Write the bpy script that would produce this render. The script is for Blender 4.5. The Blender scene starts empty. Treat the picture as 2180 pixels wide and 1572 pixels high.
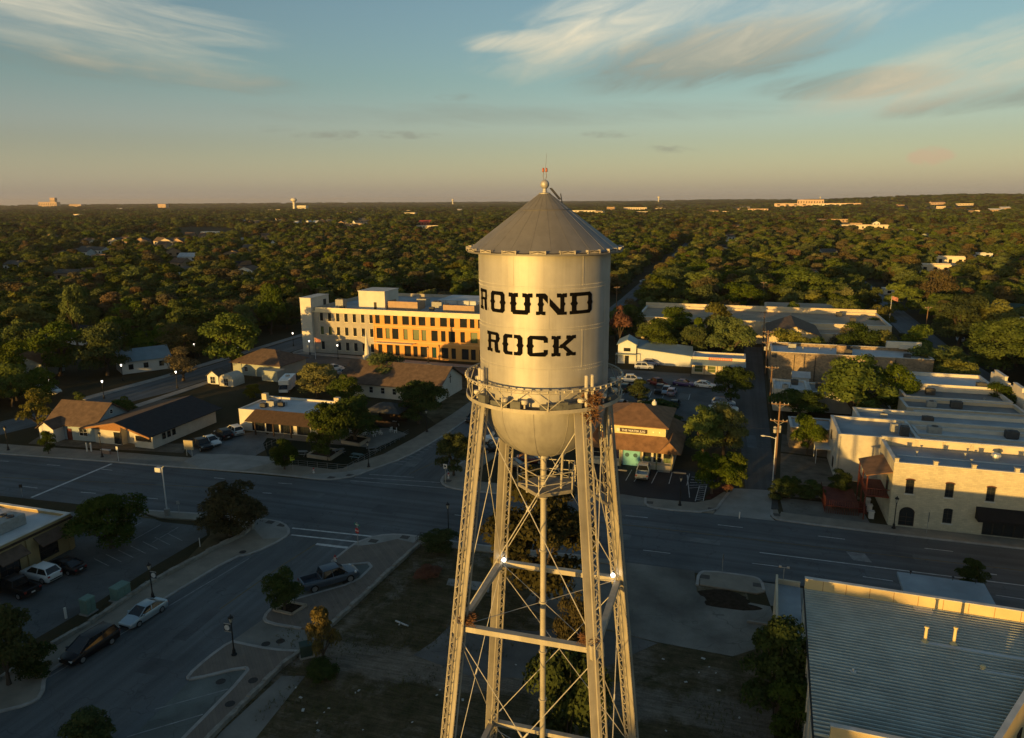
import bpy, bmesh, math, random
import numpy as np
from mathutils import Vector, Matrix
R = math.radians
rng = random.Random(7)
SC = bpy.context.scene
COL = SC.collection
# ---------------------------------------------------------------- camera
CAM_H, FOC, PITCH, YAW, ROLL = 41.0, 1560.0, math.atan(358 / 1560.0), R(17), 0.006
IW, IH = 2180, 1572
_f0 = Vector((-math.sin(YAW), math.cos(YAW), 0)); _r0 = Vector((math.cos(YAW), math.sin(YAW), 0)); _z0 = Vector((0, 0, 1))
_fw = _f0 * math.cos(PITCH) - _z0 * math.sin(PITCH)
_up = _z0 * math.cos(PITCH) + _f0 * math.sin(PITCH)
_rt = _r0 * math.cos(ROLL) - _up * math.sin(ROLL)
_up = _up * math.cos(ROLL) + _r0 * math.sin(ROLL)
cd = bpy.data.cameras.new('Camera'); cam = bpy.data.objects.new('Camera', cd); COL.objects.link(cam)
cd.sensor_fit = 'HORIZONTAL'; cd.sensor_width = 36.0; cd.lens = 36.0 * FOC / IW
cd.clip_start = 0.5; cd.clip_end = 60000
m = Matrix((( _rt.x, _up.x, -_fw.x, 0), (_rt.y, _up.y, -_fw.y, 0), (_rt.z, _up.z, -_fw.z, CAM_H), (0, 0, 0, 1)))
cam.matrix_world = m
SC.camera = cam
def G(px, py, z=0.0):
    """a point of the town at height z, surveyed from the photograph"""
    d = _fw + _rt * ((px - IW / 2) / FOC) - _up * ((py - IH / 2) / FOC)
    t = (z - CAM_H) / d.z
    return Vector((d.x * t, d.y * t, z))
# ---------------------------------------------------------------- light
SUN_AZ, SUN_EL = R(200), R(3.5)
sd = bpy.data.lights.new('sun', 'SUN'); so = bpy.data.objects.new('sun', sd); COL.objects.link(so)
sd.energy = 4.7; sd.angle = R(0.55); sd.color = (1.0, 0.57, 0.135)
so.rotation_euler = Vector((-math.sin(SUN_AZ) * math.cos(SUN_EL), -math.cos(SUN_AZ) * math.cos(SUN_EL), -math.sin(SUN_EL))).to_track_quat('-Z', 'Y').to_euler()
SC.view_settings.view_transform = 'Standard'; SC.view_settings.look = 'None'
SC.view_settings.exposure = 0.55; SC.view_settings.gamma = 1.0
SC.view_settings.use_curve_mapping = False
SC.cycles.use_denoising = True
SC.cycles.max_bounces = 5; SC.cycles.diffuse_bounces = 3; SC.cycles.glossy_bounces = 2
SC.cycles.transparent_max_bounces = 6; SC.cycles.volume_bounces = 0
SC.cycles.volume_step_rate = 4.0
# ---------------------------------------------------------------- node helper
class NT:
    def __init__(s, tree): s.t = tree; s.n = tree.nodes; s.l = tree.links
    def new(s, typ, **kw):
        n = s.n.new(typ)
        for k, v in kw.items(): setattr(n, k, v)
        return n
    def put(s, sock, v):
        if isinstance(v, bpy.types.NodeSocket): s.l.new(v, sock)
        else: sock.default_value = v
    def m(s, op, a, b=0.0, c=0.0, clamp=False):
        n = s.new('ShaderNodeMath', operation=op, use_clamp=clamp)
        s.put(n.inputs[0], a); s.put(n.inputs[1], b); s.put(n.inputs[2], c)
        return n.outputs[0]
    def mix(s, f, a, b, mode='MIX'):
        n = s.new('ShaderNodeMixRGB', blend_type=mode)
        s.put(n.inputs[0], f)
        for i, v in ((1, a), (2, b)):
            if isinstance(v, (tuple, list)): v = tuple(v) + (1.0,) * (4 - len(v))
            s.put(n.inputs[i], v)
        return n.outputs[0]
    def ramp(s, f, stops, interp='LINEAR'):
        n = s.new('ShaderNodeValToRGB'); cr = n.color_ramp; cr.interpolation = interp
        while len(cr.elements) < len(stops): cr.elements.new(0.5)
        for e, (p, c) in zip(cr.elements, stops):
            e.position = p; e.color = tuple(c) + (1.0,) * (4 - len(c)) if isinstance(c, (tuple, list)) else (c, c, c, 1)
        s.put(n.inputs[0], f)
        return n.outputs[0]
    def noise(s, vec, scale, detail=4, rough=0.55, dist=0.0):
        n = s.new('ShaderNodeTexNoise')
        if vec is not None: s.l.new(vec, n.inputs['Vector'])
        n.inputs['Scale'].default_value = scale; n.inputs['Detail'].default_value = detail
        n.inputs['Roughness'].default_value = rough; n.inputs['Distortion'].default_value = dist
        return n.outputs['Fac']
    def comb(s, x, y, z=0.0):
        n = s.new('ShaderNodeCombineXYZ'); s.put(n.inputs[0], x); s.put(n.inputs[1], y); s.put(n.inputs[2], z)
        return n.outputs[0]
# ---------------------------------------------------------------- sky
world = bpy.data.worlds.new('World'); SC.world = world; world.use_nodes = True
W = NT(world.node_tree); W.n.clear()
SKY_STRENGTH = 0.125
sky = W.new('ShaderNodeTexSky', sky_type='NISHITA', sun_disc=False)
sky.sun_elevation = SUN_EL; sky.sun_rotation = SUN_AZ; sky.altitude = 200; sky.air_density = 1.0; sky.dust_density = 1.5; sky.ozone_density = 1.5
tc = W.new('ShaderNodeTexCoord'); sp = W.new('ShaderNodeSeparateXYZ'); W.l.new(tc.outputs['Generated'], sp.inputs[0])
X, Y, Zs = sp.outputs
el = W.m('ARCSINE', Zs)                                    # elevation, radians
# azimuth measured clockwise from the view heading
hx = W.m('ADD', W.m('MULTIPLY', X, math.cos(YAW)), W.m('MULTIPLY', Y, math.sin(YAW)))
hy = W.m('ADD', W.m('MULTIPLY', X, -math.sin(YAW)), W.m('MULTIPLY', Y, math.cos(YAW)))
az = W.m('ARCTAN2', hx, hy)
elf = W.m('DIVIDE', el, R(40), clamp=True)
glow = W.ramp(elf, [(0.0, (.172, .152, .146)), (1 / 40, (.140, .126, .130)), (4.7 / 40, (.058, .036, .066)), (9 / 40, (.014, .012, .022)), (1.0, (0, 0, 0))], 'EASE')
base = W.mix(1.0, W.mix(1.0, sky.outputs[0], (SKY_STRENGTH * .92, SKY_STRENGTH * 1.0, SKY_STRENGTH * 1.0), 'MULTIPLY'), glow, 'ADD')
base = W.mix(1.0, base, W.ramp(elf, [(0, (.94, .98, 1.0)), (4 / 40, (.96, 1.02, 1.04)), (9 / 40, (1.0, 1.06, 1.06)), (15 / 40, (1.0, 1.06, 1.06)), (1.0, (1.08, 1.10, 1.08))]), 'MULTIPLY')
def fibre(rot, s_al, s_ac, seed, dist, det=6):
    c, s = math.cos(R(rot)), math.sin(R(rot))
    u = W.m('ADD', W.m('MULTIPLY', az, c * s_al), W.m('MULTIPLY', el, s * s_al)); v = W.m('SUBTRACT', W.m('MULTIPLY', el, c * s_ac), W.m('MULTIPLY', az, s * s_ac))
    return W.noise(W.comb(u, v, seed), 1.0, det, 0.6, dist)
F_UP, F_DN, F_FINE = fibre(16, 10, 40, 1.4, .7, 8), fibre(-7, 8, 60, 4.2, .6), fibre(1, 42, 120, 3.1, .4, 3)
def cloud(azd, eld, la, lb, rot, fib, lo, hi, amp, k_edge=.42):
    """cirrus patch: centre azimuth/elevation, half axes, tilt (degrees), fibre texture, threshold"""
    c, s = math.cos(R(rot)), math.sin(R(rot))
    da = W.m('SUBTRACT', az, R(azd)); de = W.m('SUBTRACT', el, R(eld))
    u = W.m('ADD', W.m('MULTIPLY', da, c / R(la)), W.m('MULTIPLY', de, s / R(la)))
    v = W.m('SUBTRACT', W.m('MULTIPLY', de, c / R(lb)), W.m('MULTIPLY', da, s / R(lb)))
    edge = W.m('SUBTRACT', 1.0, W.m('ADD', W.m('MULTIPLY', u, u), W.m('MULTIPLY', v, v)), clamp=True)
    k = W.m('SUBTRACT', W.m('ADD', fib, W.m('MULTIPLY', edge, k_edge)), lo)
    k = W.m('DIVIDE', k, hi - lo, clamp=True)
    k = W.m('MULTIPLY', W.m('POWER', k, 1.3), W.m('MULTIPLY', edge, 2.2, clamp=True))
    return W.m('MULTIPLY', k, amp)
bright = None
for a in [(8.6, 12.6, 13.0, 3.4, 17, F_UP, .50, 1.25, .85), (6.0, 11.6, 7.5, 2.2, 12, F_UP, .46, 1.10, .95), (1.2, 11.2, 5.6, 1.0, 3, F_UP, .48, 1.02, .85), (18, 11.6, 13, 3.0, 10, F_UP, .52, 1.3, .7), (24, 13.5, 10, 3.2, 22, F_UP, .58, 1.3, .5),
          (-30.5, 12.0, 16.0, 2.3, -4, F_DN, .50, 1.2, .75), (-29, 10.4, 14.0, 2.2, -9, F_DN, .54, 1.25, .55), (-22, 15.3, 12, 1.8, 12, F_UP, .60, 1.15, .5),
          (31, 7.9, 12.5, 2.3, 9, F_UP, .46, 1.15, .75), (34, 9.4, 11.0, 2.0, 10, F_UP, .5, 1.2, .65), (28.9, 2.7, 1.6, .75, 4, F_FINE, .42, .72, .6, .3)]:
    k = cloud(*a); bright = k if bright is None else W.m('MAXIMUM', bright, k)
dark = None
for a in [(-13.2, 4.75, 3.0, .42, 2, F_FINE, .50, .80, .5, .18), (-8.2, 4.8, 3.4, .34, -1, F_FINE, .50, .82, .45, .18), (7.2, 4.75, 2.4, .36, 0, F_FINE, .50, .82, .4, .18), (11.8, 3.6, 2.6, .34, -2, F_FINE, .50, .82, .4, .18), (-17, 5.1, 1.8, .3, 2, F_FINE, .5, .82, .35, .18), (-4, 7.4, 2.2, .36, 2, F_FINE, .5, .85, .3, .18),
          (24, 7.5, 8.0, 1.2, 1, F_UP, .48, .95, .5), (14, 9.8, 12.0, 2.4, 6, F_UP, .40, .9, .65), (33, 6.2, 10.0, 1.0, 5, F_UP, .5, .95, .5), (-26, 8.6, 14, 1.2, -4, F_DN, .5, 1.05, .4), (0, 6.2, 26, 1.0, 0, F_DN, .5, 1.1, .3)]:
    k = cloud(*a); dark = k if dark is None else W.m('MAXIMUM', dark, k)
col = W.mix(dark, base, (.165, .165, .135))
ctint = W.ramp(elf, [(0, (.40, .25, .155)), (4 / 40, (.42, .30, .20)), (9 / 40, (.56, .47, .31)), (14 / 40, (.60, .56, .43)), (1, (.6, .6, .5))])
col = W.mix(bright, col, ctint)
bgn = W.new('ShaderNodeBackground'); W.l.new(col, bgn.inputs[0]); bgn.inputs[1].default_value = 1.0
wo = W.new('ShaderNodeOutputWorld'); W.l.new(bgn.outputs[0], wo.inputs[0])
world.cycles.sampling_method = 'MANUAL'; world.cycles.sample_map_resolution = 512
# ---------------------------------------------------------------- materials
MATS = {}
def mat(name, col, rough=.85, var=.12, scale=1.5, col2=None, metal=0.0, spec=.3, bump=0.0, detail=4, obj_rand=0.0, coord='Object', stretch=None, emit=None):
    if name in MATS: return MATS[name]
    M = bpy.data.materials.new(name); M.use_nodes = True; MATS[name] = M
    T = NT(M.node_tree); bs = T.n['Principled BSDF']
    bs.inputs['Roughness'].default_value = rough; bs.inputs['Metallic'].default_value = metal
    bs.inputs['Specular IOR Level'].default_value = spec
    tcn = T.new('ShaderNodeTexCoord'); vec = tcn.outputs[coord]
    if stretch:
        mp = T.new('ShaderNodeMapping'); mp.inputs['Scale'].default_value = stretch; T.l.new(vec, mp.inputs[0]); vec = mp.outputs[0]
    f = T.noise(vec, scale, detail, .6)
    a = tuple(min(1, c * (1 - var)) for c in col); b = tuple(min(1, c * (1 + var)) for c in (col2 or col))
    c = T.ramp(f, [(.3, a), (.7, b)])
    if obj_rand:
        oi = T.new('ShaderNodeObjectInfo'); hs = T.new('ShaderNodeHueSaturation')
        T.put(hs.inputs['Hue'], T.m('ADD', .5, T.m('MULTIPLY', T.m('SUBTRACT', oi.outputs['Random'], .5), obj_rand * .16)))
        T.put(hs.inputs['Value'], T.m('ADD', 1.0, T.m('MULTIPLY', T.m('SUBTRACT', T.m('FRACT', T.m('MULTIPLY', oi.outputs['Random'], 7.31)), .5), obj_rand)))
        T.l.new(c, hs.inputs['Color']); c = hs.outputs[0]
    T.l.new(c, bs.inputs['Base Color'])
    if bump:
        bn = T.new('ShaderNodeBump'); bn.inputs['Strength'].default_value = bump; bn.inputs['Distance'].default_value = .05
        T.l.new(T.noise(vec, scale * 6, 3, .6), bn.inputs['Height']); T.l.new(bn.outputs[0], bs.inputs['Normal'])
    if emit:
        bs.inputs['Emission Color'].default_value = tuple(emit[:3]) + (1,); bs.inputs['Emission Strength'].default_value = emit[3]
    M['T'] = 1
    return M
def stone_mat(name, c1, c2, mortar, bw, bh, rough=.9, bump=.5, var=1.0):
    if name in MATS: return MATS[name]
    M = bpy.data.materials.new(name); M.use_nodes = True; MATS[name] = M
    T = NT(M.node_tree); bs = T.n['Principled BSDF']; bs.inputs['Roughness'].default_value = rough; bs.inputs['Specular IOR Level'].default_value = .2
    tcn = T.new('ShaderNodeTexCoord'); s = T.new('ShaderNodeSeparateXYZ'); T.l.new(tcn.outputs['Object'], s.inputs[0])
    v = T.comb(T.m('ADD', s.outputs[0], s.outputs[1]), s.outputs[2])
    b = T.new('ShaderNodeTexBrick'); T.l.new(v, b.inputs['Vector']); b.inputs['Scale'].default_value = 1.0
    b.inputs['Brick Width'].default_value = bw; b.inputs['Row Height'].default_value = bh; b.inputs['Mortar Size'].default_value = bh * .07
    for i, c in enumerate((c1, c2, mortar)): b.inputs[i + 1].default_value = tuple(c) + (1,)
    n = T.noise(tcn.outputs['Object'], .7, 5, .65)
    c = T.mix(1.0, b.outputs['Color'], T.ramp(n, [(.3, (1 - .22 * var,) * 3), (.7, (1 + .0,) * 3)]), 'MULTIPLY')
    T.l.new(c, bs.inputs['Base Color'])
    bn = T.new('ShaderNodeBump'); bn.inputs['Strength'].default_value = bump; bn.inputs['Distance'].default_value = .04
    T.l.new(T.m('ADD', T.m('MULTIPLY', b.outputs['Fac'], -1.0), T.noise(tcn.outputs['Object'], 6, 3)), bn.inputs['Height']); T.l.new(bn.outputs[0], bs.inputs['Normal'])
    return M
def leaf_mat(name, a, b, warm, rand=.55):
    M = bpy.data.materials.new(name); M.use_nodes = True; MATS[name] = M
    T = NT(M.node_tree); T.n.remove(T.n['Principled BSDF']); out = T.n['Material Output']
    tcn = T.new('ShaderNodeTexCoord'); oi = T.new('ShaderNodeObjectInfo')
    f = T.noise(tcn.outputs['Object'], 5.0, 3, .6)
    c = T.ramp(f, [(.32, a), (.68, b)])
    r1 = oi.outputs['Random']; r2 = T.m('FRACT', T.m('MULTIPLY', r1, 13.7)); r3 = T.m('FRACT', T.m('MULTIPLY', r1, 41.3))
    c = T.mix(T.m('MULTIPLY', T.m('POWER', r2, 4.5), .8), c, warm)
    hs = T.new('ShaderNodeHueSaturation'); T.put(hs.inputs['Value'], T.m('ADD', 1 - rand / 2, T.m('MULTIPLY', r3, rand))); T.put(hs.inputs['Saturation'], T.m('ADD', .8, T.m('MULTIPLY', r1, .35))); T.l.new(c, hs.inputs['Color'])
    d = T.new('ShaderNodeBsdfDiffuse'); tr = T.new('ShaderNodeBsdfTranslucent'); T.l.new(hs.outputs[0], d.inputs[0]); T.l.new(hs.outputs[0], tr.inputs[0])
    mx = T.new('ShaderNodeMixShader'); mx.inputs[0].default_value = .25; T.l.new(d.outputs[0], mx.inputs[1]); T.l.new(tr.outputs[0], mx.inputs[2])
    T.l.new(mx.outputs[0], out.inputs[0])
    return M
# ---------------------------------------------------------------- mesh builder
class MB:
    def __init__(s): s.v = []; s.f = []; s.k = []; s.i = 0; s.M = None
    def add(s, vs, fs):
        o = len(s.v)
        s.v += [tuple(s.M @ Vector(v)) if s.M else tuple(v) for v in vs]
        s.f += [tuple(o + j for j in f) for f in fs]; s.k += [s.i] * len(fs)
    def box(s, x0, x1, y0, y1, z0, z1):
        s.add([(x0, y0, z0), (x1, y0, z0), (x1, y1, z0), (x0, y1, z0), (x0, y0, z1), (x1, y0, z1), (x1, y1, z1), (x0, y1, z1)],
              [(3, 2, 1, 0), (4, 5, 6, 7), (0, 1, 5, 4), (1, 2, 6, 5), (2, 3, 7, 6), (3, 0, 4, 7)])
    def bar(s, p, q, w, h=None, up=(0, 0, 1)):
        p, q = Vector(p), Vector(q); d = (q - p).normalized(); u = Vector(up)
        if abs(d.dot(u)) > .99: u = Vector((1, 0, 0))
        a = d.cross(u).normalized() * w / 2; b = d.cross(a).normalized() * (h or w) / 2
        vs = [p - a - b, p + a - b, p + a + b, p - a + b, q - a - b, q + a - b, q + a + b, q - a + b]
        s.add(vs, [(3, 2, 1, 0), (4, 5, 6, 7), (0, 1, 5, 4), (1, 2, 6, 5), (2, 3, 7, 6), (3, 0, 4, 7)])
    def tube(s, pts, r, n=8):
        pts = [Vector(p) for p in pts]; rr = r if isinstance(r, (list, tuple)) else [r] * len(pts); vs = []; fs = []
        for i, p in enumerate(pts):
            d = (pts[min(i + 1, len(pts) - 1)] - pts[max(i - 1, 0)]).normalized()
            u = Vector((0, 0, 1)) if abs(d.z) < .9 else Vector((1, 0, 0))
            a = d.cross(u).normalized(); b = d.cross(a)
            vs += [p + (a * math.cos(2 * math.pi * j / n) + b * math.sin(2 * math.pi * j / n)) * rr[i] for j in range(n)]
        for i in range(len(pts) - 1):
            fs += [(i * n + j, i * n + (j + 1) % n, (i + 1) * n + (j + 1) % n, (i + 1) * n + j) for j in range(n)]
        fs += [tuple(range(n))[::-1], tuple(range((len(pts) - 1) * n, len(pts) * n))]
        s.add(vs, fs)
    def lathe(s, prof, n=32, c=(0, 0), caps=True, a0=0.0):
        vs = []; fs = []
        for r, z in prof: vs += [(c[0] + r * math.cos(a0 + 2 * math.pi * j / n), c[1] + r * math.sin(a0 + 2 * math.pi * j / n), z) for j in range(n)]
        for i in range(len(prof) - 1):
            fs += [(i * n + j, i * n + (j + 1) % n, (i + 1) * n + (j + 1) % n, (i + 1) * n + j) for j in range(n)]
        if caps:
            if prof[0][0] > 1e-4: fs.append(tuple(range(n))[::-1])
            if prof[-1][0] > 1e-4: fs.append(tuple(range((len(prof) - 1) * n, len(prof) * n)))
        s.add(vs, fs)
    def sphere(s, c, r, n=12, sc=(1, 1, 1)):
        k = n // 2; prof = [(max(1e-4, math.sin(math.pi * i / k)) * r, -math.cos(math.pi * i / k) * r) for i in range(k + 1)]
        M0 = s.M; T = Matrix.Translation(c) @ Matrix.Diagonal((*sc, 1)); s.M = (M0 @ T) if M0 else T
        s.lathe(prof, n, caps=False); s.M = M0
    def prism(s, poly, z0, z1):
        n = len(poly); s.add([(p[0], p[1], z0) for p in poly] + [(p[0], p[1], z1) for p in poly],
              [tuple(range(n))[::-1], tuple(range(n, 2 * n))] + [(i, (i + 1) % n, n + (i + 1) % n, n + i) for i in range(n)])
    def poly(s, pts): s.add(pts, [tuple(range(len(pts)))])
    def mesh(s, name, mats, smooth=False, fix=True):
        me = bpy.data.meshes.new(name); me.from_pydata(s.v, [], s.f)
        for M in (mats if isinstance(mats, (list, tuple)) else [mats]): me.materials.append(M)
        if len(me.materials) > 1: me.polygons.foreach_set('material_index', s.k)
        if fix:
            b = bmesh.new(); b.from_mesh(me); bmesh.ops.recalc_face_normals(b, faces=b.faces); b.to_mesh(me); b.free()
        if smooth:
            me.polygons.foreach_set('use_smooth', [True] * len(me.polygons))
            if hasattr(me, 'set_sharp_from_angle'): me.set_sharp_from_angle(angle=R(40))
        me.update(); return me
    def build(s, name, mats, parent=None, smooth=False, loc=None, rotz=0.0, fix=True):
        return ob(name, s.mesh(name, mats, smooth, fix), parent, loc, rotz)
def ob(name, me, parent=None, loc=None, rotz=0.0):
    o = bpy.data.objects.new(name, me); COL.objects.link(o)
    if parent is not None: o.parent = parent
    if loc is not None: o.location = loc
    if rotz: o.rotation_euler = (0, 0, rotz)
    return o
def thing(name, label, cat, loc=(0, 0, 0), rotz=0.0, group=None, scale=None):
    o = bpy.data.objects.new(name, None); COL.objects.link(o); o.location = loc; o.rotation_euler = (0, 0, rotz); o.empty_display_size = .5
    if scale: o.scale = scale
    return tag(o, label, cat, group)
def tag(o, label, cat, group=None):
    o['label'] = label; o['category'] = cat
    if group: o['group'] = group
    return o
def setting(o, kind='structure'): o['kind'] = kind; return o
CLEAR = []            # (x, y, radius) discs and (x0, x1, y0, y1) boxes kept free of woodland trees
def is_clear(x, y, pad=2.5):
    for c in CLEAR:
        if len(c) == 3:
            if (x - c[0]) ** 2 + (y - c[1]) ** 2 < (c[2] + pad) ** 2: return False
        elif c[0] - pad < x < c[1] + pad and c[2] - pad < y < c[3] + pad: return False
    return True
# ---------------------------------------------------------------- terrain
def hill_h(x, y):
    """height of the land: flat town, wooded rise far right, faint rolls far left"""
    d = math.hypot(x, y)
    if d < 900: return 0.0
    a = math.degrees(math.atan2(x, y)) + 17
    def bump(a0, aw, d0, dw, h): return h * math.exp(-((a - a0) / aw) ** 2 - ((d - d0) / dw) ** 2)
    return (bump(33, 9, 4200, 1500, 46) + bump(24, 9, 5200, 1500, 22) + bump(-30, 14, 9500, 2600, 22) + bump(-14, 9, 10500, 2500, 18)
            + bump(4, 14, 12500, 3000, 22) + bump(17, 8, 9000, 2500, 34))
def make_ground():
    rr = [0, 40, 80, 130, 200, 300, 450, 650, 900, 1300, 1800, 2400, 3000, 3600, 4200, 4800, 5400, 6200, 7200, 8200, 9200, 10200, 11200, 12400, 14000, 17000, 24000, 40000]
    n = 120; vs = [(0, 0, 0)]; fs = []
    for r in rr[1:]:
        for j in range(n):
            a = 2 * math.pi * j / n; x, y = r * math.sin(a), r * math.cos(a); vs.append((x, y, hill_h(x, y) - (0 if r < 20000 else 60)))
    for j in range(n): fs.append((0, 1 + (j + 1) % n, 1 + j))
    for i in range(len(rr) - 2):
        o = 1 + i * n
        for j in range(n): fs.append((o + j, o + (j + 1) % n, o + n + (j + 1) % n, o + n + j))
    mb = MB(); mb.v = vs; mb.f = fs; mb.k = [0] * len(fs)
    M = bpy.data.materials.new('dry_ground'); M.use_nodes = True; T = NT(M.node_tree); bs = T.n['Principled BSDF']; bs.inputs['Roughness'].default_value = 1; bs.inputs['Specular IOR Level'].default_value = .05
    t = T.new('ShaderNodeTexCoord').outputs['Object']
    c = T.ramp(T.noise(t, .06, 6, .65), [(.3, (.030, .032, .014)), (.5, (.052, .045, .026)), (.72, (.085, .068, .042))])
    c = T.mix(T.ramp(T.noise(t, .9, 5, .7), [(.35, .15), (.7, .9)]), c, T.mix(.5, c, (.045, .040, .022)))
    T.l.new(c, bs.inputs['Base Color'])
    bn = T.new('ShaderNodeBump'); bn.inputs['Strength'].default_value = .6; bn.inputs['Distance'].default_value = .15; T.l.new(T.noise(t, 2.2, 5, .7), bn.inputs['Height']); T.l.new(bn.outputs[0], bs.inputs['Normal'])
    setting(mb.build('ground', M, smooth=True))
make_ground()
def asphalt(name, col, patch=.25, streak=None):
    M = bpy.data.materials.new(name); M.use_nodes = True; T = NT(M.node_tree); bs = T.n['Principled BSDF']; bs.inputs['Roughness'].default_value = .8; bs.inputs['Specular IOR Level'].default_value = .25
    t = T.new('ShaderNodeTexCoord').outputs['Object']
    c = T.ramp(T.noise(t, .11, 5, .6, .5), [(.3, tuple(v * (1 - patch) for v in col)), (.7, tuple(v * (1 + patch) for v in col))])
    f = T.noise(t, 8, 4, .7); c = T.mix(.5, c, T.ramp(f, [(.3, (.55,) * 3), (.7, (1.0,) * 3)]), 'MULTIPLY')
    mp = T.new('ShaderNodeMapping'); T.l.new(t, mp.inputs[0]); mp.inputs['Scale'].default_value = (.015, .8, 1) if streak == 'x' else (.8, .015, 1) if streak == 'y' else (.25, .25, 1)
    c = T.mix(.8, c, T.ramp(T.noise(mp.outputs[0], 1.0, 4, .55), [(.33, (.62,) * 3), (.66, (1.2,) * 3)]), 'MULTIPLY')
    # tar-sealed cracks
    vo = T.new('ShaderNodeTexVoronoi', feature='DISTANCE_TO_EDGE'); wv = T.new('ShaderNodeVectorMath', operation='ADD'); T.l.new(t, wv.inputs[0])
    nn = T.new('ShaderNodeTexNoise'); nn.inputs['Scale'].default_value = .35; T.l.new(t, nn.inputs['Vector']); sc = T.new('ShaderNodeVectorMath', operation='SCALE'); sc.inputs['Scale'].default_value = 5; T.l.new(nn.outputs['Color'], sc.inputs[0]); T.l.new(sc.outputs[0], wv.inputs[1])
    T.l.new(wv.outputs[0], vo.inputs['Vector']); vo.inputs['Scale'].default_value = .13
    c = T.mix(T.ramp(vo.outputs['Distance'], [(0, .75), (.008, .0)]), c, tuple(v * .45 for v in col))
    T.l.new(c, bs.inputs['Base Color']); return M
A_MAIN = asphalt('asphalt_main', (.112, .122, .128), .22, 'x'); A_SIDE = asphalt('asphalt_side', (.118, .130, .136), .22, 'y')
A_LOT = asphalt('asphalt_lot', (.100, .109, .110), .28); A_NEW = asphalt('asphalt_new', (.027, .029, .032), .2)
LOTC = asphalt('lot_concrete', (.185, .178, .155), .38); CONC = mat('concrete', (.25, .245, .225), .9, .2, .35, bump=.2, detail=7); CONC2 = mat('concrete_old', (.175, .17, .15), .9, .34, .25, bump=.3, detail=8)
PAVER = stone_mat('brick_paver', (.205, .170, .138), (.175, .148, .124), (.13, .115, .10), .4, .2, bump=.2)
WALKM = mat('tan_pavement', (.225, .20, .16), .9, .2, .5, detail=7); KERB = mat('kerb_stone', (.31, .30, .28), .9, .2, .8)
LINE_W = mat('road_paint_white', (.48, .49, .48), .8, .35, 1.2, detail=8); LINE_F = mat('road_paint_faded', (.23, .24, .24), .8, .4, 1.2, detail=8); LINE_Y = mat('road_paint_yellow', (.135, .098, .04), .8, .4, .9, detail=8)
DIRT = mat('pale_dirt', (.105, .088, .066), 1, .4, .22, spec=.05, bump=.5, detail=8)
SOIL = mat('mulch', (.035, .026, .018), 1, .4, 2, spec=.05, bump=.5); DARKG = mat('dark_turf', (.066, .063, .032), 1, .5, .35, col2=(.105, .084, .048), spec=.05, bump=.8, detail=8)
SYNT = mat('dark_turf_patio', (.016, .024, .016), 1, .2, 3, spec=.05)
def sheet(name, pts, z, M, px=True):
    mb = MB(); mb.poly([((G(*p) if px else Vector((p[0], p[1], 0))) + Vector((0, 0, z))) for p in pts])
    o = mb.build(name, M)
    if o.data.polygons[0].normal.z < 0: o.data.flip_normals()
    return setting(o)
def pave(name, pts, M, z=.14, px=True):
    mb = MB(); mb.prism([tuple((G(*p) if px else p))[:2] for p in pts], -.1, z); return setting(mb.build(name, M))
kerb_mb = MB(); line_mb = {'w': MB(), 'f': MB(), 'y': MB()}
def kerb(pts, px=True, w=.32, z=.15):
    P = [(G(*p) if px else Vector((p[0], p[1], 0))) for p in pts]
    # rounded by one corner-cutting pass
    Q = [P[0]]
    for a, b in zip(P[:-1], P[1:]): Q += [a.lerp(b, .25), a.lerp(b, .75)]
    Q.append(P[-1])
    for a, b in zip(Q[:-1], Q[1:]):
        if (b - a).length < .05: continue
        e = (b - a).normalized() * .02
        kerb_mb.bar(a - e + Vector((0, 0, z / 2 - .03)), b + e + Vector((0, 0, z / 2 - .03)), w, z + .066)
def off(P, d):
    out = []
    for i, p in enumerate(P):
        t = (P[min(i + 1, len(P) - 1)] - P[max(i - 1, 0)]).normalized(); out.append(p + Vector((-t.y, t.x, 0)) * d)
    return out
def walk(name, pts, w, M, z=.14, px=True):
    P = [(G(*p) if px else Vector((p[0], p[1], 0))) for p in pts]; Q = off(P, w)
    pave(name, [tuple(p)[:2] for p in P] + [tuple(p)[:2] for p in Q[::-1]], M, z, px=False); kerb(pts, px)
def line(k, a, b, w=.12, px=True, z=.036):
    a = (G(*a) if px else Vector((a[0], a[1], 0))); b = (G(*b) if px else Vector((b[0], b[1], 0)))
    t = (b - a).normalized(); n = Vector((-t.y, t.x, 0)) * w / 2; up = Vector((0, 0, z))
    line_mb[k].poly([a - n + up, b - n + up, b + n + up, a + n + up])
# roads (world metres, aligned with the town grid)
sheet('main_road', [(-420, 58), (-100, 73.0), (-54, 75.6), (-41, 76.2), (-10, 78.2), (5, 78.0), (60, 76.5), (300, 70), (300, 88), (60, 94.4), (36, 94.9), (8, 95.2), (-20, 96.5), (-38, 97.5), (-56, 97), (-58, 91.2), (-88, 89.2), (-117, 86.6), (-420, 71)], .020, A_MAIN, False)
sheet('side_street', [(-55.5, 10), (-43.2, 10), (-42.6, 40), (-42.5, 56), (-41.8, 68), (-40.5, 76.9), (-54, 76.4), (-56.2, 60), (-57.5, 40)], .024, A_SIDE, False)
sheet('side_street', [(-53, 96), (-39.5, 96.2), (-39.8, 110), (-39.5, 180), (-39.5, 308), (-41.4, 520), (-45, 760), (-50, 760), (-47, 520), (-46.4, 308), (-47.8, 180), (-47.6, 129), (-48.7, 113), (-50.2, 103)], .028, A_SIDE, False)
sheet('west_street', [(-136, 92), (-127, 92), (-118.6, 130), (-118, 200), (-117, 300), (-127, 300), (-128.4, 200), (-128.6, 155), (-130, 133), (-132, 112)], .028, A_SIDE, False)
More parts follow.
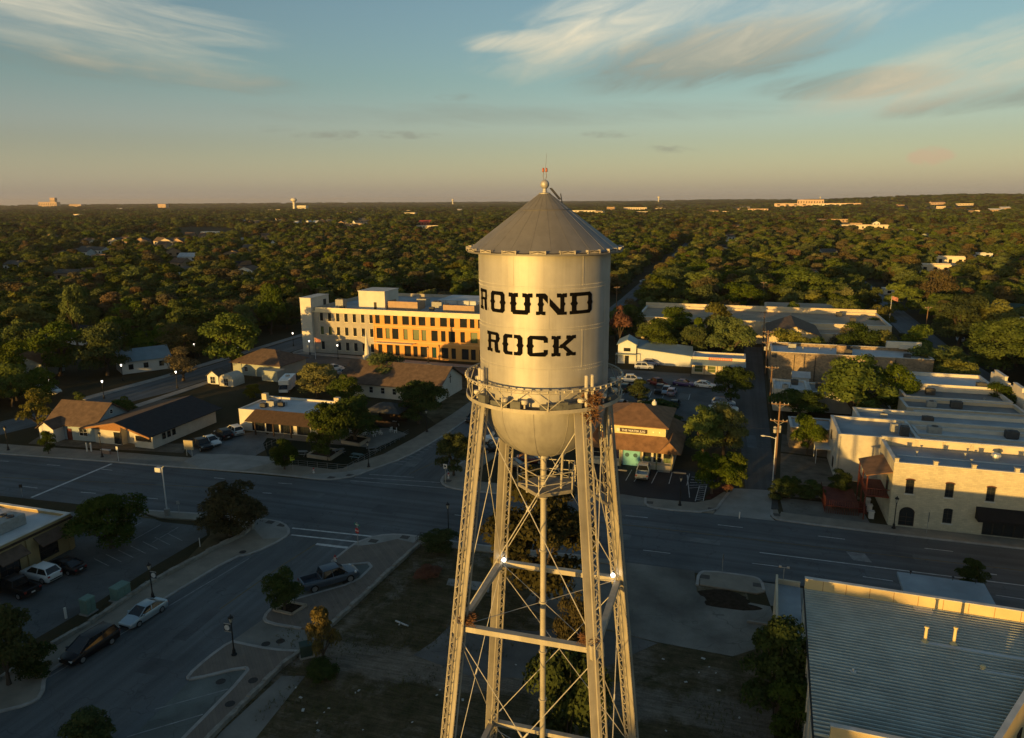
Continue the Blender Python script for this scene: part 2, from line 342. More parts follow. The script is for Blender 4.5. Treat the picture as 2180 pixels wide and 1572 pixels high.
sheet('east_street', [(48, 95), (60, 95), (60.5, 180), (58.5, 216), (60, 272), (64, 432), (55, 432), (51, 272), (48.5, 216), (48, 180)], .032, A_SIDE, False)
sheet('alley', [(3.4, 99), (7.4, 99), (7.6, 154), (8.2, 216), (3.6, 216), (1.5, 152)], .032, asphalt('asphalt_alley', (.072, .074, .072), .3, 'y'), False)
sheet('back_street', [(-39, 165), (3.6, 165.5), (3.6, 177), (-39, 178)], .024, A_LOT, False)
sheet('back_street', [(-117, 258), (-47, 270), (60, 268), (60, 276), (-47, 279), (-117, 268)], .016, A_LOT, False)
sheet('back_street', [(-117, 164), (-47.6, 160), (-47.6, 167), (-117, 173)], .016, A_LOT, False)
sheet('car_park', [(-38.8, 138), (1.8, 137), (2.0, 165), (-38.8, 165)], .020, A_LOT, False)
sheet('car_park', [(1226, 1052), (1310, 1052), (1480, 1072), (1497, 1060), (1530, 1015), (1450, 1000), (1310, 990), (1226, 985)], .030, A_NEW)
sheet('driveway', [(1519, 1096), (1551, 1050), (1560, 1040), (1645, 1045), (1640, 1100), (1650, 1110)], .040, CONC)
sheet('driveway', [(1240, 1069), (1374, 1078), (1374, 1061), (1325, 1053), (1240, 1050)], .040, CONC2)
sheet('car_park', [(150, 1090), (300, 1094), (345, 1112), (438, 1122), (441, 1140), (330, 1205), (180, 1300), (0, 1405), (-150, 1470), (-200, 1250), (60, 1150)], .024, A_LOT)
sheet('car_park', [(498, 925), (560, 918), (590, 945), (548, 968), (505, 995), (420, 985), (395, 958), (440, 930)], .028, asphalt('asphalt_pale', (.155, .168, .168), .2))
sheet('driveway', [(392, 985), (420, 968), (510, 970), (582, 975), (588, 985), (520, 1003), (430, 999)], .152, CONC)
sheet('driveway', [(250, 978), (330, 982), (392, 985), (380, 996), (325, 991), (248, 984)], .152, CONC2)
PATCH = asphalt('asphalt_patch', (.098, .106, .112), .2); PATCH2 = asphalt('asphalt_patch_pale', (.14, .15, .15), .25)
for k, (px, py, w_, d_, a_) in enumerate(((640, 1052, 7, 1.6, 3), (820, 1085, 3.2, 2.4, 0), (300, 1030, 5, 1.4, 6), (1480, 1150, 6, 1.2, -2), (1900, 1185, 4.5, 2.2, -2), (1760, 1205, 8, .9, -2), (560, 1235, 1.8, 4, 3), (420, 1330, 1.5, 5.5, 3), (330, 1420, 2.4, 2.2, 3), (880, 985, 2, 4, 0), (1600, 940, 1.6, 7, 2), (1430, 900, 3, 2, 0), (1300, 1140, 5, 1.6, -1), (120, 1020, 6, 1.1, 6))):
    c = G(px, py); ca, sa = math.cos(R(a_)), math.sin(R(a_)); sheet('road_patch', [(c.x + x * ca - y * sa, c.y + x * sa + y * ca) for x, y in ((-w_ / 2, -d_ / 2), (w_ / 2, -d_ / 2), (w_ / 2, d_ / 2), (-w_ / 2, d_ / 2))], .034, PATCH if k % 3 else PATCH2, False)
# pavements
walk('pavement', [(-60, 962), (0, 967), (138, 977), (248, 985), (325, 992), (504, 1004), (600, 1012), (682, 1022), (711, 1022), (756, 1015), (788, 1002), (858, 978), (927, 940), (1005, 887), (1080, 830), (1160, 770)], 4.2, WALKM)
walk('pavement', [(1230, 770), (1150, 850), (1080, 920), (1010, 970), (959, 1002), (938, 1022), (945, 1035), (973, 1043), (1010, 1047), (1060, 1052), (1110, 1057)], 3.6, WALKM)
pave('pavement', [(1374, 1062), (1374, 1077), (1402, 1085), (1519, 1094), (1543, 1060), (1551, 1050), (1541, 1049), (1514, 1066), (1480, 1072)], WALKM); kerb([(1374, 1062), (1374, 1077), (1402, 1085), (1519, 1094), (1543, 1060), (1551, 1050)])
pave('pavement', [(1643, 1087), (1643, 1100), (1654, 1106.5), (1659, 1098), (1655, 1087)], WALKM, .137); kerb([(1643, 1087), (1643, 1100), (1655, 1107)]); walk('pavement', [(1655, 1107), (1675, 1111), (1900, 1139), (2180, 1170), (2420, 1197)], 2.6, WALKM)
pave('pavement', [(289, 1087), (340, 1092), (450, 1097), (514, 1104), (565, 1107), (604, 1115), (618, 1133), (604, 1149), (537, 1181), (498, 1187), (348, 1277), (249, 1340), (135, 1412), (95, 1438), (90, 1484), (60, 1502), (0, 1517), (-80, 1535), (-160, 1535), (0, 1453), (96, 1389), (192, 1332), (312, 1251), (411, 1198), (459, 1171), (500, 1150), (531, 1131), (480, 1112), (340, 1104)], WALKM)
kerb([(289, 1087), (450, 1097), (514, 1104), (565, 1107), (604, 1115), (618, 1133), (604, 1149), (537, 1181), (498, 1187), (348, 1277), (249, 1340), (135, 1412), (95, 1438), (90, 1484), (60, 1502), (0, 1517), (-80, 1535)])
sheet('turf_verge', [(500, 1152), (529, 1133), (480, 1113), (340, 1105), (285, 1096), (305, 1104), (430, 1112), (447, 1122), (447, 1140), (400, 1190), (318, 1240), (200, 1318), (100, 1380), (0, 1447), (-80, 1490), (0, 1452), (96, 1388), (192, 1331), (312, 1250), (411, 1197), (459, 1170)], .05, DARKG)
plaza = [(692, 1208), (752, 1161), (770, 1153), (803, 1142), (847, 1139), (899, 1145), (960, 1154), (955, 1175), (893, 1160), (887, 1164), (830, 1218), (760, 1284), (698, 1340), (641, 1340), (569, 1328), (561, 1316), (583, 1292), (663, 1268), (757, 1242), (791, 1209), (784, 1200)]
pave('pavement', plaza, PAVER); kerb([(784, 1200), (692, 1209), (752, 1161), (770, 1153), (803, 1142), (847, 1139), (899, 1145), (1000, 1160), (1120, 1174), (1250, 1186)]); kerb([(791, 1209), (757, 1242), (663, 1268), (583, 1292), (561, 1316), (569, 1328), (641, 1340)]); kerb([(784, 1200), (791, 1209)])
sheet('corner_ramp', [(752, 1163), (770, 1154), (803, 1143), (847, 1140), (899, 1146), (880, 1158), (846, 1150), (800, 1160), (770, 1164)], .146, CONC)
sheet('corner_ramp', [(514, 1106), (565, 1109), (602, 1117), (615, 1133), (602, 1147), (560, 1150), (540, 1128), (524, 1116)], .146, CONC)
sheet('corner_ramp', [(640, 1014), (682, 1021), (711, 1021), (756, 1014), (786, 1002), (768, 1000), (740, 1006), (690, 1010)], .146, CONC)
walk_in = [(960, 1156), (1120, 1176), (1250, 1188), (1330, 1196), (1330, 1206), (1240, 1196), (1100, 1184), (955, 1168)]
pave('pavement', walk_in, WALKM)
plaza2 = [(641, 1389), (600, 1421), (520, 1500), (447, 1574), (420, 1600), (365, 1600), (393, 1572), (530, 1432), (522, 1421), (405, 1450), (399, 1442), (440, 1405), (492, 1368), (507, 1372), (575, 1385)]
pave('pavement', plaza2, PAVER); kerb([(641, 1389), (575, 1385), (507, 1371), (492, 1367), (440, 1405), (399, 1442), (405, 1450), (522, 1421), (530, 1432), (393, 1572), (365, 1600)])
sheet('driveway', [(492, 1367), (507, 1371), (575, 1384), (641, 1388), (660, 1372), (698, 1341), (641, 1341), (569, 1329), (562, 1318)], .032, CONC2)
sheet('parking_bay', [(692, 1209), (784, 1200), (791, 1208), (757, 1241), (663, 1267), (583, 1291)], .030, asphalt('bay_asphalt', (.14, .158, .148), .25))
sheet('parking_bay', [(405, 1450), (522, 1422), (530, 1431), (393, 1572), (340, 1625), (260, 1590)], .030, bpy.data.materials['bay_asphalt'])
# the vacant lot under the tower
def lot_mat():
    M = bpy.data.materials.new('lot_ground'); M.use_nodes = True; T = NT(M.node_tree); bs = T.n['Principled BSDF']; bs.inputs['Roughness'].default_value = 1; bs.inputs['Specular IOR Level'].default_value = .03
    t = T.new('ShaderNodeTexCoord').outputs['Object']; s = T.new('ShaderNodeSeparateXYZ'); T.l.new(t, s.inputs[0])
    n1, n2, n3 = T.noise(t, .16, 8, .62, .6), T.noise(t, .7, 7, .7, .4), T.noise(t, 5.5, 4, .7)
    turf = T.ramp(n2, [(.3, (.062, .061, .030)), (.55, (.118, .096, .056)), (.75, (.18, .142, .092))])
    dirt = T.ramp(n2, [(.3, (.16, .136, .105)), (.7, (.26, .225, .18))])
    # worn vehicle track from the driveway towards the tower
    yc = T.m('ADD', 52.8, T.m('MULTIPLY', T.m('ADD', s.outputs[0], 36), .05)); dy = T.m('DIVIDE', T.m('SUBTRACT', s.outputs[1], yc), 2.6); band = T.m('SUBTRACT', 1.0, T.m('MULTIPLY', dy, dy), clamp=True)
    f = T.ramp(T.m('ADD', T.m('ADD', n1, T.m('MULTIPLY', n2, .25)), T.m('MULTIPLY', band, .30)), [(.64, 0), (.80, 1)])
    mp = T.new('ShaderNodeMapping'); mp.inputs['Rotation'].default_value = (0, 0, .5); mp.inputs['Scale'].default_value = (.25, 3.2, 1); T.l.new(t, mp.inputs[0]); ruts = T.noise(mp.outputs[0], 1.0, 4, .6, 1.2)
    c = T.mix(f, turf, dirt); c = T.mix(.75, c, T.ramp(ruts, [(.36, (.62,) * 3), (.62, (1.15,) * 3)]), 'MULTIPLY'); c = T.mix(.6, c, T.ramp(n3, [(.3, (.5,) * 3), (.7, (1.2,) * 3)]), 'MULTIPLY')
    T.l.new(c, bs.inputs['Base Color']); bn = T.new('ShaderNodeBump'); bn.inputs['Strength'].default_value = .9; bn.inputs['Distance'].default_value = .12; T.l.new(T.m('ADD', n3, T.m('ADD', n2, ruts)), bn.inputs['Height']); T.l.new(bn.outputs[0], bs.inputs['Normal']); return M
sheet('vacant_lot', [(-41, 75), (-36, 73), (-41.5, 52), (-42.4, 40), (-43, 10), (5, 10), (5, 60), (3, 76), (-10, 77), (-33, 76)], .010, lot_mat(), False)
def blob(name, cx, cy, rx, ry, z, M, seed, n=28, j=.28):
    r = random.Random(seed); mb = MB(); c = G(cx, cy); k = [1 + r.uniform(-j, j) for _ in range(n)]
    k = [(k[i - 1] + k[i] + k[(i + 1) % n]) / 3 for i in range(n)]
    mb.poly([(c.x + rx * k[i] * math.cos(2 * math.pi * i / n), c.y + ry * k[i] * math.sin(2 * math.pi * i / n), z) for i in range(n)]); return setting(mb.build(name, M))
sheet('old_slab', [(925, 1365), (960, 1330), (1140, 1345), (1230, 1330), (1330, 1352), (1400, 1370), (1280, 1425), (1120, 1445), (1000, 1440), (880, 1395)], .022, asphalt('asphalt_weathered', (.125, .122, .114), .35))
sheet('concrete_lot', [(1240, 1200), (1332, 1198), (1478, 1216), (1484, 1262), (1640, 1292), (1652, 1330), (1640, 1372), (1560, 1398), (1400, 1368), (1300, 1342), (1180, 1320), (1110, 1290), (1150, 1240)], .024, LOTC)
sheet('concrete_lot', [(955, 1232), (1045, 1242), (1040, 1262), (950, 1246)], .026, CONC); sheet('concrete_lot', [(600, 1440), (650, 1440), (545, 1572), (440, 1600), (470, 1560)], .026, CONC2)
pave('pavement', [(1490, 1219), (1505, 1217), (1600, 1229), (1622, 1238), (1628, 1262), (1610, 1266), (1490, 1247)], WALKM); kerb([(1484, 1247), (1487, 1224), (1502, 1217), (1600, 1229), (1620, 1237), (1626, 1258)])
sheet('concrete_lot', [(1623, 1238), (1720, 1250), (1720, 1300), (1640, 1290), (1630, 1262)], .020, CONC2)
blob('oil_stain', 1540, 1272, 2.6, 1.6, .031, SOIL, 9); blob('dirt_patch', 1560, 1290, 2.8, .9, .029, SOIL, 11)
sheet('lawn', [(960, 930), (1010, 880), (1075, 830), (1010, 800), (930, 845), (900, 880)], .02, DARKG)
sheet('concrete_lot', [(1660, 1060), (1830, 1078), (1862, 1131), (1672, 1108)], .026, LOTC)
sheet('planting_bed', [(1500, 1062), (1535, 1030), (1552, 1040), (1512, 1064)], .045, mat('red_mulch', (.075, .035, .026), 1, .3, 2, spec=.05))
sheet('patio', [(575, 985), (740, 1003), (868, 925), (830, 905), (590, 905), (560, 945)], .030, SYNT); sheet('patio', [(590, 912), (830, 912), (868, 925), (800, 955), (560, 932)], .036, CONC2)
sheet('gravel_yard', [(60, 945), (200, 955), (390, 965), (400, 945), (350, 945), (198, 935), (90, 925)], .015, mat('gravel_soil', (.135, .118, .092), 1, .35, .6, spec=.05, detail=8))
walk('pavement', [(-118.2, 100), (-117.6, 130), (-117.2, 158)], -1.8, CONC, px=False); walk('pavement', [(-117.2, 174), (-117.4, 250)], -1.8, CONC, px=False); walk('pavement', [(-131.5, 118), (-129.6, 140), (-129.2, 200), (-128.6, 250)], 2.2, CONC, px=False)
walk('pavement', [(-116.5, 173.2), (-47.6, 168.2)], 2.4, CONC, px=False); 
sheet('gravel_yard', [(1662, 965), (1768, 978), (1772, 1012), (1835, 1064), (1660, 1058)], .016, bpy.data.materials['gravel_soil'])
sheet('gravel_yard', [(1665, 925), (1765, 935), (1768, 975), (1662, 962)], .014, bpy.data.materials['gravel_soil'])
# markings
for a, b in [((0, 982), (19, 983)), ((100, 990), (128, 992)), ((214, 999), (239, 1002)), ((48, 1036), (80, 1040)), ((172, 1048.5), (204, 1051)), ((303, 1060), (336, 1063)), ((456, 1018), (478, 1020)), ((559, 1050), (578, 1051)), ((592, 1029), (622, 1031)),
             ((1332, 1098.5), (1379, 1103)), ((1528, 1118), (1581, 1124)), ((1742, 1142), (1799, 1149)), ((1968, 1168), (2029, 1175)), ((1369, 1172), (1427, 1179)), ((1601, 1200), (1657, 1207)), ((1837, 1228.5), (1901, 1238)), ((2120, 1268), (2180, 1277)), ((968, 1097), (990, 1099)), ((1120, 1082), (1170, 1086))]: line('w', a, b)
line('w', (238, 988), (67, 1060), .45); line('w', (1617, 1177), (2230, 1254), .16)
line('w', (622, 1125), (803, 1144), .3); line('w', (620, 1139.5), (766, 1155), .3); line('w', (673, 1159), (741, 1167), .5)
line('f', (786, 1010.6), (881, 1017), .25); line('f', (755, 1017), (936, 1028), .25); line('f', (746, 1024), (950, 1040), .25)
line('y', (1200, 1107), (1340, 1119), .14); line('y', (1340, 1119), (2230, 1222), .14); line('y', (-20, 1016), (520, 1042), .14)
line('y', (600, 1205), (468, 1298), .14); line('y', (671, 1160), (600, 1205), .14); line('y', (926, 985), (870, 1010), .14)
line('f', (530, 1190), (105, 1442), .12); line('f', (486, 1468), (330, 1511), .12); line('f', (432, 1522), (270, 1570), .12)
for k in range(7): line('f', (1802 + k * 2.2, 1176 + k * 2.7), (1842 + k * 2.2, 1181 + k * 2.7), .22, z=.037)
for k in range(9): line('f', (905 - k * 11, 942 + k * 5.5), (930 - k * 9, 948 + k * 5.2), .14)
for k in range(6):                                                     # bays of the water shop
    line('w', (1317 + k * 0 + [15, 33, 70, 107, 145, 151][k], [1024, 1026, 1030, 1031, 1034, 1060][k]), ([1345, 1367, 1400, 1431, 1468, 1463][k] + 0, [1001, 1002, 1004, 1006, 1009, 1012][k]), .1)
for k in range(5): line('w', (1472 - k * 1.5, 1016 + k * 6), (1513 - k * 2.5, 1021 + k * 4), .1)
line('w', (1480, 1068), (1489, 1035), .1); line('w', (1497, 1067), (1504, 1035), .1)
for k in range(8): line('w', (1481 + k, 1064 - k * 4), (1496 + k, 1066 - k * 4), .1)
for x in (-33, -30.2, -27.4, -24.6, -21.8, -19, -16.2, -13.4, -10.6): line('w', (x, 153), (x, 158), .1, False)
for k in range(5): line('w', (-10.6, 153.4 + k), (-8.0, 153.4 + k), .1, False)
line('w', (-10.6, 153), (-10.6, 158), .1, False); line('w', (-8.0, 153), (-8.0, 158), .1, False)
for x in (-60, -57.2, -63, -66): line('f', (x - 10, 67), (x - 10, 71.5), .1, False)
for k in range(7): line('f', (200 + k * 26, 1190 - k * 9), (232 + k * 26, 1206 - k * 9), .1)
mb = line_mb['w']; c = G(2098, 1221, .036); mb.poly([c + Vector(v) for v in ((0, -.1, 0), (1.1, -.1, 0), (1.1, .1, 0), (0, .1, 0))]); mb.poly([c + Vector(v) for v in ((-.9, 0, 0), (0, -.45, 0), (0, .45, 0))])
for k, M in (('w', LINE_W), ('f', LINE_F), ('y', LINE_Y)):
    setting(line_mb[k].build('road_marking', M))
# utility covers in the road and pavements
for px, py in [(566, 1372), (597, 1366), (539, 1452), (490, 1502), (517, 1178), (470, 1452), (737, 1243)]:
    z = .15 if (px, py) in [(539, 1452), (490, 1502), (737, 1243)] else .164 if (px, py) == (517, 1178) else .038
    mb = MB(); c = G(px, py); mb.lathe([(.001, z), (.42, z)], 20, (c.x, c.y), caps=False); setting(mb.build('manhole_cover', mat('cast_iron', (.03, .028, .026), .7, .3, 8)))
# pavement joints and tactile pads
jm = MB()
for px, py in [(600, 1118), (575, 1112), (795, 1152), (862, 1144), (705, 1017), (745, 1012), (1382, 1070), (1516, 1084), (1652, 1096), (1500, 1228), (1614, 1246), (953, 1024)]:
    c = G(px, py, .152); jm.poly([c + Vector(v) for v in ((-.55, -.45, 0), (.55, -.45, 0), (.55, .45, 0), (-.55, .45, 0))])
setting(jm.build('tactile_paving', mat('tactile_grey', (.075, .068, .06), .9, .2, 3)))
setting(kerb_mb.build('kerb', KERB))
# ================================================================ the water tower
TWR = Vector((-9.47, 36.80, 0)); TR = 3.37
def silver(name, col, rough, metal, dirt=.12):
    M = bpy.data.materials.new(name); M.use_nodes = True; T = NT(M.node_tree); bs = T.n['Principled BSDF']
    bs.inputs['Roughness'].default_value = rough; bs.inputs['Metallic'].default_value = metal
    t = T.new('ShaderNodeTexCoord').outputs['Object']
    mp = T.new('ShaderNodeMapping'); mp.inputs['Scale'].default_value = (2.2, 2.2, .12); T.l.new(t, mp.inputs[0])
    f = T.noise(mp.outputs[0], 1.0, 6, .65); g = T.noise(t, .8, 5, .6)
    c = T.ramp(T.m('ADD', T.m('MULTIPLY', f, .5), T.m('MULTIPLY', g, .5)), [(.35, tuple(v * (1 - dirt) for v in col)), (.6, col)])
    T.l.new(c, bs.inputs['Base Color'])
    T.l.new(T.m('ADD', rough - .05, T.m('MULTIPLY', g, .1)), bs.inputs['Roughness'])
    bn = T.new('ShaderNodeBump'); bn.inputs['Strength'].default_value = .12; bn.inputs['Distance'].default_value = .03; T.l.new(g, bn.inputs['Height']); T.l.new(bn.outputs[0], bs.inputs['Normal'])
    return M
M_TANK = silver('aluminium_paint', (.44, .43, .41), .56, .38, .26); M_STEEL = silver('aluminium_paint_steel', (.44, .41, .34), .62, .2, .35); M_ROOF = silver('weathered_roof_paint', (.22, .215, .21), .6, .35, .22)
M_ROD = mat('rod_steel', (.46, .45, .42), .6, .1, 4, metal=.3); M_BLACKP = mat('black_lettering_paint', (.006, .006, .007), .9, .2, 3, spec=.0)
M_RUST = mat('rusty_clip', (.16, .11, .075), .85, .3, 6)
tower = thing('water_tower', 'tall silver steel water tower with conical roof and lattice legs lettered ROUND ROCK', 'water tower', TWR)
N = 96
mb = MB(); mb.lathe([(TR, 31.0), (TR, 38.52)], N, caps=False); mb.lathe([(TR * math.cos(a), 31.0 - 3.42 * math.sin(a)) for a in [i * math.pi / 2 / 16 for i in range(16)]] + [(.30, 27.6), (.30, 27.35), (.17, 27.3)], N, caps=False)
tank = mb.build('tank', M_TANK, tower, smooth=True)
mb = MB()
for z in (36.99, 34.97, 33.0): mb.lathe([(TR, z - .035), (TR + .012, z - .03), (TR + .012, z + .03), (TR, z + .035)], N, caps=False)
zz = [31.1, 33.0, 34.97, 36.99, 38.5]
for k in range(4):
    for j in range(6):
        a = R(60 * j + (18 if k % 2 else -12)); d = Vector((math.cos(a), math.sin(a), 0)) * (TR + .004); mb.bar(d + Vector((0, 0, zz[k])), d + Vector((0, 0, zz[k + 1])), .07, .016, up=d)
for j in range(12):                                                    # gores of the bowl
    a = 2 * math.pi * j / 12 + .1; P = [Vector((TR * 1.002 * math.cos(t) * math.cos(a), TR * 1.002 * math.cos(t) * math.sin(a), 31.0 - 3.43 * math.sin(t))) for t in [i * 1.45 / 14 for i in range(15)]]
    mb.tube(P, .014, 4)
mb.build('plate_seam', M_TANK, tank)
# rivet rows beside the seams
mb = MB()
f2 = Vector((TWR.x, TWR.y, 0)).normalized(); r2 = Vector((f2.y, -f2.x, 0))
for z in (36.90, 37.08, 34.88, 35.06, 32.91, 33.09):
    for j in range(150):
        a = 2 * math.pi * j / 150; p = Vector((math.cos(a) * TR, math.sin(a) * TR, z)); mb.box(p.x - .012, p.x + .012, p.y - .012, p.y + .012, z - .012, z + .012)
mb.build('rivet_row', M_TANK, tank)
def wrap(th, z, r=TR + .012):
    d = -f2 * math.cos(th) + r2 * math.sin(th); return (d.x * r, d.y * r, z)
# ---- lettering: western slab letters with median spurs
def inpoly(X, Y, P):
    ins = np.zeros(X.shape, bool); n = len(P)
    for i in range(n):
        (x1, y1), (x2, y2) = P[i], P[(i + 1) % n]
        if y1 == y2: continue
        c = ((y1 > Y) != (y2 > Y)) & (X < (x2 - x1) * (Y - y1) / (y2 - y1) + x1); ins ^= c
    return ins
def rect(a, b, c, d): return [(a, c), (b, c), (b, d), (a, d)]
def oct_(a, b, c, d, k): return [(a + k, c), (b - k, c), (b, c + k), (b, d - k), (b - k, d), (a + k, d), (a, d - k), (a, c + k)]
def spur(x, s=.06, h=.10, y=.5): return [(x, y - h), (x + s, y), (x, y + h), (x - s, y)]
def slab(a, b, y0, y1, up):                     # slab serif with a notched (fishtail) outer edge
    m_ = (a + b) / 2; n = .045
    if up: return [(a, y0), (b, y0), (b + .0, y1 - .02), (b - .02, y1), (m_ + .05, y1 - n * .2), (m_, y1 - n), (m_ - .05, y1 - n * .2), (a + .02, y1), (a, y1 - .02)]
    return [(a, y1), (b, y1), (b, y0 + .02), (b - .02, y0), (m_ + .05, y0 + n * .2), (m_, y0 + n), (m_ - .05, y0 + n * .2), (a + .02, y0), (a, y0 + .02)]
def glyph(ch, w):
    v = .25; h = .17; A = []; S = []
    if ch == 'O': A = [oct_(0, w, 0, 1, .12), spur(0), spur(w)]; S = [('cut', oct_(v, w - v, h, 1 - h, .05), [spur(v, .07), spur(w - v, .07)])]
    elif ch == 'D': A = [[(0, 0), (w - .14, 0), (w, .14), (w, .86), (w - .14, 1), (0, 1), (0, .84), (.1, .84), (.1, .16), (0, .16)], spur(.1, .07), spur(w, .05)]; S = [('cut', oct_(.1 + v, w - v, h, 1 - h, .03), [spur(.1 + v, .07), spur(w - v, .06)])]
    elif ch == 'U': A = [rect(.12, .12 + v, .1, .95), rect(w - .12 - v, w - .12, .1, .95), [(.12, .2), (.24, 0), (w - .24, 0), (w - .12, .2), (w - .2, h + .05), (.2, h + .05)], slab(0, .24 + v, .8, 1, 1), slab(w - .24 - v, w, .8, 1, 1), spur(.12), spur(.12 + v), spur(w - .12), spur(w - .12 - v)]
    elif ch == 'N': A = [rect(.12, .12 + .2, .1, .95), rect(w - .12 - .2, w - .12, .05, .95), slab(0, .44, 0, .17, 0), slab(0, .40, .83, 1, 1), slab(w - .48, w, .8, 1, 1), [(.12, 1), (.42, 1), (w - .12, .06), (w - .14, 0), (w - .42, 0)], slab(w - .46, w, 0, .15, 0), spur(.12), spur(w - .12), spur(.32, .05)]
    elif ch == 'R': A = [rect(.1, .1 + v, .05, .95), slab(0, .46, 0, .17, 0), [(0, 1), (w - .16, 1), (w - .05, .9), (w - .05, .6), (w - .16, .48), (.1, .48), (.1, .83), (0, .83)], [(w - .4, .5), (w - .14, .5), (w - .1, .15), (w, .15), (w, .02), (w - .1, 0), (w - .3, .0), (w - .38, .1)], spur(.1), spur(w - .05, .06, .08, .72)]; S = [('cut', rect(.1 + v, w - .3, .62, .85), [])]
    elif ch == 'C': A = [oct_(0, w, 0, 1, .12), spur(0)]; S = [('cut', [(v, h), (w + .1, h + .08), (w + .1, 1 - h - .08), (v, 1 - h)], [spur(v, .07), rect(w - .2, w, 1 - h - .16, 1 - h), rect(w - .2, w, h, h + .16)])]
    elif ch == 'K': A = [rect(.1, .1 + v, .05, .95), slab(0, .44, 0, .17, 0), slab(0, .44, .83, 1, 1), [(.3, .42), (w - .36, .9), (w - .1, .9), (w - .12, .8), (.52, .38)], slab(w - .5, w, .83, 1, 1), [(.38, .55), (.56, .62), (w - .12, .14), (w - .36, .1)], slab(w - .5, w, 0, .17, 0), spur(.1)]
    return A, S
def letters(word, spans, z0, z1):
    mb = MB(); H = z1 - z0
    for ch, (a0, a1) in zip(word, spans):
        w = R(a1 - a0) * TR / H; A, S = glyph(ch, w); res = .008
        xs = np.arange(-.1, w + .1, res); ys = np.arange(-.03, 1.03, res); XX, YY = np.meshgrid(xs + res / 2, ys + res / 2)
        g = np.zeros(XX.shape, bool)
        for P in A: g |= inpoly(XX, YY, P)
        for _, P, back in S:
            c = inpoly(XX, YY, P)
            for Q in back: c &= ~inpoly(XX, YY, Q)
            g &= ~c
        for i in range(len(ys)):
            j = 0
            while j < len(xs):
                if g[i, j]:
                    k = j
                    while k < len(xs) and g[i, k] and k - j < 15: k += 1
                    t0, t1 = R(a0) + xs[j] * H / TR, R(a0) + (xs[j] + (k - j) * res) * H / TR; za, zb = z0 + ys[i] * H, z0 + (ys[i] + res) * H
                    mb.poly([wrap(t0, za), wrap(t1, za), wrap(t1, zb), wrap(t0, zb)]); j = k
                else: j += 1
    return mb.build('lettering', M_BLACKP, tank, fix=False)
letters('ROUND', [(-72.5, -55.5), (-51, -34.5), (-30.5, -9.5), (-6.7, 18.5), (21, 43)], 35.68, 36.72)
letters('ROCK', [(-57.5, -40), (-36.5, -18), (-13.8, 3), (6, 27)], 33.66, 34.68)
# ---- roof
mb = MB(); mb.lathe([(3.97, 38.50), (3.97, 38.58)], N, caps=False); mb.lathe([(3.97, 38.58), (3.80, 38.67), (2.6, 39.58), (1.3, 40.56), (.27, 41.34)], N, caps=False); mb.lathe([(3.97, 38.50), (TR - .02, 38.50)], N, caps=False)
roof = mb.build('roof', M_ROOF, tower, smooth=True)
mb = MB()
for j in range(24):
    a = 2 * math.pi * j / 24 + .07; d = Vector((math.cos(a), math.sin(a), 0)); mb.bar(d * 3.80 + Vector((0, 0, 38.676)), d * .28 + Vector((0, 0, 41.34)), .014, .010)
mb.lathe([(1.32, 40.55), (1.34, 40.57), (1.30, 40.59)], 48, caps=False)
mb.build('roof_seam', M_ROOF, roof)
for j in range(18):
    mb = MB()
    a = 2 * math.pi * j / 18; d = Vector((math.cos(a), math.sin(a), 0)); t = Vector((-d.y, d.x, 0)); c = d * 3.93 + Vector((0, 0, 38.66)); mb.bar(c - t * .33, c + t * .33, .13, .14)
    mb.bar(c - t * .38 , c - t * .33, .17, .17); mb.bar(c + t * .33, c + t * .38, .17, .17)
    mb.build('light_box', mat('light_box_paint', (.36, .33, .28), .7, .3, 5), roof)
mb = MB()
for j in range(18):
    P = []
    for k in range(7):
        a = 2 * math.pi * (j + (k / 6)) / 18; sag = math.sin(math.pi * k / 6) * .09; P.append((4.0 * math.cos(a), 4.0 * math.sin(a), 38.70 - sag))
    mb.tube(P, .018, 5)
mb.build('light_cable', mat('black_cable', (.02, .016, .014), .8), roof)
mb = MB(); mb.lathe([(.28, 41.31), (.29, 41.38), (.13, 41.41), (.10, 41.58), (.14, 41.62)], 24); mb.sphere((0, 0, 41.80), .225, 24)
fin = mb.build('finial', M_TANK, roof, smooth=True)
mb = MB()
for s in (-1, 1):
    d = r2 * s; mb.tube([d * .04 + Vector((0, 0, 42.0)), d * .09 + Vector((0, 0, 42.2)), d * .06 + Vector((0, 0, 42.42))], .013, 6)
mb.tube([r2 * .02 + Vector((0, 0, 42.4)), r2 * .09 + Vector((0, 0, 43.3))], .006, 4)
mb.build('beacon_bracket', M_RUST, fin)
for s in (-1, 1):
    mb = MB(); c = r2 * s * .08; mb.lathe([(.05, 42.4), (.06, 42.42), (.06, 42.54), (.03, 42.6)], 12, (c.x, c.y)); mb.build('beacon_lamp', mat('red_beacon_glass', (.34, .11, .07), .3, .1, 4), fin, smooth=True)
mb = MB(); d = (r2 * .9 + f2 * .2).normalized(); t = Vector((-d.y, d.x, 0))      # roof ladder stub behind the ball
for s in (-.16, .16): mb.bar(d * .3 + t * s + Vector((0, 0, 41.62)), d * .8 + t * s + Vector((0, 0, 41.05)), .045)
mb.bar(d * .9 + Vector((0, 0, 40.9)), d * .82 + Vector((0, 0, 41.35)), .04)
mb.build('roof_ladder', mat('dark_iron', (.035, .033, .03), .7, .2, 4), roof)
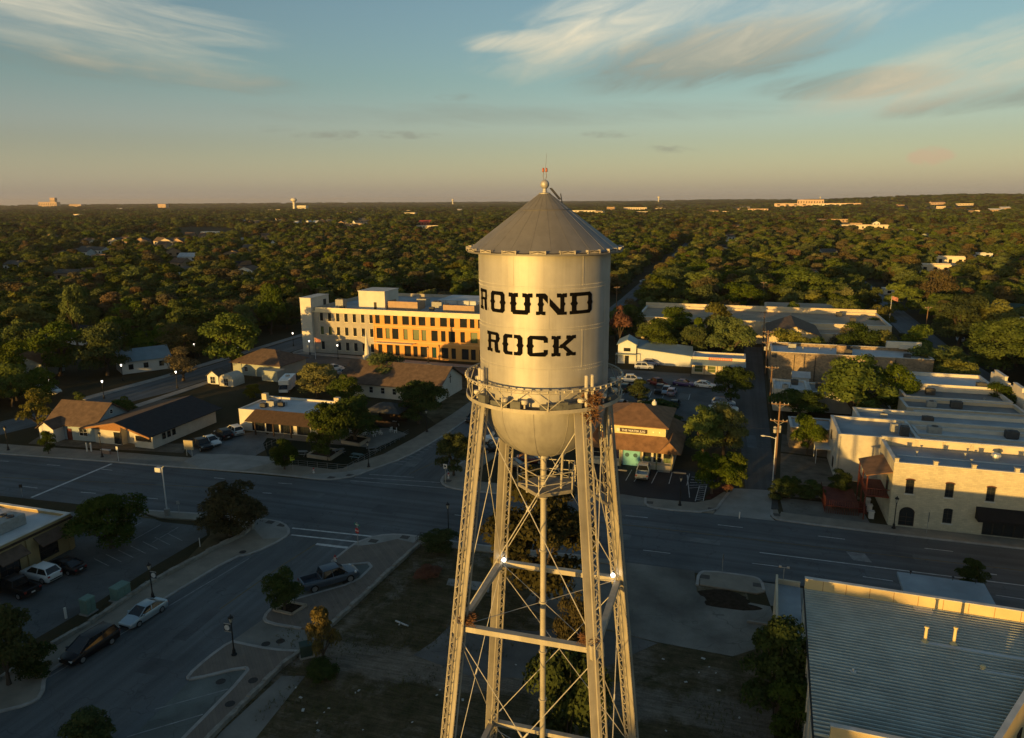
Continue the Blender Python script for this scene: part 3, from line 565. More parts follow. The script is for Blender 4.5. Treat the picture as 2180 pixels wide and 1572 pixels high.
# ---- legs
CORN = [Vector((-.707, -.707, 0)), Vector((.707, -.707, 0)), Vector((.707, .707, 0)), Vector((-.707, .707, 0))]
def leg_r(z): return 3.82 + .122 * (30.6 - z)
def LP(i, z): return CORN[i] * leg_r(z) + Vector((0, 0, z))
for i in range(4):
    rd = CORN[i]; tg = Vector((-rd.y, rd.x, 0)); top, bot = LP(i, 31.0), LP(i, 0.3); ax = (top - bot).normalized(); rr = rd - ax * rd.dot(ax); rr.normalize()
    sd_ = (1, -1, -1, 1)[i]; mb = MB(); o = tg * sd_ * .20               # one plate channel, two angle chords, laced on three sides
    mb.bar(bot + o, top + o, .05, .66, up=tg)
    for q in (-1, 1):
        e = o + rr * q * .315 + tg * sd_ * .05; mb.bar(bot + e, top + e, .03, .10, up=rr)
        e = -o + rr * q * .315; mb.bar(bot + e, top + e, .075, .075, up=rr)
    leg = mb.build('leg', M_STEEL, tower)
    n = 96
    for q in (-1, 1, 0):
        mb = MB()
        for k in range(n):
            p = bot.lerp(top, k / n); v = bot.lerp(top, (k + 1) / n); s = 1 if k % 2 else -1
            if q: mb.bar(p + tg * s * .19 + rr * q * .335, v - tg * s * .19 + rr * q * .335, .045, .018, up=rr)
            elif k % 2 == 0: v = bot.lerp(top, (k + 2) / n); s = 1 if k % 4 else -1; mb.bar(p + rr * s * .31 - o * 1.12, v - rr * s * .31 - o * 1.12, .045, .018, up=tg)
        mb.build('lacing', M_STEEL, leg)
    for z in (18.6, 5.85):
        mb = MB(); c = LP(i, z); mb.bar(c - ax * .38, c + ax * .38, .50, .74, up=tg); mb.build('joint_plate', M_STEEL, leg)
    mb = MB(); b0 = LP(i, 0); mb.box(b0.x - .7, b0.x + .7, b0.y - .7, b0.y + .7, -.2, .32); mb.build('footing', CONC, leg)
LV = [31.0, 18.6, 5.85, .3]
for lv in (18.6, 5.85):
    for i in range(4):
        a, b = LP(i, lv), LP((i + 1) % 4, lv); d = (b - a).normalized(); mb = MB(); n = Vector((-d.y, d.x, 0))
        for s in (-1, 1): mb.bar(a + n * s * .15 + d * .25, b + n * s * .15 - d * .25, .05, .28)
        mb.bar(a + d * .25 + Vector((0, 0, .15)), b - d * .25 + Vector((0, 0, .15)), .36, .03); mb.build('strut', M_STEEL, tower)
for k in range(3):
    for i in range(4):
        for a, b in ((LP(i, LV[k] - .5), LP((i + 1) % 4, LV[k + 1] + .3)), (LP((i + 1) % 4, LV[k] - .5), LP(i, LV[k + 1] + .3))):
            mb = MB(); mb.tube([a, b], .026, 5); m_ = a.lerp(b, .42); mb.tube([m_ - (b - a).normalized() * .18, m_ + (b - a).normalized() * .18], .055, 6); mb.build('brace_rod', M_ROD, tower)
for lv in (18.6, 5.85):                                                # rods from the corners to the riser
    for i in range(4): mb = MB(); mb.tube([LP(i, lv), Vector((0, 0, lv))], .018, 5); mb.build('spider_rod', M_ROD, tower)
mb = MB(); mb.lathe([(.17, 0), (.17, 27.4)], 20, caps=False)
for z in (2, 5.85, 9, 12.2, 15.4, 18.6, 21.8, 25.0): mb.lathe([(.17, z - .06), (.24, z - .05), (.24, z + .05), (.17, z + .06)], 20, caps=False)
mb.build('riser_pipe', M_STEEL, tower, smooth=True)
for x in (-.9, .95): mb = MB(); p = r2 * x - f2 * .3; mb.tube([p + Vector((0, 0, 25.4)), p * 1.1 + Vector((0, 0, 28.3))], .07, 8); mb.build('drain_pipe', M_STEEL, tower)
# ---- balcony and its railing
mb = MB(); mb.lathe([(3.42, 31.03), (4.09, 31.03), (4.09, 31.10), (3.42, 31.10)], N, caps=False); deckm = mb; mb = MB(); mb.lathe([(4.10, 30.98), (4.15, 30.98), (4.15, 31.17), (4.10, 31.17), (4.10, 30.98)], N, caps=False)
balc = mb.build('balcony', M_STEEL, tower); deckm.build('grating', mat('dark_grating', (.085, .08, .07), .9, .3, 5), balc)
VA = math.atan2(-f2.y, -f2.x) + R(3); mb = MB(); nb = 11
ring = lambda r, z: [(r * math.cos(2 * math.pi * j / N), r * math.sin(2 * math.pi * j / N), z) for j in range(N + 1)]
mb.tube(ring(4.12, 32.12), .045, 6); mb.tube(ring(4.12, 31.98), .022, 5)
for j in range(nb):
    a = 2 * math.pi * j / nb + VA; b = 2 * math.pi * (j + 1) / nb + VA; P = lambda t, z: Vector((4.12 * math.cos(t), 4.12 * math.sin(t), z)); m_ = (a + b) / 2
    mb.bar(P(a, 31.15), P(m_, 32.08), .04, .04); mb.bar(P(m_, 32.08), P(b, 31.15), .04, .04); mb.bar(P(a, 31.1), P(a, 32.05), .03, .03)
    mb.bar(P(a, 31.1) , P(a, 31.35), .16, .05)
for j in range(64):
    a = 2 * math.pi * j / 64; p = Vector((4.16 * math.cos(a), 4.16 * math.sin(a), 32.07)); mb.box(p.x - .035, p.x + .035, p.y - .035, p.y + .035, 32.02, 32.14)
mb.build('railing', M_STEEL, balc)
def on_ring(thd, r=3.9, z=31.15): return Vector(wrap(R(thd), z, r))
for thd in (-62, -30, -14, 28, 50, 70, 105, 140, 180, 215, 250):       # floodlights standing on the balcony
    c = on_ring(thd, 3.86); mb = MB(); mb.lathe([(.05, 31.14), (.05, 31.36)], 8, (c.x, c.y)); mb.lathe([(.09, 31.34), (.17, 31.40), (.19, 31.50), (.15, 31.58), (.05, 31.6)], 12, (c.x, c.y)); fl = mb.build('floodlight', mat('lamp_housing', (.5, .47, .40), .5, .1, 5), balc, smooth=True)
for thd, w in ((-33, .5), (-20, .26), (5, .55), (13, .26), (20, .45), (-50, .3), (60, .4)):
    c = on_ring(thd, 3.95, 31.3); t = Vector((c.y, -c.x, 0)).normalized(); mb = MB(); mb.bar(c - t * w, c + t * w, .26, .22 if w > .3 else .46); mb.build('equipment_box', mat('equipment_grey', (.10, .105, .10), .6, .2, 4), balc)
for thd, r, n in ((-61, 3.72, 2), (31.5, 3.95, 1), (36.5, 3.95, 1), (150, 3.9, 2)):
    for k in range(n):
        c = on_ring(thd + k * 4.5, r); mb = MB(); mb.lathe([(.04, 30.9), (.05, 31.2), (.10, 31.22), (.10, 32.72), (.04, 32.76)], 12, (c.x, c.y)); mb.build('panel_antenna', mat('antenna_grey', (.42, .40, .36), .5, .1, 3), balc, smooth=True)
# ---- platform round the riser and the catwalk to a leg
PZ = 25.6; M_GRATE = mat('platform_grating', (.20, .19, .17), .8, .25, 5)
hexa = [(-r2 * .25 - f2 * 1.3), (r2 * 1.55 - f2 * .55), (r2 * 1.75 + f2 * 1.2), (-r2 * .1 + f2 * 1.5), (-r2 * 1.45 + f2 * .45)]
mb = MB(); mb.prism([(p.x, p.y) for p in hexa], PZ, PZ + .06)
for a, b in zip(hexa, hexa[1:] + hexa[:1]): mb.bar(a + Vector((0, 0, PZ)), b + Vector((0, 0, PZ)), .08, .2)
end = LP(2, PZ) * .93; s0 = r2 * 1.6 + f2 * .9; s0.z = PZ; dd = (end - s0).normalized(); nn = Vector((-dd.y, dd.x, 0))
mb.bar(s0, end, .8, .08)
for s in (-.4, .4): mb.bar(s0 + nn * s, end + nn * s, .07, .2)
plat = mb.build('platform', M_GRATE, tower)
mb = MB()
for a, b in zip(hexa, hexa[1:] + hexa[:1]):
    for h in (.55, 1.1): mb.bar(a + Vector((0, 0, PZ + h)), b + Vector((0, 0, PZ + h)), .045)
    mb.bar(a + Vector((0, 0, PZ)), a + Vector((0, 0, PZ + 1.1)), .05); mb.bar(a + Vector((0, 0, PZ + .06)), b + Vector((0, 0, PZ + .55)), .03)
for s in (-.4, .4):
    for h in (.55, 1.1): mb.bar(s0 + nn * s + Vector((0, 0, h)), end + nn * s + Vector((0, 0, h)), .045)
    for t in (0, .33, .66, 1): p = s0.lerp(end, t) + nn * s; mb.bar(p, p + Vector((0, 0, 1.1)), .045)
mb.build('platform_rail', M_STEEL, plat)
# ladder beside the far right leg, lamps at the strut joints
mb = MB(); a, b = LP(2, 1) * 1.0 + CORN[2] * .42, LP(2, 31) + CORN[2] * .42; a.z, b.z = 1, 31; t = Vector((-CORN[2].y, CORN[2].x, 0))
for s in (-.2, .2): mb.bar(a + t * s, b + t * s, .05)
for k in range(90): p = a.lerp(b, k / 90); mb.bar(p - t * .2, p + t * .2, .025)
mb.build('ladder', M_STEEL, tower)
for i in (2, 3):
    c = LP(i, 18.95) * 1.0; c = Vector((c.x * .93, c.y * .93, 18.98)); mb = MB(); mb.sphere(c, .13, 12); mb.build('joint_lamp', mat('lit_lamp', (.9, .88, .8), .4, .02, 1, emit=(1, .93, .8, 5.0)), tower, smooth=True)
for i in (0, 1):
    c = LP(i, 18.9); mb = MB(); mb.sphere(Vector((c.x * .93, c.y * .93, 18.95)), .13, 12); mb.build('joint_lamp', mat('unlit_lamp', (.5, .46, .42), .4, .1, 1), tower, smooth=True)
# whip antenna and a dish on the right
mb = MB(); c = on_ring(62, 3.75); mb.tube([c + Vector((0, 0, -2.6)), c + Vector((0, 0, -.1))], .09, 8); mb.build('cable_conduit', M_STEEL, tower)
def twigs(name, c, rad, h, n, seed, label, M):
    r = random.Random(seed); mb = MB()
    for k in range(n):
        a = r.uniform(0, 6.28); q = Vector((math.cos(a), math.sin(a), 0)) * rad * r.uniform(.2, 1); p = c + q + Vector((0, 0, r.uniform(0, h))); d = Vector((r.uniform(-1, 1), r.uniform(-1, 1), r.uniform(-.5, .6))).normalized() * r.uniform(.18, .42)
        mb.bar(p - d, p + d, .022)
    o = mb.build(name, M); return tag(o, label, 'bird nest', 'bird nests on the water tower')
M_TWIG = mat('dry_twigs', (.17, .085, .04), .95, .35, 6)
c = TWR + on_ring(36, 3.95, 30.4); twigs('bird_nest', c, .4, 1.5, 260, 1, 'tall tangle of reddish twigs hanging below the balcony beside two antennas', M_TWIG)
c = LP(0, 18.85) * 1.0; c = TWR + Vector((c.x * .9, c.y * .95, 18.85)); twigs('bird_nest', c, .38, .4, 160, 2, 'twig nest on the strut joint of the left front tower leg', M_TWIG)
c = LP(1, 18.85); c = TWR + Vector((c.x * .9, c.y * .95, 18.85)); twigs('bird_nest', c, .4, .4, 160, 3, 'twig nest on the strut joint of the right front tower leg', M_TWIG)
CLEAR.append((TWR.x, TWR.y, 9))
# ================================================================ buildings
STUC_W = mat('white_stucco', (.58, .54, .46), .9, .1, .5, detail=7); STUC_C = mat('cream_stucco', (.56, .47, .33), .9, .12, .5, detail=7); STUC_G = mat('grey_stucco', (.40, .40, .37), .9, .14, .5, detail=7)
SIDING_W = mat('white_siding', (.58, .58, .55), .8, .08, .6); SIDING_B = mat('blue_siding', (.27, .33, .36), .8, .08, .6); SIDING_G = mat('sage_siding', (.30, .33, .29), .8, .1, .6)
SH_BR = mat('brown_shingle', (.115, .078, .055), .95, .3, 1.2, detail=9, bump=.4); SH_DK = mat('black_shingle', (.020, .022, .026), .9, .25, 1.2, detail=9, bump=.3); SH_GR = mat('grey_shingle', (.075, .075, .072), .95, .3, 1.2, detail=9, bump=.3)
SH_OR = mat('orange_brown_shingle', (.21, .115, .06), .95, .3, 1.0, detail=9, bump=.4)
ROOF_W = mat('white_membrane', (.50, .52, .53), .8, .2, .25, detail=8); ROOF_B = mat('bluegrey_membrane', (.27, .31, .34), .8, .25, .22, detail=8); ROOF_T = mat('tan_gravel_roof', (.34, .265, .19), .95, .22, .22, detail=8); ROOF_G = mat('grey_gravel_roof', (.19, .195, .19), .95, .3, .22, detail=8)
METAL_W = mat('white_metal_roof', (.46, .48, .49), .5, .15, .5, metal=.1); METAL_B = mat('blue_metal_roof', (.17, .24, .28), .5, .12, .5); WOOD = mat('varnished_wood', (.26, .125, .05), .7, .25, 2, stretch=(1, 1, 6)); WOOD_D = mat('dark_wood', (.055, .035, .024), .85, .3, 2); WOOD_R = mat('red_deck', (.11, .028, .018), .85, .3, 1.5)
GLASS = mat('window_glass', (.018, .022, .026), .08, .2, .3, spec=.6); GLASS_G = mat('green_blind_glass', (.085, .115, .045), .25, .25, .4, spec=.5); GLASS_T = mat('teal_glass', (.02, .06, .055), .1, .2, .4, spec=.6)
FR_W = mat('white_frame', (.6, .59, .55), .7, .05); FR_D = mat('dark_frame', (.03, .028, .025), .7, .1); FR_R = mat('maroon_frame', (.10, .025, .02), .7, .1)
LIME = stone_mat('limestone_block', (.60, .54, .38), (.50, .45, .33), (.46, .42, .34), .55, .24); RUBBLE = stone_mat('rubble_stone', (.42, .31, .20), (.25, .19, .13), (.33, .28, .21), .42, .27, var=1.6); GBRICK = stone_mat('grey_brick', (.43, .39, .32), (.38, .345, .29), (.41, .375, .32), .3, .12, bump=.15); BRICK = stone_mat('painted_block', (.60, .56, .47), (.57, .53, .45), (.5, .47, .4), .42, .2, bump=.25)
COPE = mat('pale_coping', (.52, .51, .48), .8, .2, .6, detail=7); UNIT = mat('hvac_paint', (.30, .30, .28), .7, .2, 2); UNIT_D = mat('hvac_dark', (.06, .06, .06), .8, .2, 3)
TERRA = mat('terracotta_panel', (.60, .30, .085), .8, .08, .8); BAND = mat('pale_band', (.66, .58, .40), .8, .08, .8)
def bld(name, label, cat, x, y, ang=0.0, clear=None, group=None):
    if clear: CLEAR.append(clear)
    return thing(name, label, cat, (x, y, 0), R(ang), group)
WMESH = {}
def win(parent, x, z, w, h, y=-.02, face='F', W_=0, D_=0, fr=None, gl=None, nx=1, nz=2, name='window', arch=0.0):
    """a framed window on the front (F), back (B), left (L) or right (R) wall of a box building W_ x D_"""
    fr = fr or FR_D; gl = gl or GLASS; key = (round(w, 2), round(h, 2), fr.name, gl.name, nx, nz, arch)
    if key not in WMESH:
        mb = MB(); t = .07; d = .07
        top = h - arch
        mb.box(-w / 2, -w / 2 + t, -d, 0, 0, top); mb.box(w / 2 - t, w / 2, -d, 0, 0, top); mb.box(-w / 2 + t, w / 2 - t, -d, 0, 0, t)
        if arch:
            n = 8; P = [(-w / 2 * math.cos(math.pi * i / n), top + arch * math.sin(math.pi * i / n)) for i in range(n + 1)]
            for i in range(n): mb.bar((P[i][0], -d / 2, P[i][1] - .04), (P[i + 1][0], -d / 2, P[i + 1][1] - .04), d, .14)
        else: mb.box(-w / 2 + t, w / 2 - t, -d, 0, h - t, h)
        for i in range(1, nx + 1 - 1 + 1):
            if i < nx + 0: mb.box(-w / 2 + w * i / nx - .02, -w / 2 + w * i / nx + .02, -.045, -.012, t, top)
        for i in range(1, nz): mb.box(-w / 2 + t, w / 2 - t, -.04, -.014, top * i / nz - .02, top * i / nz + .02)
        g = MB(); P = [(-w / 2 + .02, -.01, .02), (w / 2 - .02, -.01, .02), (w / 2 - .02, -.01, top)]
        if arch: P += [(w / 2 * .98 * math.cos(math.pi * i / 8), -.01, top + arch * .95 * math.sin(math.pi * i / 8)) for i in range(1, 8)]
        P.append((-w / 2 + .02, -.01, top)); 
        if not arch: P[2] = (w / 2 - .02, -.01, h - .02); P[3] = (-w / 2 + .02, -.01, h - .02)
        g.poly(P); WMESH[key] = (mb.mesh(name, fr), g.mesh('pane', gl))
    loc, rz = {'F': ((x, y, z), 0), 'B': ((x, D_ - y, z), math.pi), 'L': ((y, x, z), -math.pi / 2), 'R': ((W_ - y, x, z), math.pi / 2)}[face]
    o = ob(name, WMESH[key][0], parent, loc, rz); ob('pane', WMESH[key][1], o); return o
def flat(b, w, d, h, wall, roof, par=.5, t=.3, cope=True, z0=0.0):
    """flat-roofed block: four walls with parapet, roof deck, coping"""
    mb = MB(); mb.box(0, w, 0, t, z0, h); mb.box(0, w, d - t, d, z0, h); mb.box(0, t, t, d - t, z0, h); mb.box(w - t, w, t, d - t, z0, h); ws = mb.build('wall', wall, b)
    mb = MB(); mb.box(t, w - t, t, d - t, h - par - .2, h - par); rf = mb.build('roof', roof, b)
    if cope:
        mb = MB(); e = .05; mb.box(-e, w + e, -e, t + e, h + .002, h + .09); mb.box(-e, w + e, d - t - e, d + e, h + .002, h + .09); mb.box(-e, t + e, t + e, d - t - e, h + .002, h + .09); mb.box(w - t - e, w + e, t + e, d - t - e, h + .002, h + .09); mb.build('coping', COPE, ws)
    return ws, rf
def roof_bits(rf, w, d, z, n, seed, big=True):
    """rooftop plant: condensers, vents and pipes, each a piece of the roof"""
    r = random.Random(seed)
    for k in range(n):
        x, y = r.uniform(.1, .9) * w, r.uniform(.15, .85) * d; s = r.uniform(.7, 1.3)
        if big and k % 2 == 0:
            mb = MB(); mb.box(x - s * .7, x + s * .7, y - s * .5, y + s * .5, z + .12, z + s); mb.box(x - s * .6, x + s * .6, y - s * .4, y + s * .4, z, z + .12); u = mb.build('air_conditioner', UNIT if k % 4 else UNIT_D, rf)
            f = MB(); f.lathe([(s * .36, z + s), (s * .36, z + s + .08), (s * .30, z + s + .08), (.05, z + s + .04)], 16, (x, y), caps=False); f.build('fan_ring', UNIT_D, u)
        else:
            mb = MB(); mb.lathe([(.09, z), (.09, z + .5), (.18, z + .52), (.18, z + .62), (.02, z + .68)], 10, (x, y)); mb.build('vent_pipe', UNIT, rf)
def solid(mb, w, d, h, x0=0, y0=0): mb.box(x0, x0 + w, y0, y0 + d, 0, h)
def gable(b, w, d, h, rise, wall, roof, over=.5, along='x', th=.14, z0=0):
    """ridge runs along x (or y); walls with gable ends and two roof slopes with thickness"""
    mb = MB()
    if along == 'x':
        pts = lambda x: [(x, 0, z0), (x, d, z0), (x, d, h), (x, d / 2, h + rise), (x, 0, h)]
        mb.add(pts(0) + pts(w), [(0, 1, 2, 3, 4), (5, 6, 7, 8, 9), (0, 1, 6, 5), (1, 2, 7, 6), (4, 0, 5, 9)])
    else:
        pts = lambda y: [(0, y, z0), (w, y, z0), (w, y, h), (w / 2, y, h + rise), (0, y, h)]
        mb.add(pts(0) + pts(d), [(0, 1, 2, 3, 4), (5, 6, 7, 8, 9), (0, 1, 6, 5), (1, 2, 7, 6), (4, 0, 5, 9)])
    ws = mb.build('wall', wall, b); mb = MB(); s = rise / ((d if along == 'x' else w) / 2); lo = -over * s
    for sg in (0, 1):
        if along == 'x':
            ya, yb = (-over, d / 2) if sg == 0 else (d + over, d / 2); A = [(-over, ya, h + lo), (w + over, ya, h + lo), (w + over, yb, h + rise), (-over, yb, h + rise)]
        else:
            xa, xb = (-over, w / 2) if sg == 0 else (w + over, w / 2); A = [(xa, -over, h + lo), (xa, d + over, h + lo), (xb, d + over, h + rise), (xb, -over, h + rise)]
        A = [(x, y, z + .01) for x, y, z in A]; n = 4; mb.add(A + [(x, y, z + th) for x, y, z in A], [(0, 1, 2, 3), (4, 5, 6, 7)] + [(i, (i + 1) % n, n + (i + 1) % n, n + i) for i in range(n)])
    rf = mb.build('roof', roof, b); return ws, rf
def hip(b, w, d, h, rise, wall, roof, over=.6, th=.12, z0=0, inset=None, x0=0, y0=0, wallon=True):
    if wallon: mb = MB(); mb.box(x0, x0 + w, y0, y0 + d, z0, h); ws = mb.build('wall', wall, b)
    else: ws = None
    i = inset if inset is not None else d / 2; mb = MB(); o = over; q = h + .01
    V = [(x0 - o, y0 - o, q), (x0 + w + o, y0 - o, q), (x0 + w + o, y0 + d + o, q), (x0 - o, y0 + d + o, q), (x0 + i, y0 + d / 2, h + rise), (x0 + w - i, y0 + d / 2, h + rise)]
    V2 = [(x, y, z + th) for x, y, z in V[:4]]
    mb.add(V[:4] + V2 + [(x, y, z + th) for x, y, z in V[4:]], [(3, 2, 1, 0), (0, 1, 5, 4), (1, 2, 6, 5), (2, 3, 7, 6), (3, 0, 4, 7), (4, 5, 9, 8), (6, 7, 8, 9), (5, 6, 9), (7, 4, 8)])
    return ws, mb.build('roof', roof, b)
def holes_wall(mb, w, h, holes, t=.25, z0=0.0):
    """front wall sheet (y = 0) with real openings and their reveals"""
    xs = sorted({0, w} | {v for q in holes for v in q[:2]}); zs = sorted({z0, h} | {v for q in holes for v in q[2:]})
    for a, b in zip(xs[:-1], xs[1:]):
        for c, d in zip(zs[:-1], zs[1:]):
            mx, mz = (a + b) / 2, (c + d) / 2
            if any(q[0] < mx < q[1] and q[2] < mz < q[3] for q in holes): continue
            mb.poly([(a, 0, c), (b, 0, c), (b, 0, d), (a, 0, d)])
    for x0, x1, c, d in holes:
        mb.poly([(x0, 0, c), (x1, 0, c), (x1, t, c), (x0, t, c)]); mb.poly([(x0, 0, d), (x0, t, d), (x1, t, d), (x1, 0, d)])
        mb.poly([(x0, 0, c), (x0, t, c), (x0, t, d), (x0, 0, d)]); mb.poly([(x1, 0, c), (x1, 0, d), (x1, t, d), (x1, t, c)])
# ---------------------------------------------------------------- three-storey office behind the tank
def office():
    b = bld('office_building', 'three storey office block with orange and grey facade and white stair tower behind the tank', 'office building', -111.4, 176.3, -.6, (-118, -40, 172, 216))
    w1, w2, d, h, z1 = 18.6, 49.5, 36.0, 12.6, 12.0
    # grey brick part
    H = []; cx = [2.6 + 2.55 * i for i in range(7)]
    for i, x in enumerate(cx):
        for z in (9.0, 5.2, 1.0):
            if z == 1.0 and i == 1: continue
            H.append((x - .5, x + .5, z, z + 2.25))
    mb = MB(); holes_wall(mb, w1, z1 - .6, H); mb.box(0, .3, .28, d, 0, h); mb.box(0, w1 + w2, d - .3, d, 0, h)
    ws = mb.build('brick_wall', GBRICK, b, fix=False)
    for i, (x0, x1, za, zb) in enumerate(H):
        win(b, (x0 + x1) / 2, za, x1 - x0, zb - za, y=.2, fr=FR_D, gl=[GLASS, GLASS_G, GLASS][i % 3] if za > 4 else GLASS, nz=1)
    mb = MB()
    for x0, x1, za, zb in H: mb.box(x0 - .12, x1 + .12, -.07, -.003, za - .14, za); mb.box(x0 - .14, x0 - .01, -.05, -.003, za, zb)
    mb.build('sill', BAND, ws)
    # terracotta part
    px3 = {9.0: [(970, 45), (1068, 60), (1145, 45), (1245, 65), (1323, 40), (1402, 65), (1503, 45), (1605, 65), (1685, 42), (1790, 65), (1870, 42), (1955, 65)], 5.0: [(985, 60), (1065, 42), (1140, 62), (1240, 42), (1340, 62), (1417, 45), (1517, 60), (1600, 42), (1680, 62), (1780, 42), (1885, 65), (1968, 42)], .5: [(985, 42), (1080, 60), (1155, 42), (1255, 62), (1330, 42), (1410, 62), (1510, 42), (1612, 62), (1693, 42), (1800, 65), (1875, 45), (1960, 62)]}
    T2 = []
    for z, L in px3.items():
        for k in range(2):
            for px, w in L: x = (px + k * 1060 - 930) * .0302; T2.append((x - w * .0151, x + w * .0151, z, z + 2.85))
    T2 = [q for q in T2 if q[1] < w2 - .4]
    mb = MB(); holes_wall(mb, w2, z1 - .6, T2, .35); mb.M = Matrix.Translation((w1, -.02, 0)); m2 = MB(); m2.M = mb.M; holes_wall(m2, w2, z1 - .6, T2, .35)
    tw = m2.build('terracotta_wall', TERRA, b, fix=False)
    r = random.Random(4)
    for x0, x1, za, zb in T2: win(b, w1 + (x0 + x1) / 2, za, x1 - x0, zb - za, y=.25, fr=FR_D, gl=GLASS if za > 8 else r.choice([GLASS, GLASS_G, GLASS_G]) if za > 4 else r.choice([GLASS, GLASS, GLASS_T]), nz=1)
    mb = MB()
    for z in (4.2, 8.35): mb.box(w1, w1 + w2, -.12, -.024, z, z + .35)
    mb.box(w1 - .12, w1 + .12, -.16, -.03, 0, z1 - .6); mb.build('floor_band', mat('orange_band', (.64, .36, .13), .8, .06, 1), tw)
    mb = MB(); mb.box(w1 + w2 - .35, w1 + w2, .02, d, 0, z1 - .6); mb.build('end_wall', TERRA, b)
    mb = MB(); mb.box(-.05, w1 + w2 + .3, -.35, .3, z1 - .6, z1 - .25); mb.box(.9, w1 + w2 + .2, -.25, .25, z1 - .25, z1 + .75); mb.build('parapet', BAND, b)
    mb = MB(); mb.box(w1 + 1, w1 + 12, -2.2, -.05, 4.05, 4.2); mb.build('entrance_canopy', BAND, b)
    mb = MB(); mb.box(.3, w1 + w2 - .36, .36, d - .3, z1 - .8, z1 - .3); rf = mb.build('roof', ROOF_B, b)
    # stair tower, lift house, plant screens
    mb = MB(); mb.box(-3.4, 0, -.8, 8.5, 0, 15.2); st = mb.build('stair_tower', STUC_W, b); mb = MB(); e = .12; mb.box(-3.4 - e, e, -.8 - e, 8.5 + e, 15.202, 15.35); mb.build('coping', COPE, st)
    mb = MB(); mb.box(.002, .1, 5.6, 6.9, 12, 14.2); mb.build('door', FR_D, st)
    mb = MB(); mb.box(10.5, 18.6, 7, 15.5, z1 - .3, 16.6); lh = mb.build('lift_house', STUC_W, b); mb = MB(); mb.box(10.35, 18.75, 6.85, 15.65, 16.602, 16.8); mb.build('coping', COPE, lh)
    mb = MB(); mb.box(15.2, 16, 6.93, 6.998, z1 - .3, z1 + 1.7); mb.build('door', FR_D, lh)
    SCREEN = mat('tan_screen', (.36, .25, .16), .8, .12, 1)
    for x0, x1, y0, y1, hh in ((19, 28, 8, 13, 2.0), (36, 45, 7, 11, 1.7), (52, 58, 9, 14, 1.8)):
        mb = MB(); mb.box(x0, x1, y0, y0 + .12, z1 - .3, z1 + hh); mb.box(x1 - .12, x1, y0 + .12, y1, z1 - .3, z1 + hh); mb.box(x0, x0 + .12, y0 + .12, y1, z1 - .3, z1 + hh); mb.build('plant_screen', SCREEN, rf)
    for x0, x1, y0, y1, hh in ((3.6, 6, 6, 8, 2.2), (24, 27, 16, 19, 1.8), (30, 33, 13, 15, 1.5)):
        mb = MB(); mb.box(x0, x1, y0, y1, z1 - .3, z1 + hh); u = mb.build('air_handler', UNIT, rf)
        f = MB(); [f.lathe([(.55, z1 + hh), (.55, z1 + hh + .2), (.45, z1 + hh + .2), (.1, z1 + hh + .1)], 14, (x0 + .7 + k * 1.1, (y0 + y1) / 2), caps=False) for k in range(2)]; f.build('fan_ring', UNIT_D, u)
    mb = MB(); mb.box(28, 62, 22, 34, z1 - .3, z1 + .9); mb.build('raised_roof', ROOF_W, rf)
    mb = MB()
    for k in range(9): mb.box(27 + k * 3.6, 27.14 + k * 3.6, 21.6, 21.74, z1 - .3, z1 + .9)
    mb.bar((27, 21.67, z1 + .8), (59, 21.67, z1 + .8), .08); mb.bar((20, 5, z1), (60, 5, z1), .3); mb.build('roof_rail', UNIT, rf)
    roof_bits(rf, 60, 20, z1 - .3, 7, 31)
office()
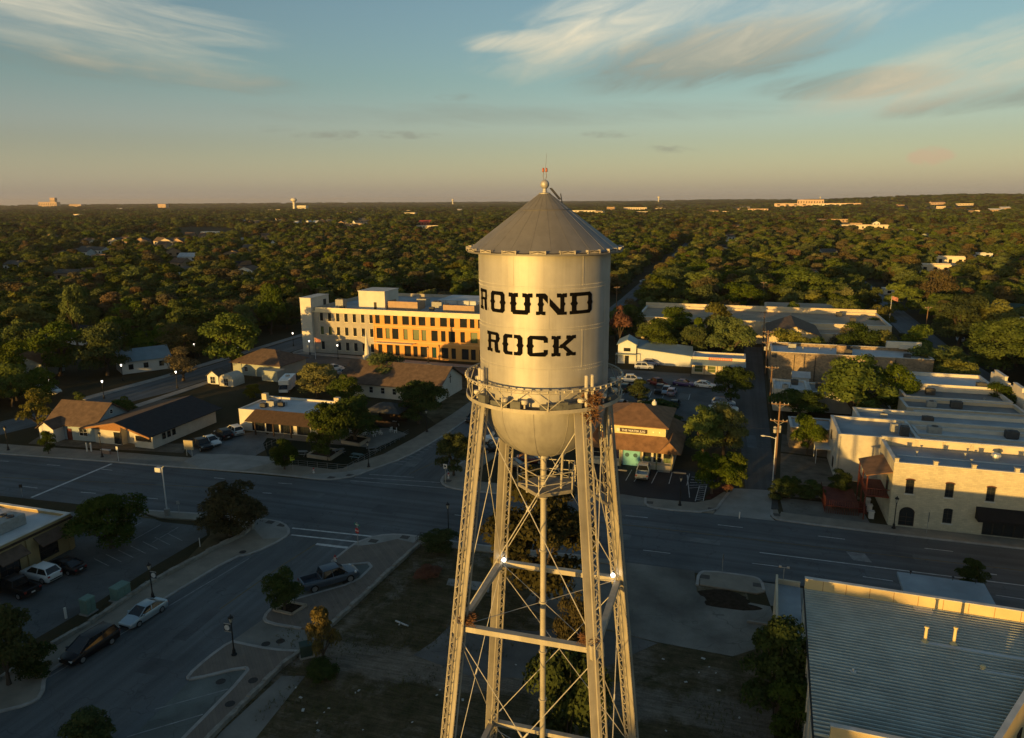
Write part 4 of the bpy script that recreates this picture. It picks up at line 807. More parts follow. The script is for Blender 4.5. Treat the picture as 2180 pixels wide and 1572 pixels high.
# ---------------------------------------------------------------- right: stone corner restaurant and its row
def stone_block():
    b = bld('stone_building', 'pale limestone two storey corner building with arched windows and black awning', 'building', 20.6, 97.75, 0, (18, 60, 96, 112)); w, d, h = 33.0, 9.6, 8.5
    H = [(1.15, 2.95, 0.15, 2.75), (6.1, 7.15, 1.1, 3.1), (10.55, 15.2, .1, 2.3)]
    W2 = [(x - .48, x + .48, 4.55, 6.5) for x in (2.0, 6.45, 10.95, 15.3, 19.8, 24.2)]
    mb = MB(); holes_wall(mb, w, h, H + W2, .3); mb.box(0, .4, .32, d, 0, h); mb.box(w - .4, w, .32, d, 0, h); mb.box(.4, w - .4, d - .4, d, 0, h + .5)
    def archfill(x0, x1, z, a):
        c = (x0 + x1) / 2; r = (x1 - x0) / 2; n = 10; P = [(c - r * math.cos(math.pi * i / n), z - a + a * math.sin(math.pi * i / n)) for i in range(n + 1)]
        for i in range(n): mb.poly([(P[i][0], 0, P[i][1]), (P[i + 1][0], 0, P[i + 1][1]), (P[i + 1][0], 0, z), (P[i][0], 0, z)])
    for q in W2: archfill(q[0], q[1], q[3], .16)
    archfill(*H[0][:2], H[0][3], .85); archfill(*H[1][:2], H[1][3], .16)
    ws = mb.build('wall', LIME, b, fix=False)
    for q in W2: win(b, (q[0] + q[1]) / 2, q[2], .96, 1.95, y=.16, fr=FR_D, gl=GLASS, nx=2, nz=4, arch=.16)
    win(b, (H[1][0] + H[1][1]) / 2, 1.1, 1.05, 2.0, y=.16, fr=FR_D, gl=GLASS, nx=2, nz=3, arch=.16)
    mb = MB()
    for q in W2:
        c = (q[0] + q[1]) / 2
        for i in range(6):
            a0, a1 = math.pi * i / 6, math.pi * (i + 1) / 6; mb.bar((c - .54 * math.cos(a0), -.03, 6.36 + .2 * math.sin(a0)), (c - .54 * math.cos(a1), -.03, 6.36 + .2 * math.sin(a1)), .06, .1)
    mb.build('arch_trim', FR_R, ws)
    mb = MB(); [mb.box(q[0] - .1, q[1] + .1, -.1, -.003, q[2] - .14, q[2]) for q in W2 + [H[1]]]; mb.build('sill', COPE, ws)
    dr = win(b, 2.05, .15, 1.8, 2.6, y=.2, fr=WOOD_D, gl=GLASS, nx=2, nz=3, name='arched_door', arch=.85)
    for k in range(4): win(b, 11.15 + 1.16 * k, .1, 1.14, 2.2, y=.2, fr=FR_D, gl=GLASS, nx=1, nz=1, name='shop_window')
    mb = MB(); A = [(9.6, -.004, 3.75), (15.9, -.004, 3.75), (15.9, -1.35, 2.55), (9.6, -1.35, 2.55)]; mb.add(A + [(9.6, -1.35, 2.25), (15.9, -1.35, 2.25)], [(0, 1, 2, 3), (3, 2, 5, 4)]); mb.add([A[0], A[3], (9.6, -1.35, 2.25), (9.6, -.004, 2.25)], [(0, 1, 2, 3)]); mb.add([A[1], A[2], (15.9, -1.35, 2.25), (15.9, -.004, 2.25)], [(3, 2, 1, 0)]); mb.build('awning', mat('black_canvas', (.012, .011, .012), .9, .2, 3), b, fix=False)
    mb = MB(); mb.box(.45, w - .45, .42, d - .42, h - 1.0, h - .6); rf = mb.build('roof', ROOF_B, b)
    mb = MB(); mb.box(-.05, w + .05, -.06, .36, h + .002, h + .1); mb.box(-.05, .46, .37, d, h + .002, h + .1); mb.box(0, w, d - .5, d + .06, h + .502, h + .62); mb.build('coping', COPE, ws)
    for x in (.2, 4.6, 8.8, 13.4, 17.9, 22.5, 27): mb = MB(); mb.box(x - .22, x + .22, -.02, .42, h + .102, h + .55); mb.box(x - .28, x + .28, -.08, .48, h + .55, h + .63); mb.build('parapet_block', LIME, ws)
    mb = MB()
    for k in range(9): mb.box(1.2 + k * 3.3, 4.1 + k * 3.3, d - .49, d - .42, h - .58, h + .48)
    mb.build('parapet_panel', STUC_C, ws)
    mb = MB(); mb.box(1.2, w - 1, 4.9, 5.1, h - .6, h - .5); mb.build('roof_curb', ROOF_W, rf)
    mb = MB(); mb.lathe([(.4, h - .6), (.4, h - .1), (.6, h - .05), (.5, h + .25), (.1, h + .35)], 14, (13, 6.5)); mb.build('roof_fan', mat('bright_metal', (.55, .55, .5), .35, .1, 3, metal=.6), rf)
    # balcony on the west wall: posts, deck, shed roof
    mb = MB(); A = [(-3.0, .8, 6.1), (-.003, .3, 7.0), (-.003, 7.4, 7.0), (-3.0, 7.4, 6.1)]; mb.add(A + [(x, y, z + .12) for x, y, z in A], [(0, 1, 2, 3), (4, 5, 6, 7), (0, 1, 5, 4), (1, 2, 6, 5), (2, 3, 7, 6), (3, 0, 4, 7)]); bal = mb.build('porch_roof', SH_OR, b)
    mb = MB(); mb.box(-2.8, -.003, .9, 7.2, 3.3, 3.5)
    for y in (.95, 4.1, 7.15): mb.box(-2.85, -2.7, y - .07, y + .07, 0, 6.15)
    mb.build('porch_deck', WOOD_R, b); mb = MB()
    for k in range(22): mb.box(-2.82, -2.78, 1 + k * .28, 1.04 + k * .28, 3.5, 4.4)
    for k in range(9): mb.box(-2.7 + k * .3, -2.66 + k * .3, .92, .96, 3.5, 4.4)
    mb.bar((-2.8, .95, 4.42), (-2.8, 7.2, 4.42), .09); mb.bar((-2.8, .94, 4.42), (-.05, .94, 4.42), .09); mb.build('porch_rail', WOOD_R, b)
    mb = MB(); mb.box(-.06, -.003, 2.2, 3.4, 3.5, 5.6); mb.build('porch_door', GLASS_T, b)
    roof_bits(rf, w, d - 2, h - .6, 4, 3, False)
stone_block()
def deck():
    t = bld('wooden_deck', 'dark red timber deck and stair beside the limestone corner building', 'deck', 13.3, 99.6); mb = MB(); mb.box(0, 4.2, 0, 7, 1.0, 1.15); mb.build('platform', WOOD_R, t)
    mb = MB()
    for k in range(15): mb.box(.1 + k * .28, .16 + k * .28, -.04, 0, 0, 2.0)
    for k in range(24): mb.box(-.04, 0, .1 + k * .28, .16 + k * .28, 0, 2.0)
    mb.build('screen', WOOD_R, t); mb = MB()
    for k in range(6): mb.box(4.25, 5.3, 1.2 + k * .32, 1.5 + k * .32, .15 * k, .15 * k + .16)
    mb.build('stair', WOOD_R, t)
deck()
def block(name, label, x0, y0, x1, y1, h, wall, roof, par=.5, cat='building', bits=0, seed=1, wins=(), t=.35, group=None):
    b = bld(name, label, cat, x0, y0, 0, (x0, x1, y0, y1), group); w, d = x1 - x0, y1 - y0; ws, rf = flat(b, w, d, h, wall, roof, par, t)
    if bits: roof_bits(rf, w, d, h - par, bits, seed)
    for q in wins: win(b, *q[:4], face=q[4], W_=w, D_=d, **(q[5] if len(q) > 5 else {}))
    return b
b = block('painted_annex', 'two storey cream brick annex with a plain sunlit wall behind the stone corner building', 15.9, 112.9, 26.8, 123, 7.1, BRICK, ROOF_B, .35, bits=0, wins=[(3, 1, 1, 1.6, 'L'), (7, 4.2, .9, 1.4, 'L')])
mb = MB(); mb.box(-2.2, -.003, 6.5, 10, 2.4, 2.55); mb.box(-2.1, -2.0, 6.6, 6.7, 0, 2.4); mb.box(-2.1, -2.0, 9.8, 9.9, 0, 2.4); mb.build('lean_to_roof', METAL_W, b)
mb = MB(); mb.bar((10.7, -.1, 0), (10.7, -.1, 7), .12); mb.bar((.3, -.1, 0), (.3, -.1, 6.8), .1); mb.build('downpipe', UNIT, b)
for k, (x, y, s) in enumerate(((8.2, 4.5, 1.0), (9.3, 3.0, 1.1), (9.9, 5.6, .8))): mb = MB(); mb.box(x - s / 2, x + s / 2, y - s / 2, y + s / 2, 6.75, 6.8 + s * 1.3); mb.build('air_conditioner', UNIT if k != 1 else UNIT_D, b)
block('roof_row_building', 'low grey roofed building wedged behind the sunlit parapet of the stone corner building', 27.0, 110, 49, 116.6, 6.6, BRICK, ROOF_B, .35, bits=3, seed=2)
block('roof_row_building', 'white parapeted building with two rooftop condensers in the main street row', 27.2, 116.9, 49, 121.5, 6.9, STUC_W, ROOF_W, .5, bits=4, seed=5)
block('roof_row_building', 'bluish flat roofed shop with a black cable across its roof in the main street row', 20.0, 123.4, 48.5, 129.4, 7.0, STUC_W, ROOF_B, .55, bits=3, seed=7)
block('roof_row_building', 'small lower white roofed shop stepping down the main street row', 30.5, 130, 48, 135.8, 5.6, STUC_W, ROOF_W, .5, bits=4, seed=9)
block('roof_row_building', 'greenish grey flat roofed shop beside the big oak in the main street row', 29.5, 136.2, 47.8, 143, 5.9, STUC_C, ROOF_G, .55, bits=3, seed=11)
block('roof_row_building', 'shop with a two level grey roof near the far end of the main street row', 30.5, 143.4, 47.6, 151.5, 6.1, STUC_W, ROOF_G, .6, bits=2, seed=13)
block('roof_row_building', 'farthest white edged shop of the main street row behind the big oak', 31, 152, 47.5, 162.5, 6.6, STUC_W, ROOF_W, .6, bits=2, seed=15)
# stepped white parapets towards the east street
for k, y in enumerate((110.3, 117.2, 124.0, 130.4, 136.6, 143.8, 152.4)):
    p = thing('street_parapet', 'stepped white false front %s' % ['nearest the limestone corner building', 'above the two condensers', 'at the end of the cable crossed roof', 'of the small lower shop', 'of the greenish grey roofed shop', 'of the shop with the two level roof', 'of the farthest white edged shop'][k], 'false front', (49.3, y, 0), 0, 'false fronts of the main street row')
    mb = MB(); ln = [6, 4, 5.2, 5.2, 6.2, 7.4, 9.8][k]; mb.box(0, .45, 0, ln, 0, 7.6); mb.box(0, .45, ln * .2, ln * .8, 7.6, 8.3); mb.build('wall', STUC_W, p); mb = MB(); mb.box(-.08, .53, ln * .2 - .08, ln * .8 + .08, 8.302, 8.42); mb.build('coping', COPE, p)
b = block('old_stone_building', 'long rubble stone building with white roof and rusty water tank on top', 8.9, 176.5, 42.5, 189.0, 6.6, RUBBLE, ROOF_W, .7, bits=9, seed=17)
mb = MB(); mb.lathe([(1.0, 5.9), (1.05, 6.0), (1.05, 7.9), (.95, 8.0)], 18, (15.5, 5)); mb.build('roof_tank', mat('rusty_tank', (.34, .24, .14), .8, .3, 1.5), b, smooth=True)
mb = MB(); mb.box(26, 33.4, 11.5, 12.45, 6.7, 8.2); mb.box(28.6, 33.3, 10.5, 11.5, 6.7, 7.4); mb.build('stepped_parapet', STUC_W, b)
for x in (5, 9.5, 14.5, 26): mb = MB(); mb.box(x, x + .14, -.12, -.003, .2, 6.2); mb.build('downpipe', FR_D, b)
mb = MB(); mb.box(.1, 1.2, -.06, -.003, 5.3, 6.4); mb.build('sign_panel', UNIT_D, b)
b = block('flat_roofed_shed', 'low white edged shed with a warm wall lamp at the alley', 8.6, 149.5, 15.0, 158.2, 4.4, STUC_W, ROOF_W, .3, bits=3, seed=19); mb = MB(); mb.box(1.6, 2.1, -.12, -.003, 3.2, 3.5); mb.build('wall_lamp', mat('warm_lamp', (.9, .6, .25), .4, .05, 1, emit=(1, .6, .2, 1.2)), b)
block('flat_roofed_shed', 'darker low building joined behind the white edged alley shed', 15.3, 150.5, 24.5, 158.5, 4.0, STUC_G, ROOF_G, .3, bits=2, seed=21)
b = bld('stone_shed', 'small rubble stone shed with pale metal roof near the utility pole', 'shed', 10.3, 126.5, 0, (10, 17.5, 126, 133)); flat(b, 7, 6.5, 3.6, RUBBLE, ROOF_B, .2, .35)
b = bld('white_shed', 'small white metal roofed shed in front of the rubble stone building', 'shed', 13.4, 169.2, 0, (13, 17, 168, 172)); gable(b, 3.4, 2.8, 2.6, .9, SIDING_W, METAL_W, .25)
# long old school-like building with gable wing
b = block('long_tan_building', 'long tan roofed two storey building with arched windows behind the trees', -28, 221.5, 42, 246, 6.6, STUC_C, ROOF_T, .6, bits=12, seed=23, t=.5, wins=[(11 + 2.6 * k, 3.6, 1.2, 2.0, 'F', dict(arch=.3)) for k in range(8)] + [(2.5 + 2.4 * k, 3.6, 1.2, 2.0, 'F', dict(arch=.3)) for k in range(3)])
mb = MB(); mb.box(-.3, 70, 25, 25.6, 0, 7.6); mb.box(38, 66, 26, 46, 0, 6.2); mb.build('rear_wing', STUC_C, b)
mb = MB(); mb.box(38.5, 65.5, 26.5, 45.5, 6.21, 6.4); mb.build('rear_roof', ROOF_T, b)
b = bld('gabled_hall', 'cream gable ended hall lit by the sun at the alley end', 'hall', 9.3, 200.5, 0, (9, 23, 200, 221)); gable(b, 12.4, 19, 6.4, 2.4, STUC_C, SH_BR, .5, 'y'); win(b, 6.2, 6.6, 1.2, .7)
b = block('cream_annex', 'plain cream annex beyond the gabled hall', 22.4, 212, 40, 221, 5.4, STUC_C, ROOF_T, .4)
# shops around the back car park
b = bld('white_workshop', 'white workshop with blue grey metal roof and small porch', 'shop', -27.9, 184.6, 4, (-29, -9, 184, 200)); gable(b, 4.6, 7, 5.0, 1.2, SIDING_W, METAL_B, .35, 'y'); win(b, 2.3, 3.2, 1.7, .9); mb = MB(); mb.box(-.5, 5.0, -1.6, -.003, 2.6, 2.75); mb.box(-.4, -.3, -1.5, -1.4, 0, 2.6); mb.box(4.8, 4.9, -1.5, -1.4, 0, 2.6); mb.build('porch_roof', METAL_B, b); win(b, 2.3, 0, 1.0, 2.1, name='door', nz=1)
mb = MB(); mb.add([(4.9, .6, 0), (18.5, -1.2, 0), (18.5, 8, 0), (4.9, 8, 0), (4.9, .6, 3.9), (18.5, -1.2, 2.7), (18.5, 8, 3.4), (4.9, 8, 4.8)], [(0, 1, 5, 4), (1, 2, 6, 5), (2, 3, 7, 6), (3, 0, 4, 7)]); mb.build('side_wing', mat('corrugated_white', (.50, .52, .52), .6, .12, 4, stretch=(4, 4, .3)), b)
mb = MB(); A = [(4.7, .3, 3.95), (18.8, -1.5, 2.75), (18.8, 8.2, 3.45), (4.7, 8.2, 4.85)]; mb.add(A + [(x, y, z + .12) for x, y, z in A], [(0, 1, 2, 3), (4, 5, 6, 7), (0, 1, 5, 4), (1, 2, 6, 5), (2, 3, 7, 6), (3, 0, 4, 7)]); mb.build('side_roof', METAL_B, b)
b = bld('corner_shop', 'low shop with white parapet, red sign board and deep blue awning facing the car park', 'shop', -8.9, 177.6, 0, (-9, 4, 176, 184)); flat(b, 12.2, 6.5, 4.2, STUC_C, ROOF_W, .3, .3)
mb = MB(); A = [(-.3, -.004, 3.5), (12.4, -.004, 3.5), (12.4, -2.4, 2.7), (-.3, -2.4, 2.7)]; mb.add(A + [(x, y, z + .12) for x, y, z in A], [(0, 1, 2, 3), (4, 5, 6, 7), (0, 1, 5, 4), (1, 2, 6, 5), (2, 3, 7, 6), (3, 0, 4, 7)]); mb.build('awning_roof', METAL_B, b)
for x in (0, 3, 6, 9, 12.1): mb = MB(); mb.box(x - .07, x + .07, -2.3, -2.16, 0, 2.7); mb.build('post', WOOD_D, b)
mb = MB(); mb.box(3.8, 9.2, -.12, -.003, 3.66, 4.25); sg = mb.build('sign_board', mat('red_sign', (.42, .07, .03), .6, .1, 2), b); mb = MB(); [mb.box(4.1 + k * .42, 4.38 + k * .42, -.14, -.122, 3.82, 4.1) for k in range(12)]; mb.build('lettering', STUC_C, sg)
for x in (1.6, 4.6, 8.2, 10.8): win(b, x, .5, 2.0, 1.7, fr=FR_W, gl=GLASS if x > 8 else GLASS_G)
# ---------------------------------------------------------------- the water shop
def textmesh(s, size, M, name, parent, loc, rot=(math.pi / 2, 0, 0), depth=.02, bold=.0, align='CENTER'):
    cu = bpy.data.curves.new('t', 'FONT'); cu.body = s; cu.size = size; cu.align_x = align; cu.extrude = depth / 2; cu.offset = bold
    o = bpy.data.objects.new('t', cu); COL.objects.link(o); bpy.context.view_layer.update()
    me = bpy.data.meshes.new_from_object(o.evaluated_get(bpy.context.evaluated_depsgraph_get())); bpy.data.objects.remove(o); bpy.data.curves.remove(cu)
    me.materials.clear(); me.materials.append(M); n = bpy.data.objects.new(name, me); COL.objects.link(n); n.parent = parent; n.location = loc; n.rotation_euler = rot; return n
def jug():
    b = bld('water_shop', 'brown roofed water shop with THE WATER JUG sign over the car park', 'shop', -20.9, 110.9, -1, (-24, -5, 108, 131)); w, d = 13.2, 14
    OL = mat('olive_trim', (.26, .24, .12), .85, .1, 1)
    mb = MB(); mb.box(0, w, 0, d, 0, 3.0); mb.build('wall', STUC_C, b)
    # skirt roof and gables
    mb = MB(); o = 1.2; z0, z1 = 2.75, 4.7; V = [(-o, -o, z0), (w + o, -o, z0), (w + o, d + o, z0), (-o, d + o, z0), (1.4, 1.3, z1), (w - 1.4, 1.3, z1), (w - 1.4, d - 1.3, z1), (1.4, d - 1.3, z1)]
    mb.add(V, [(0, 1, 5, 4), (1, 2, 6, 5), (2, 3, 7, 6), (3, 0, 4, 7), (3, 2, 1, 0)]); sk = mb.build('skirt_roof', SH_OR, b)
    mb = MB(); V = [(w - 2.2, -o - .1, z0 + .1), (w + o + .1, -o - .1, z0 + .1), (w - .5, -o - .1, z0 + 1.9), (w - 2.2, 4, z0 + .1), (w + o + .1, 4, z0 + .1), (w - .5, 4, z0 + 1.9)]; mb.add(V, [(0, 1, 2), (3, 5, 4), (0, 2, 5, 3), (1, 4, 5, 2)]); mb.build('gable_roof', SH_OR, b); mb = MB(); V = [(w - x, y, z) for x, y, z in V]; mb.add(V, [(2, 1, 0), (4, 5, 3), (3, 5, 2, 0), (2, 5, 4, 1)]); mb.build('gable_roof', SH_OR, b)
    mb = MB(); mb.box(1.4, w - 1.4, 1.28, d - 1.3, z0 + .5, 6.1); up = mb.build('upper_wall', mat('olive_cream', (.55, .50, .26), .9, .08, .8), b)
    hip(b, w - 2.8, d - 2.6, 6.1, 2.1, None, SH_OR, .5, .12, 0, 4.4, 1.4, 1.3, False)
    mb = MB(); mb.box(4.6, 8.9, 1.14, 1.26, 4.98, 5.62); sg = mb.build('sign_board', mat('sign_brown', (.05, .03, .02), .7, .1, 3), up)
    mb = MB(); mb.lathe([(.30, 0), (.30, .08)], 16); s2 = mb.build('sign_roundel', FR_W, sg, loc=(4.35, 1.26, 5.3)); s2.rotation_euler = (math.pi / 2, 0, 0)
    textmesh('THE WATER JUG', .50, FR_W, 'lettering', sg, (6.75, 1.13, 5.12), bold=.012)
    for x in (2.3, 3.3, 9.9, 10.9): mb = MB(); mb.sphere((x, 1.2, 5.35), .13, 10); mb.build('wall_lamp', mat('amber_lamp', (.9, .62, .25), .4, .02, 1, emit=(1, .62, .2, .5)), up, smooth=True)
    # shop front: windows, posters, entrance, planter boxes and posts
    for x, wd in ((1.5, 1.8), (4.0, 1.7), (9.2, 1.4), (10.8, 1.4), (12.3, 1.3)): win(b, x, .8, wd, 1.7, fr=FR_W, gl=GLASS)
    mb = MB(); mb.box(3.4, 4.7, -.14, -.1, 1.0, 2.3); mb.build('poster', mat('poster_navy', (.04, .03, .07), .6, .3, 2), b)
    mb = MB(); mb.box(5.4, 8.1, -.32, -.004, 0, 2.7); en = mb.build('dispenser_kiosk', mat('kiosk_blue', (.16, .42, .46), .6, .08, 2), b)
    for x in (6.1, 7.4): mb = MB(); mb.lathe([(.001, 0), (.34, 0), (.34, .02)], 16); e = mb.build('kiosk_emblem', mat('kiosk_dark', (.03, .09, .10), .6, .1, 3), en, loc=(x, -.325, 1.75)); e.rotation_euler = (math.pi / 2, 0, 0)
    for x in (9.2, 12.3): mb = MB(); mb.box(x - .55, x + .55, -.13, -.1, .95, 1.7); mb.build('window_graphic', mat('graphic_green', (.10, .14, .06), .6, .6, 3), b)
    mb = MB(); mb.box(0, 5.0, -1.15, -.25, 0, .7); mb.box(8.5, w, -1.15, -.25, 0, .8); mb.build('planter_wall', STUC_C, b)
    for x in (0, 5.1, 8.4, 10.8, 13.1): mb = MB(); mb.box(x - .1, x + .1, -1.16, -.96, 0, 2.8); mb.build('porch_post', OL, b)
    mb = MB(); mb.lathe([(.35, 8.2), (.4, 8.3), (.4, 8.6), (.3, 8.8), (.12, 8.9), (.12, 9.1)], 14, (9.2, d / 2)); mb.build('roof_jug', FR_W, b, smooth=True)
jug()
# ---------------------------------------------------------------- near right: metal roofed hall
def metal_hall():
    b = bld('metal_roofed_hall', 'large hall with ribbed grey metal roof and sunlit cream parapets', 'building', 6.7, 45.2, -2.6, (5, 30, 20, 68)); w, d, h = 24.0, 20.4, 6.5
    CR = mat('cream_panel', (.60, .47, .25), .85, .1, .5, detail=6)
    ca, sa = math.cos(R(-2.6)), math.sin(R(-2.6))
    def L(px, py, z=6.6): p = G(px, py, z); x, y = p.x - 6.7, p.y - 45.2; return x * ca + y * sa, -x * sa + y * ca
    xr = lambda y: 9.6 + .53 * y                                       # the slanting east side
    mb = MB(); mb.box(0, .3, 0, d, 0, h - .1); mb.box(.3, xr(0), 0, .3, 0, h - .1); mb.box(.3, xr(d), d - .3, d, 0, h - .1)
    ws = mb.build('wall', STUC_W, b)
    for k in range(7): mb = MB(); mb.box(-.1, -.003, 1 + k * 2.9, 1.25 + k * 2.9, 0, h - .2); mb.build('pilaster', STUC_W, ws)
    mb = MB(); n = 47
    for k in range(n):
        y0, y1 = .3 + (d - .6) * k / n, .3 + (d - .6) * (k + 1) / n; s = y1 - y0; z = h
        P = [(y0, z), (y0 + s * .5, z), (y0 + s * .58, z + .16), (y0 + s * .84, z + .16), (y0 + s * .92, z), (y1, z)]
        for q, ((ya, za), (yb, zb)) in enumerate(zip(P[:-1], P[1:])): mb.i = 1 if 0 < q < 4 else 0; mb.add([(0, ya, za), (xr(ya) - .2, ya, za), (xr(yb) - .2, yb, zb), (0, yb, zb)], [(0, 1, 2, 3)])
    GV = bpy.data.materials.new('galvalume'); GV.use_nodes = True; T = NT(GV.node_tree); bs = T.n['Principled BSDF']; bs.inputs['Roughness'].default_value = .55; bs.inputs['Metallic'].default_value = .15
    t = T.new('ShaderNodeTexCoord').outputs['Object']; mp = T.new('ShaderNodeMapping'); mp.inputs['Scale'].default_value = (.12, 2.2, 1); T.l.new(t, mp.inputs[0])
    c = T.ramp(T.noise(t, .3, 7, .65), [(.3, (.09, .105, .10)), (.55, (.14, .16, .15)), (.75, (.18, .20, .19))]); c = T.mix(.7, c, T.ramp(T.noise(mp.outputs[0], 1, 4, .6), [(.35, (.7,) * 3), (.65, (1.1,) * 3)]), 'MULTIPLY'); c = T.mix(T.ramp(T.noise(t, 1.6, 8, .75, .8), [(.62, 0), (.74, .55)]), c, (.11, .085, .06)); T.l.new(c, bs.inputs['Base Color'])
    rf = mb.build('ribbed_roof', [GV, mat('rib_light_tint', (.42, .455, .42), .5, .18, .5, metal=.15, detail=7)], b, fix=False)  # pans darker and ribs lighter, painting the rib shading into the colour
    mb = MB(); mb.box(0, xr(d) + 6, d - .3, d, h - .1, h + 1.1); pb = mb.build('rear_parapet', CR, b); mb = MB(); mb.box(-.04, xr(d) + 6, d - .36, d + .06, h + 1.102, h + 1.17); mb.build('coping', COPE, pb)
    mb = MB(); [mb.box(x, x + .04, d - .315, d - .302, h, h + 1.08) for x in [1.5 + 1.9 * k for k in range(12)]]; mb.build('panel_joint', WOOD, pb)
    mb = MB(); mb.box(.9, xr(0) + .1, -.05, .25, 0, h + 1.3); pf = mb.build('front_parapet', CR, b); mb = MB(); mb.box(.86, xr(0) + .2, -.1, .3, h + 1.302, h + 1.37); mb.build('coping', COPE, pf)
    mb = MB(); mb.prism([(xr(.3) - .3, .3), (xr(.3), .3), (xr(d - .3), d - .3), (xr(d - .3) - .3, d - .3)], 0, h + .9); ps = mb.build('side_parapet', CR, b); mb = MB(); mb.prism([(xr(.3) - .36, .3), (xr(.3) + .06, .3), (xr(d - .36) + .06, d - .36), (xr(d - .36) - .36, d - .36)], h + .902, h + .97); mb.build('coping', COPE, ps)
    mb = MB(); mb.bar((-.06, .2, h + .02), (-.06, d - .2, h + .02), .12, .14); mb.build('gutter', FR_D, b)
    for y in (1.6, 4.6, 7.6):
        o = win(b, 0, 2.2, 1.1, 2.4); o.location = (xr(y) + .02, y, 2.6); o.rotation_euler = (0, 0, math.atan2(1, .53))
    CP = mat('cream_pipe', (.62, .50, .26), .6, .1, 3)
    for px, py, s in ((1969, 1367, 1.35), (2030, 1372, 1.5)): x, y = L(px, py); mb = MB(); mb.lathe([(.13, h), (.11, h + s), (.17, h + s), (.17, h + s + .12), (.02, h + s + .14)], 10, (x, y)); mb.lathe([(.3, h + .14), (.14, h + .3)], 10, (x, y), caps=False); mb.build('flue_pipe', CP, rf, smooth=True)
    x, y = L(2092, 1426); mb = MB(); mb.lathe([(.14, h), (.14, h + .3), (.22, h + .32), (.15, h + .45)], 10, (x, y)); mb.build('roof_vent', CP, rf); x, y = L(1816, 1430); mb = MB(); mb.lathe([(.09, h), (.09, h + .35)], 8, (x, y)); mb.lathe([(.25, h + .14), (.1, h + .2)], 10, (x, y), caps=False); mb.build('roof_vent', COPE, rf)
    x, y = L(1960, 1367); mb = MB(); mb.box(x, min(x + 8.5, xr(y) - .4), y - .16, y + .1, h + .125, h + .15); x, y = L(2088, 1428); mb.box(x, xr(y) - .5, y - .1, y + .1, h + .125, h + .15); x, y = L(1965, 1298); mb.box(x - .7, x + .7, y - .5, y + .5, h + .124, h + .14); mb.build('roof_patch', ROOF_W, rf)
    # lower box on the west side
    mb = MB(); mb.box(-2.3, -.003, 15.4, 15.7, 0, 4.0); mb.box(-2.3, -2.1, 15.7, 26, 0, 4.6); mb.box(-2.1, -.003, 25.8, 26, 0, 4.2); mb.build('side_box_wall', STUC_C, b); mb = MB(); mb.box(-2.1, -.003, 15.7, 25.8, 3.5, 3.7); mb.build('side_box_roof', ROOF_B, b)
    mb = MB(); mb.tube([(-1.6, 25.9, 4.2), (-1.6, 25.9, 5.5)], .04, 6); mb.bar((-2.0, 25.9, 5.5), (-1.2, 25.9, 5.5), .06); mb.box(-2.1, -1.85, 25.8, 26, 5.5, 5.65); mb.box(-1.35, -1.1, 25.8, 26, 5.5, 5.65); mb.build('roof_light', UNIT, b)
metal_hall()
b = bld('flat_canopy', 'pale flat forecourt canopy behind the metal roofed hall', 'canopy', 17.5, 73.0, -2, (17, 26, 72, 78)); mb = MB(); mb.box(0, 7.8, 0, 4.3, 3.3, 3.6); mb.build('canopy_roof', ROOF_B, b)
for x, y in ((.6, .5), (7.2, .5), (.6, 3.8), (7.2, 3.8)): mb = MB(); mb.box(x - .09, x + .09, y - .09, y + .09, 0, 3.3); mb.build('post', UNIT, b)
for x in (1.2, 5, 7): mb = MB(); mb.lathe([(.03, 3.6), (.03, 3.9), (.12, 3.92), (.1, 4.0)], 8, (x, 4.1)); mb.build('canopy_lamp', FR_D, b)
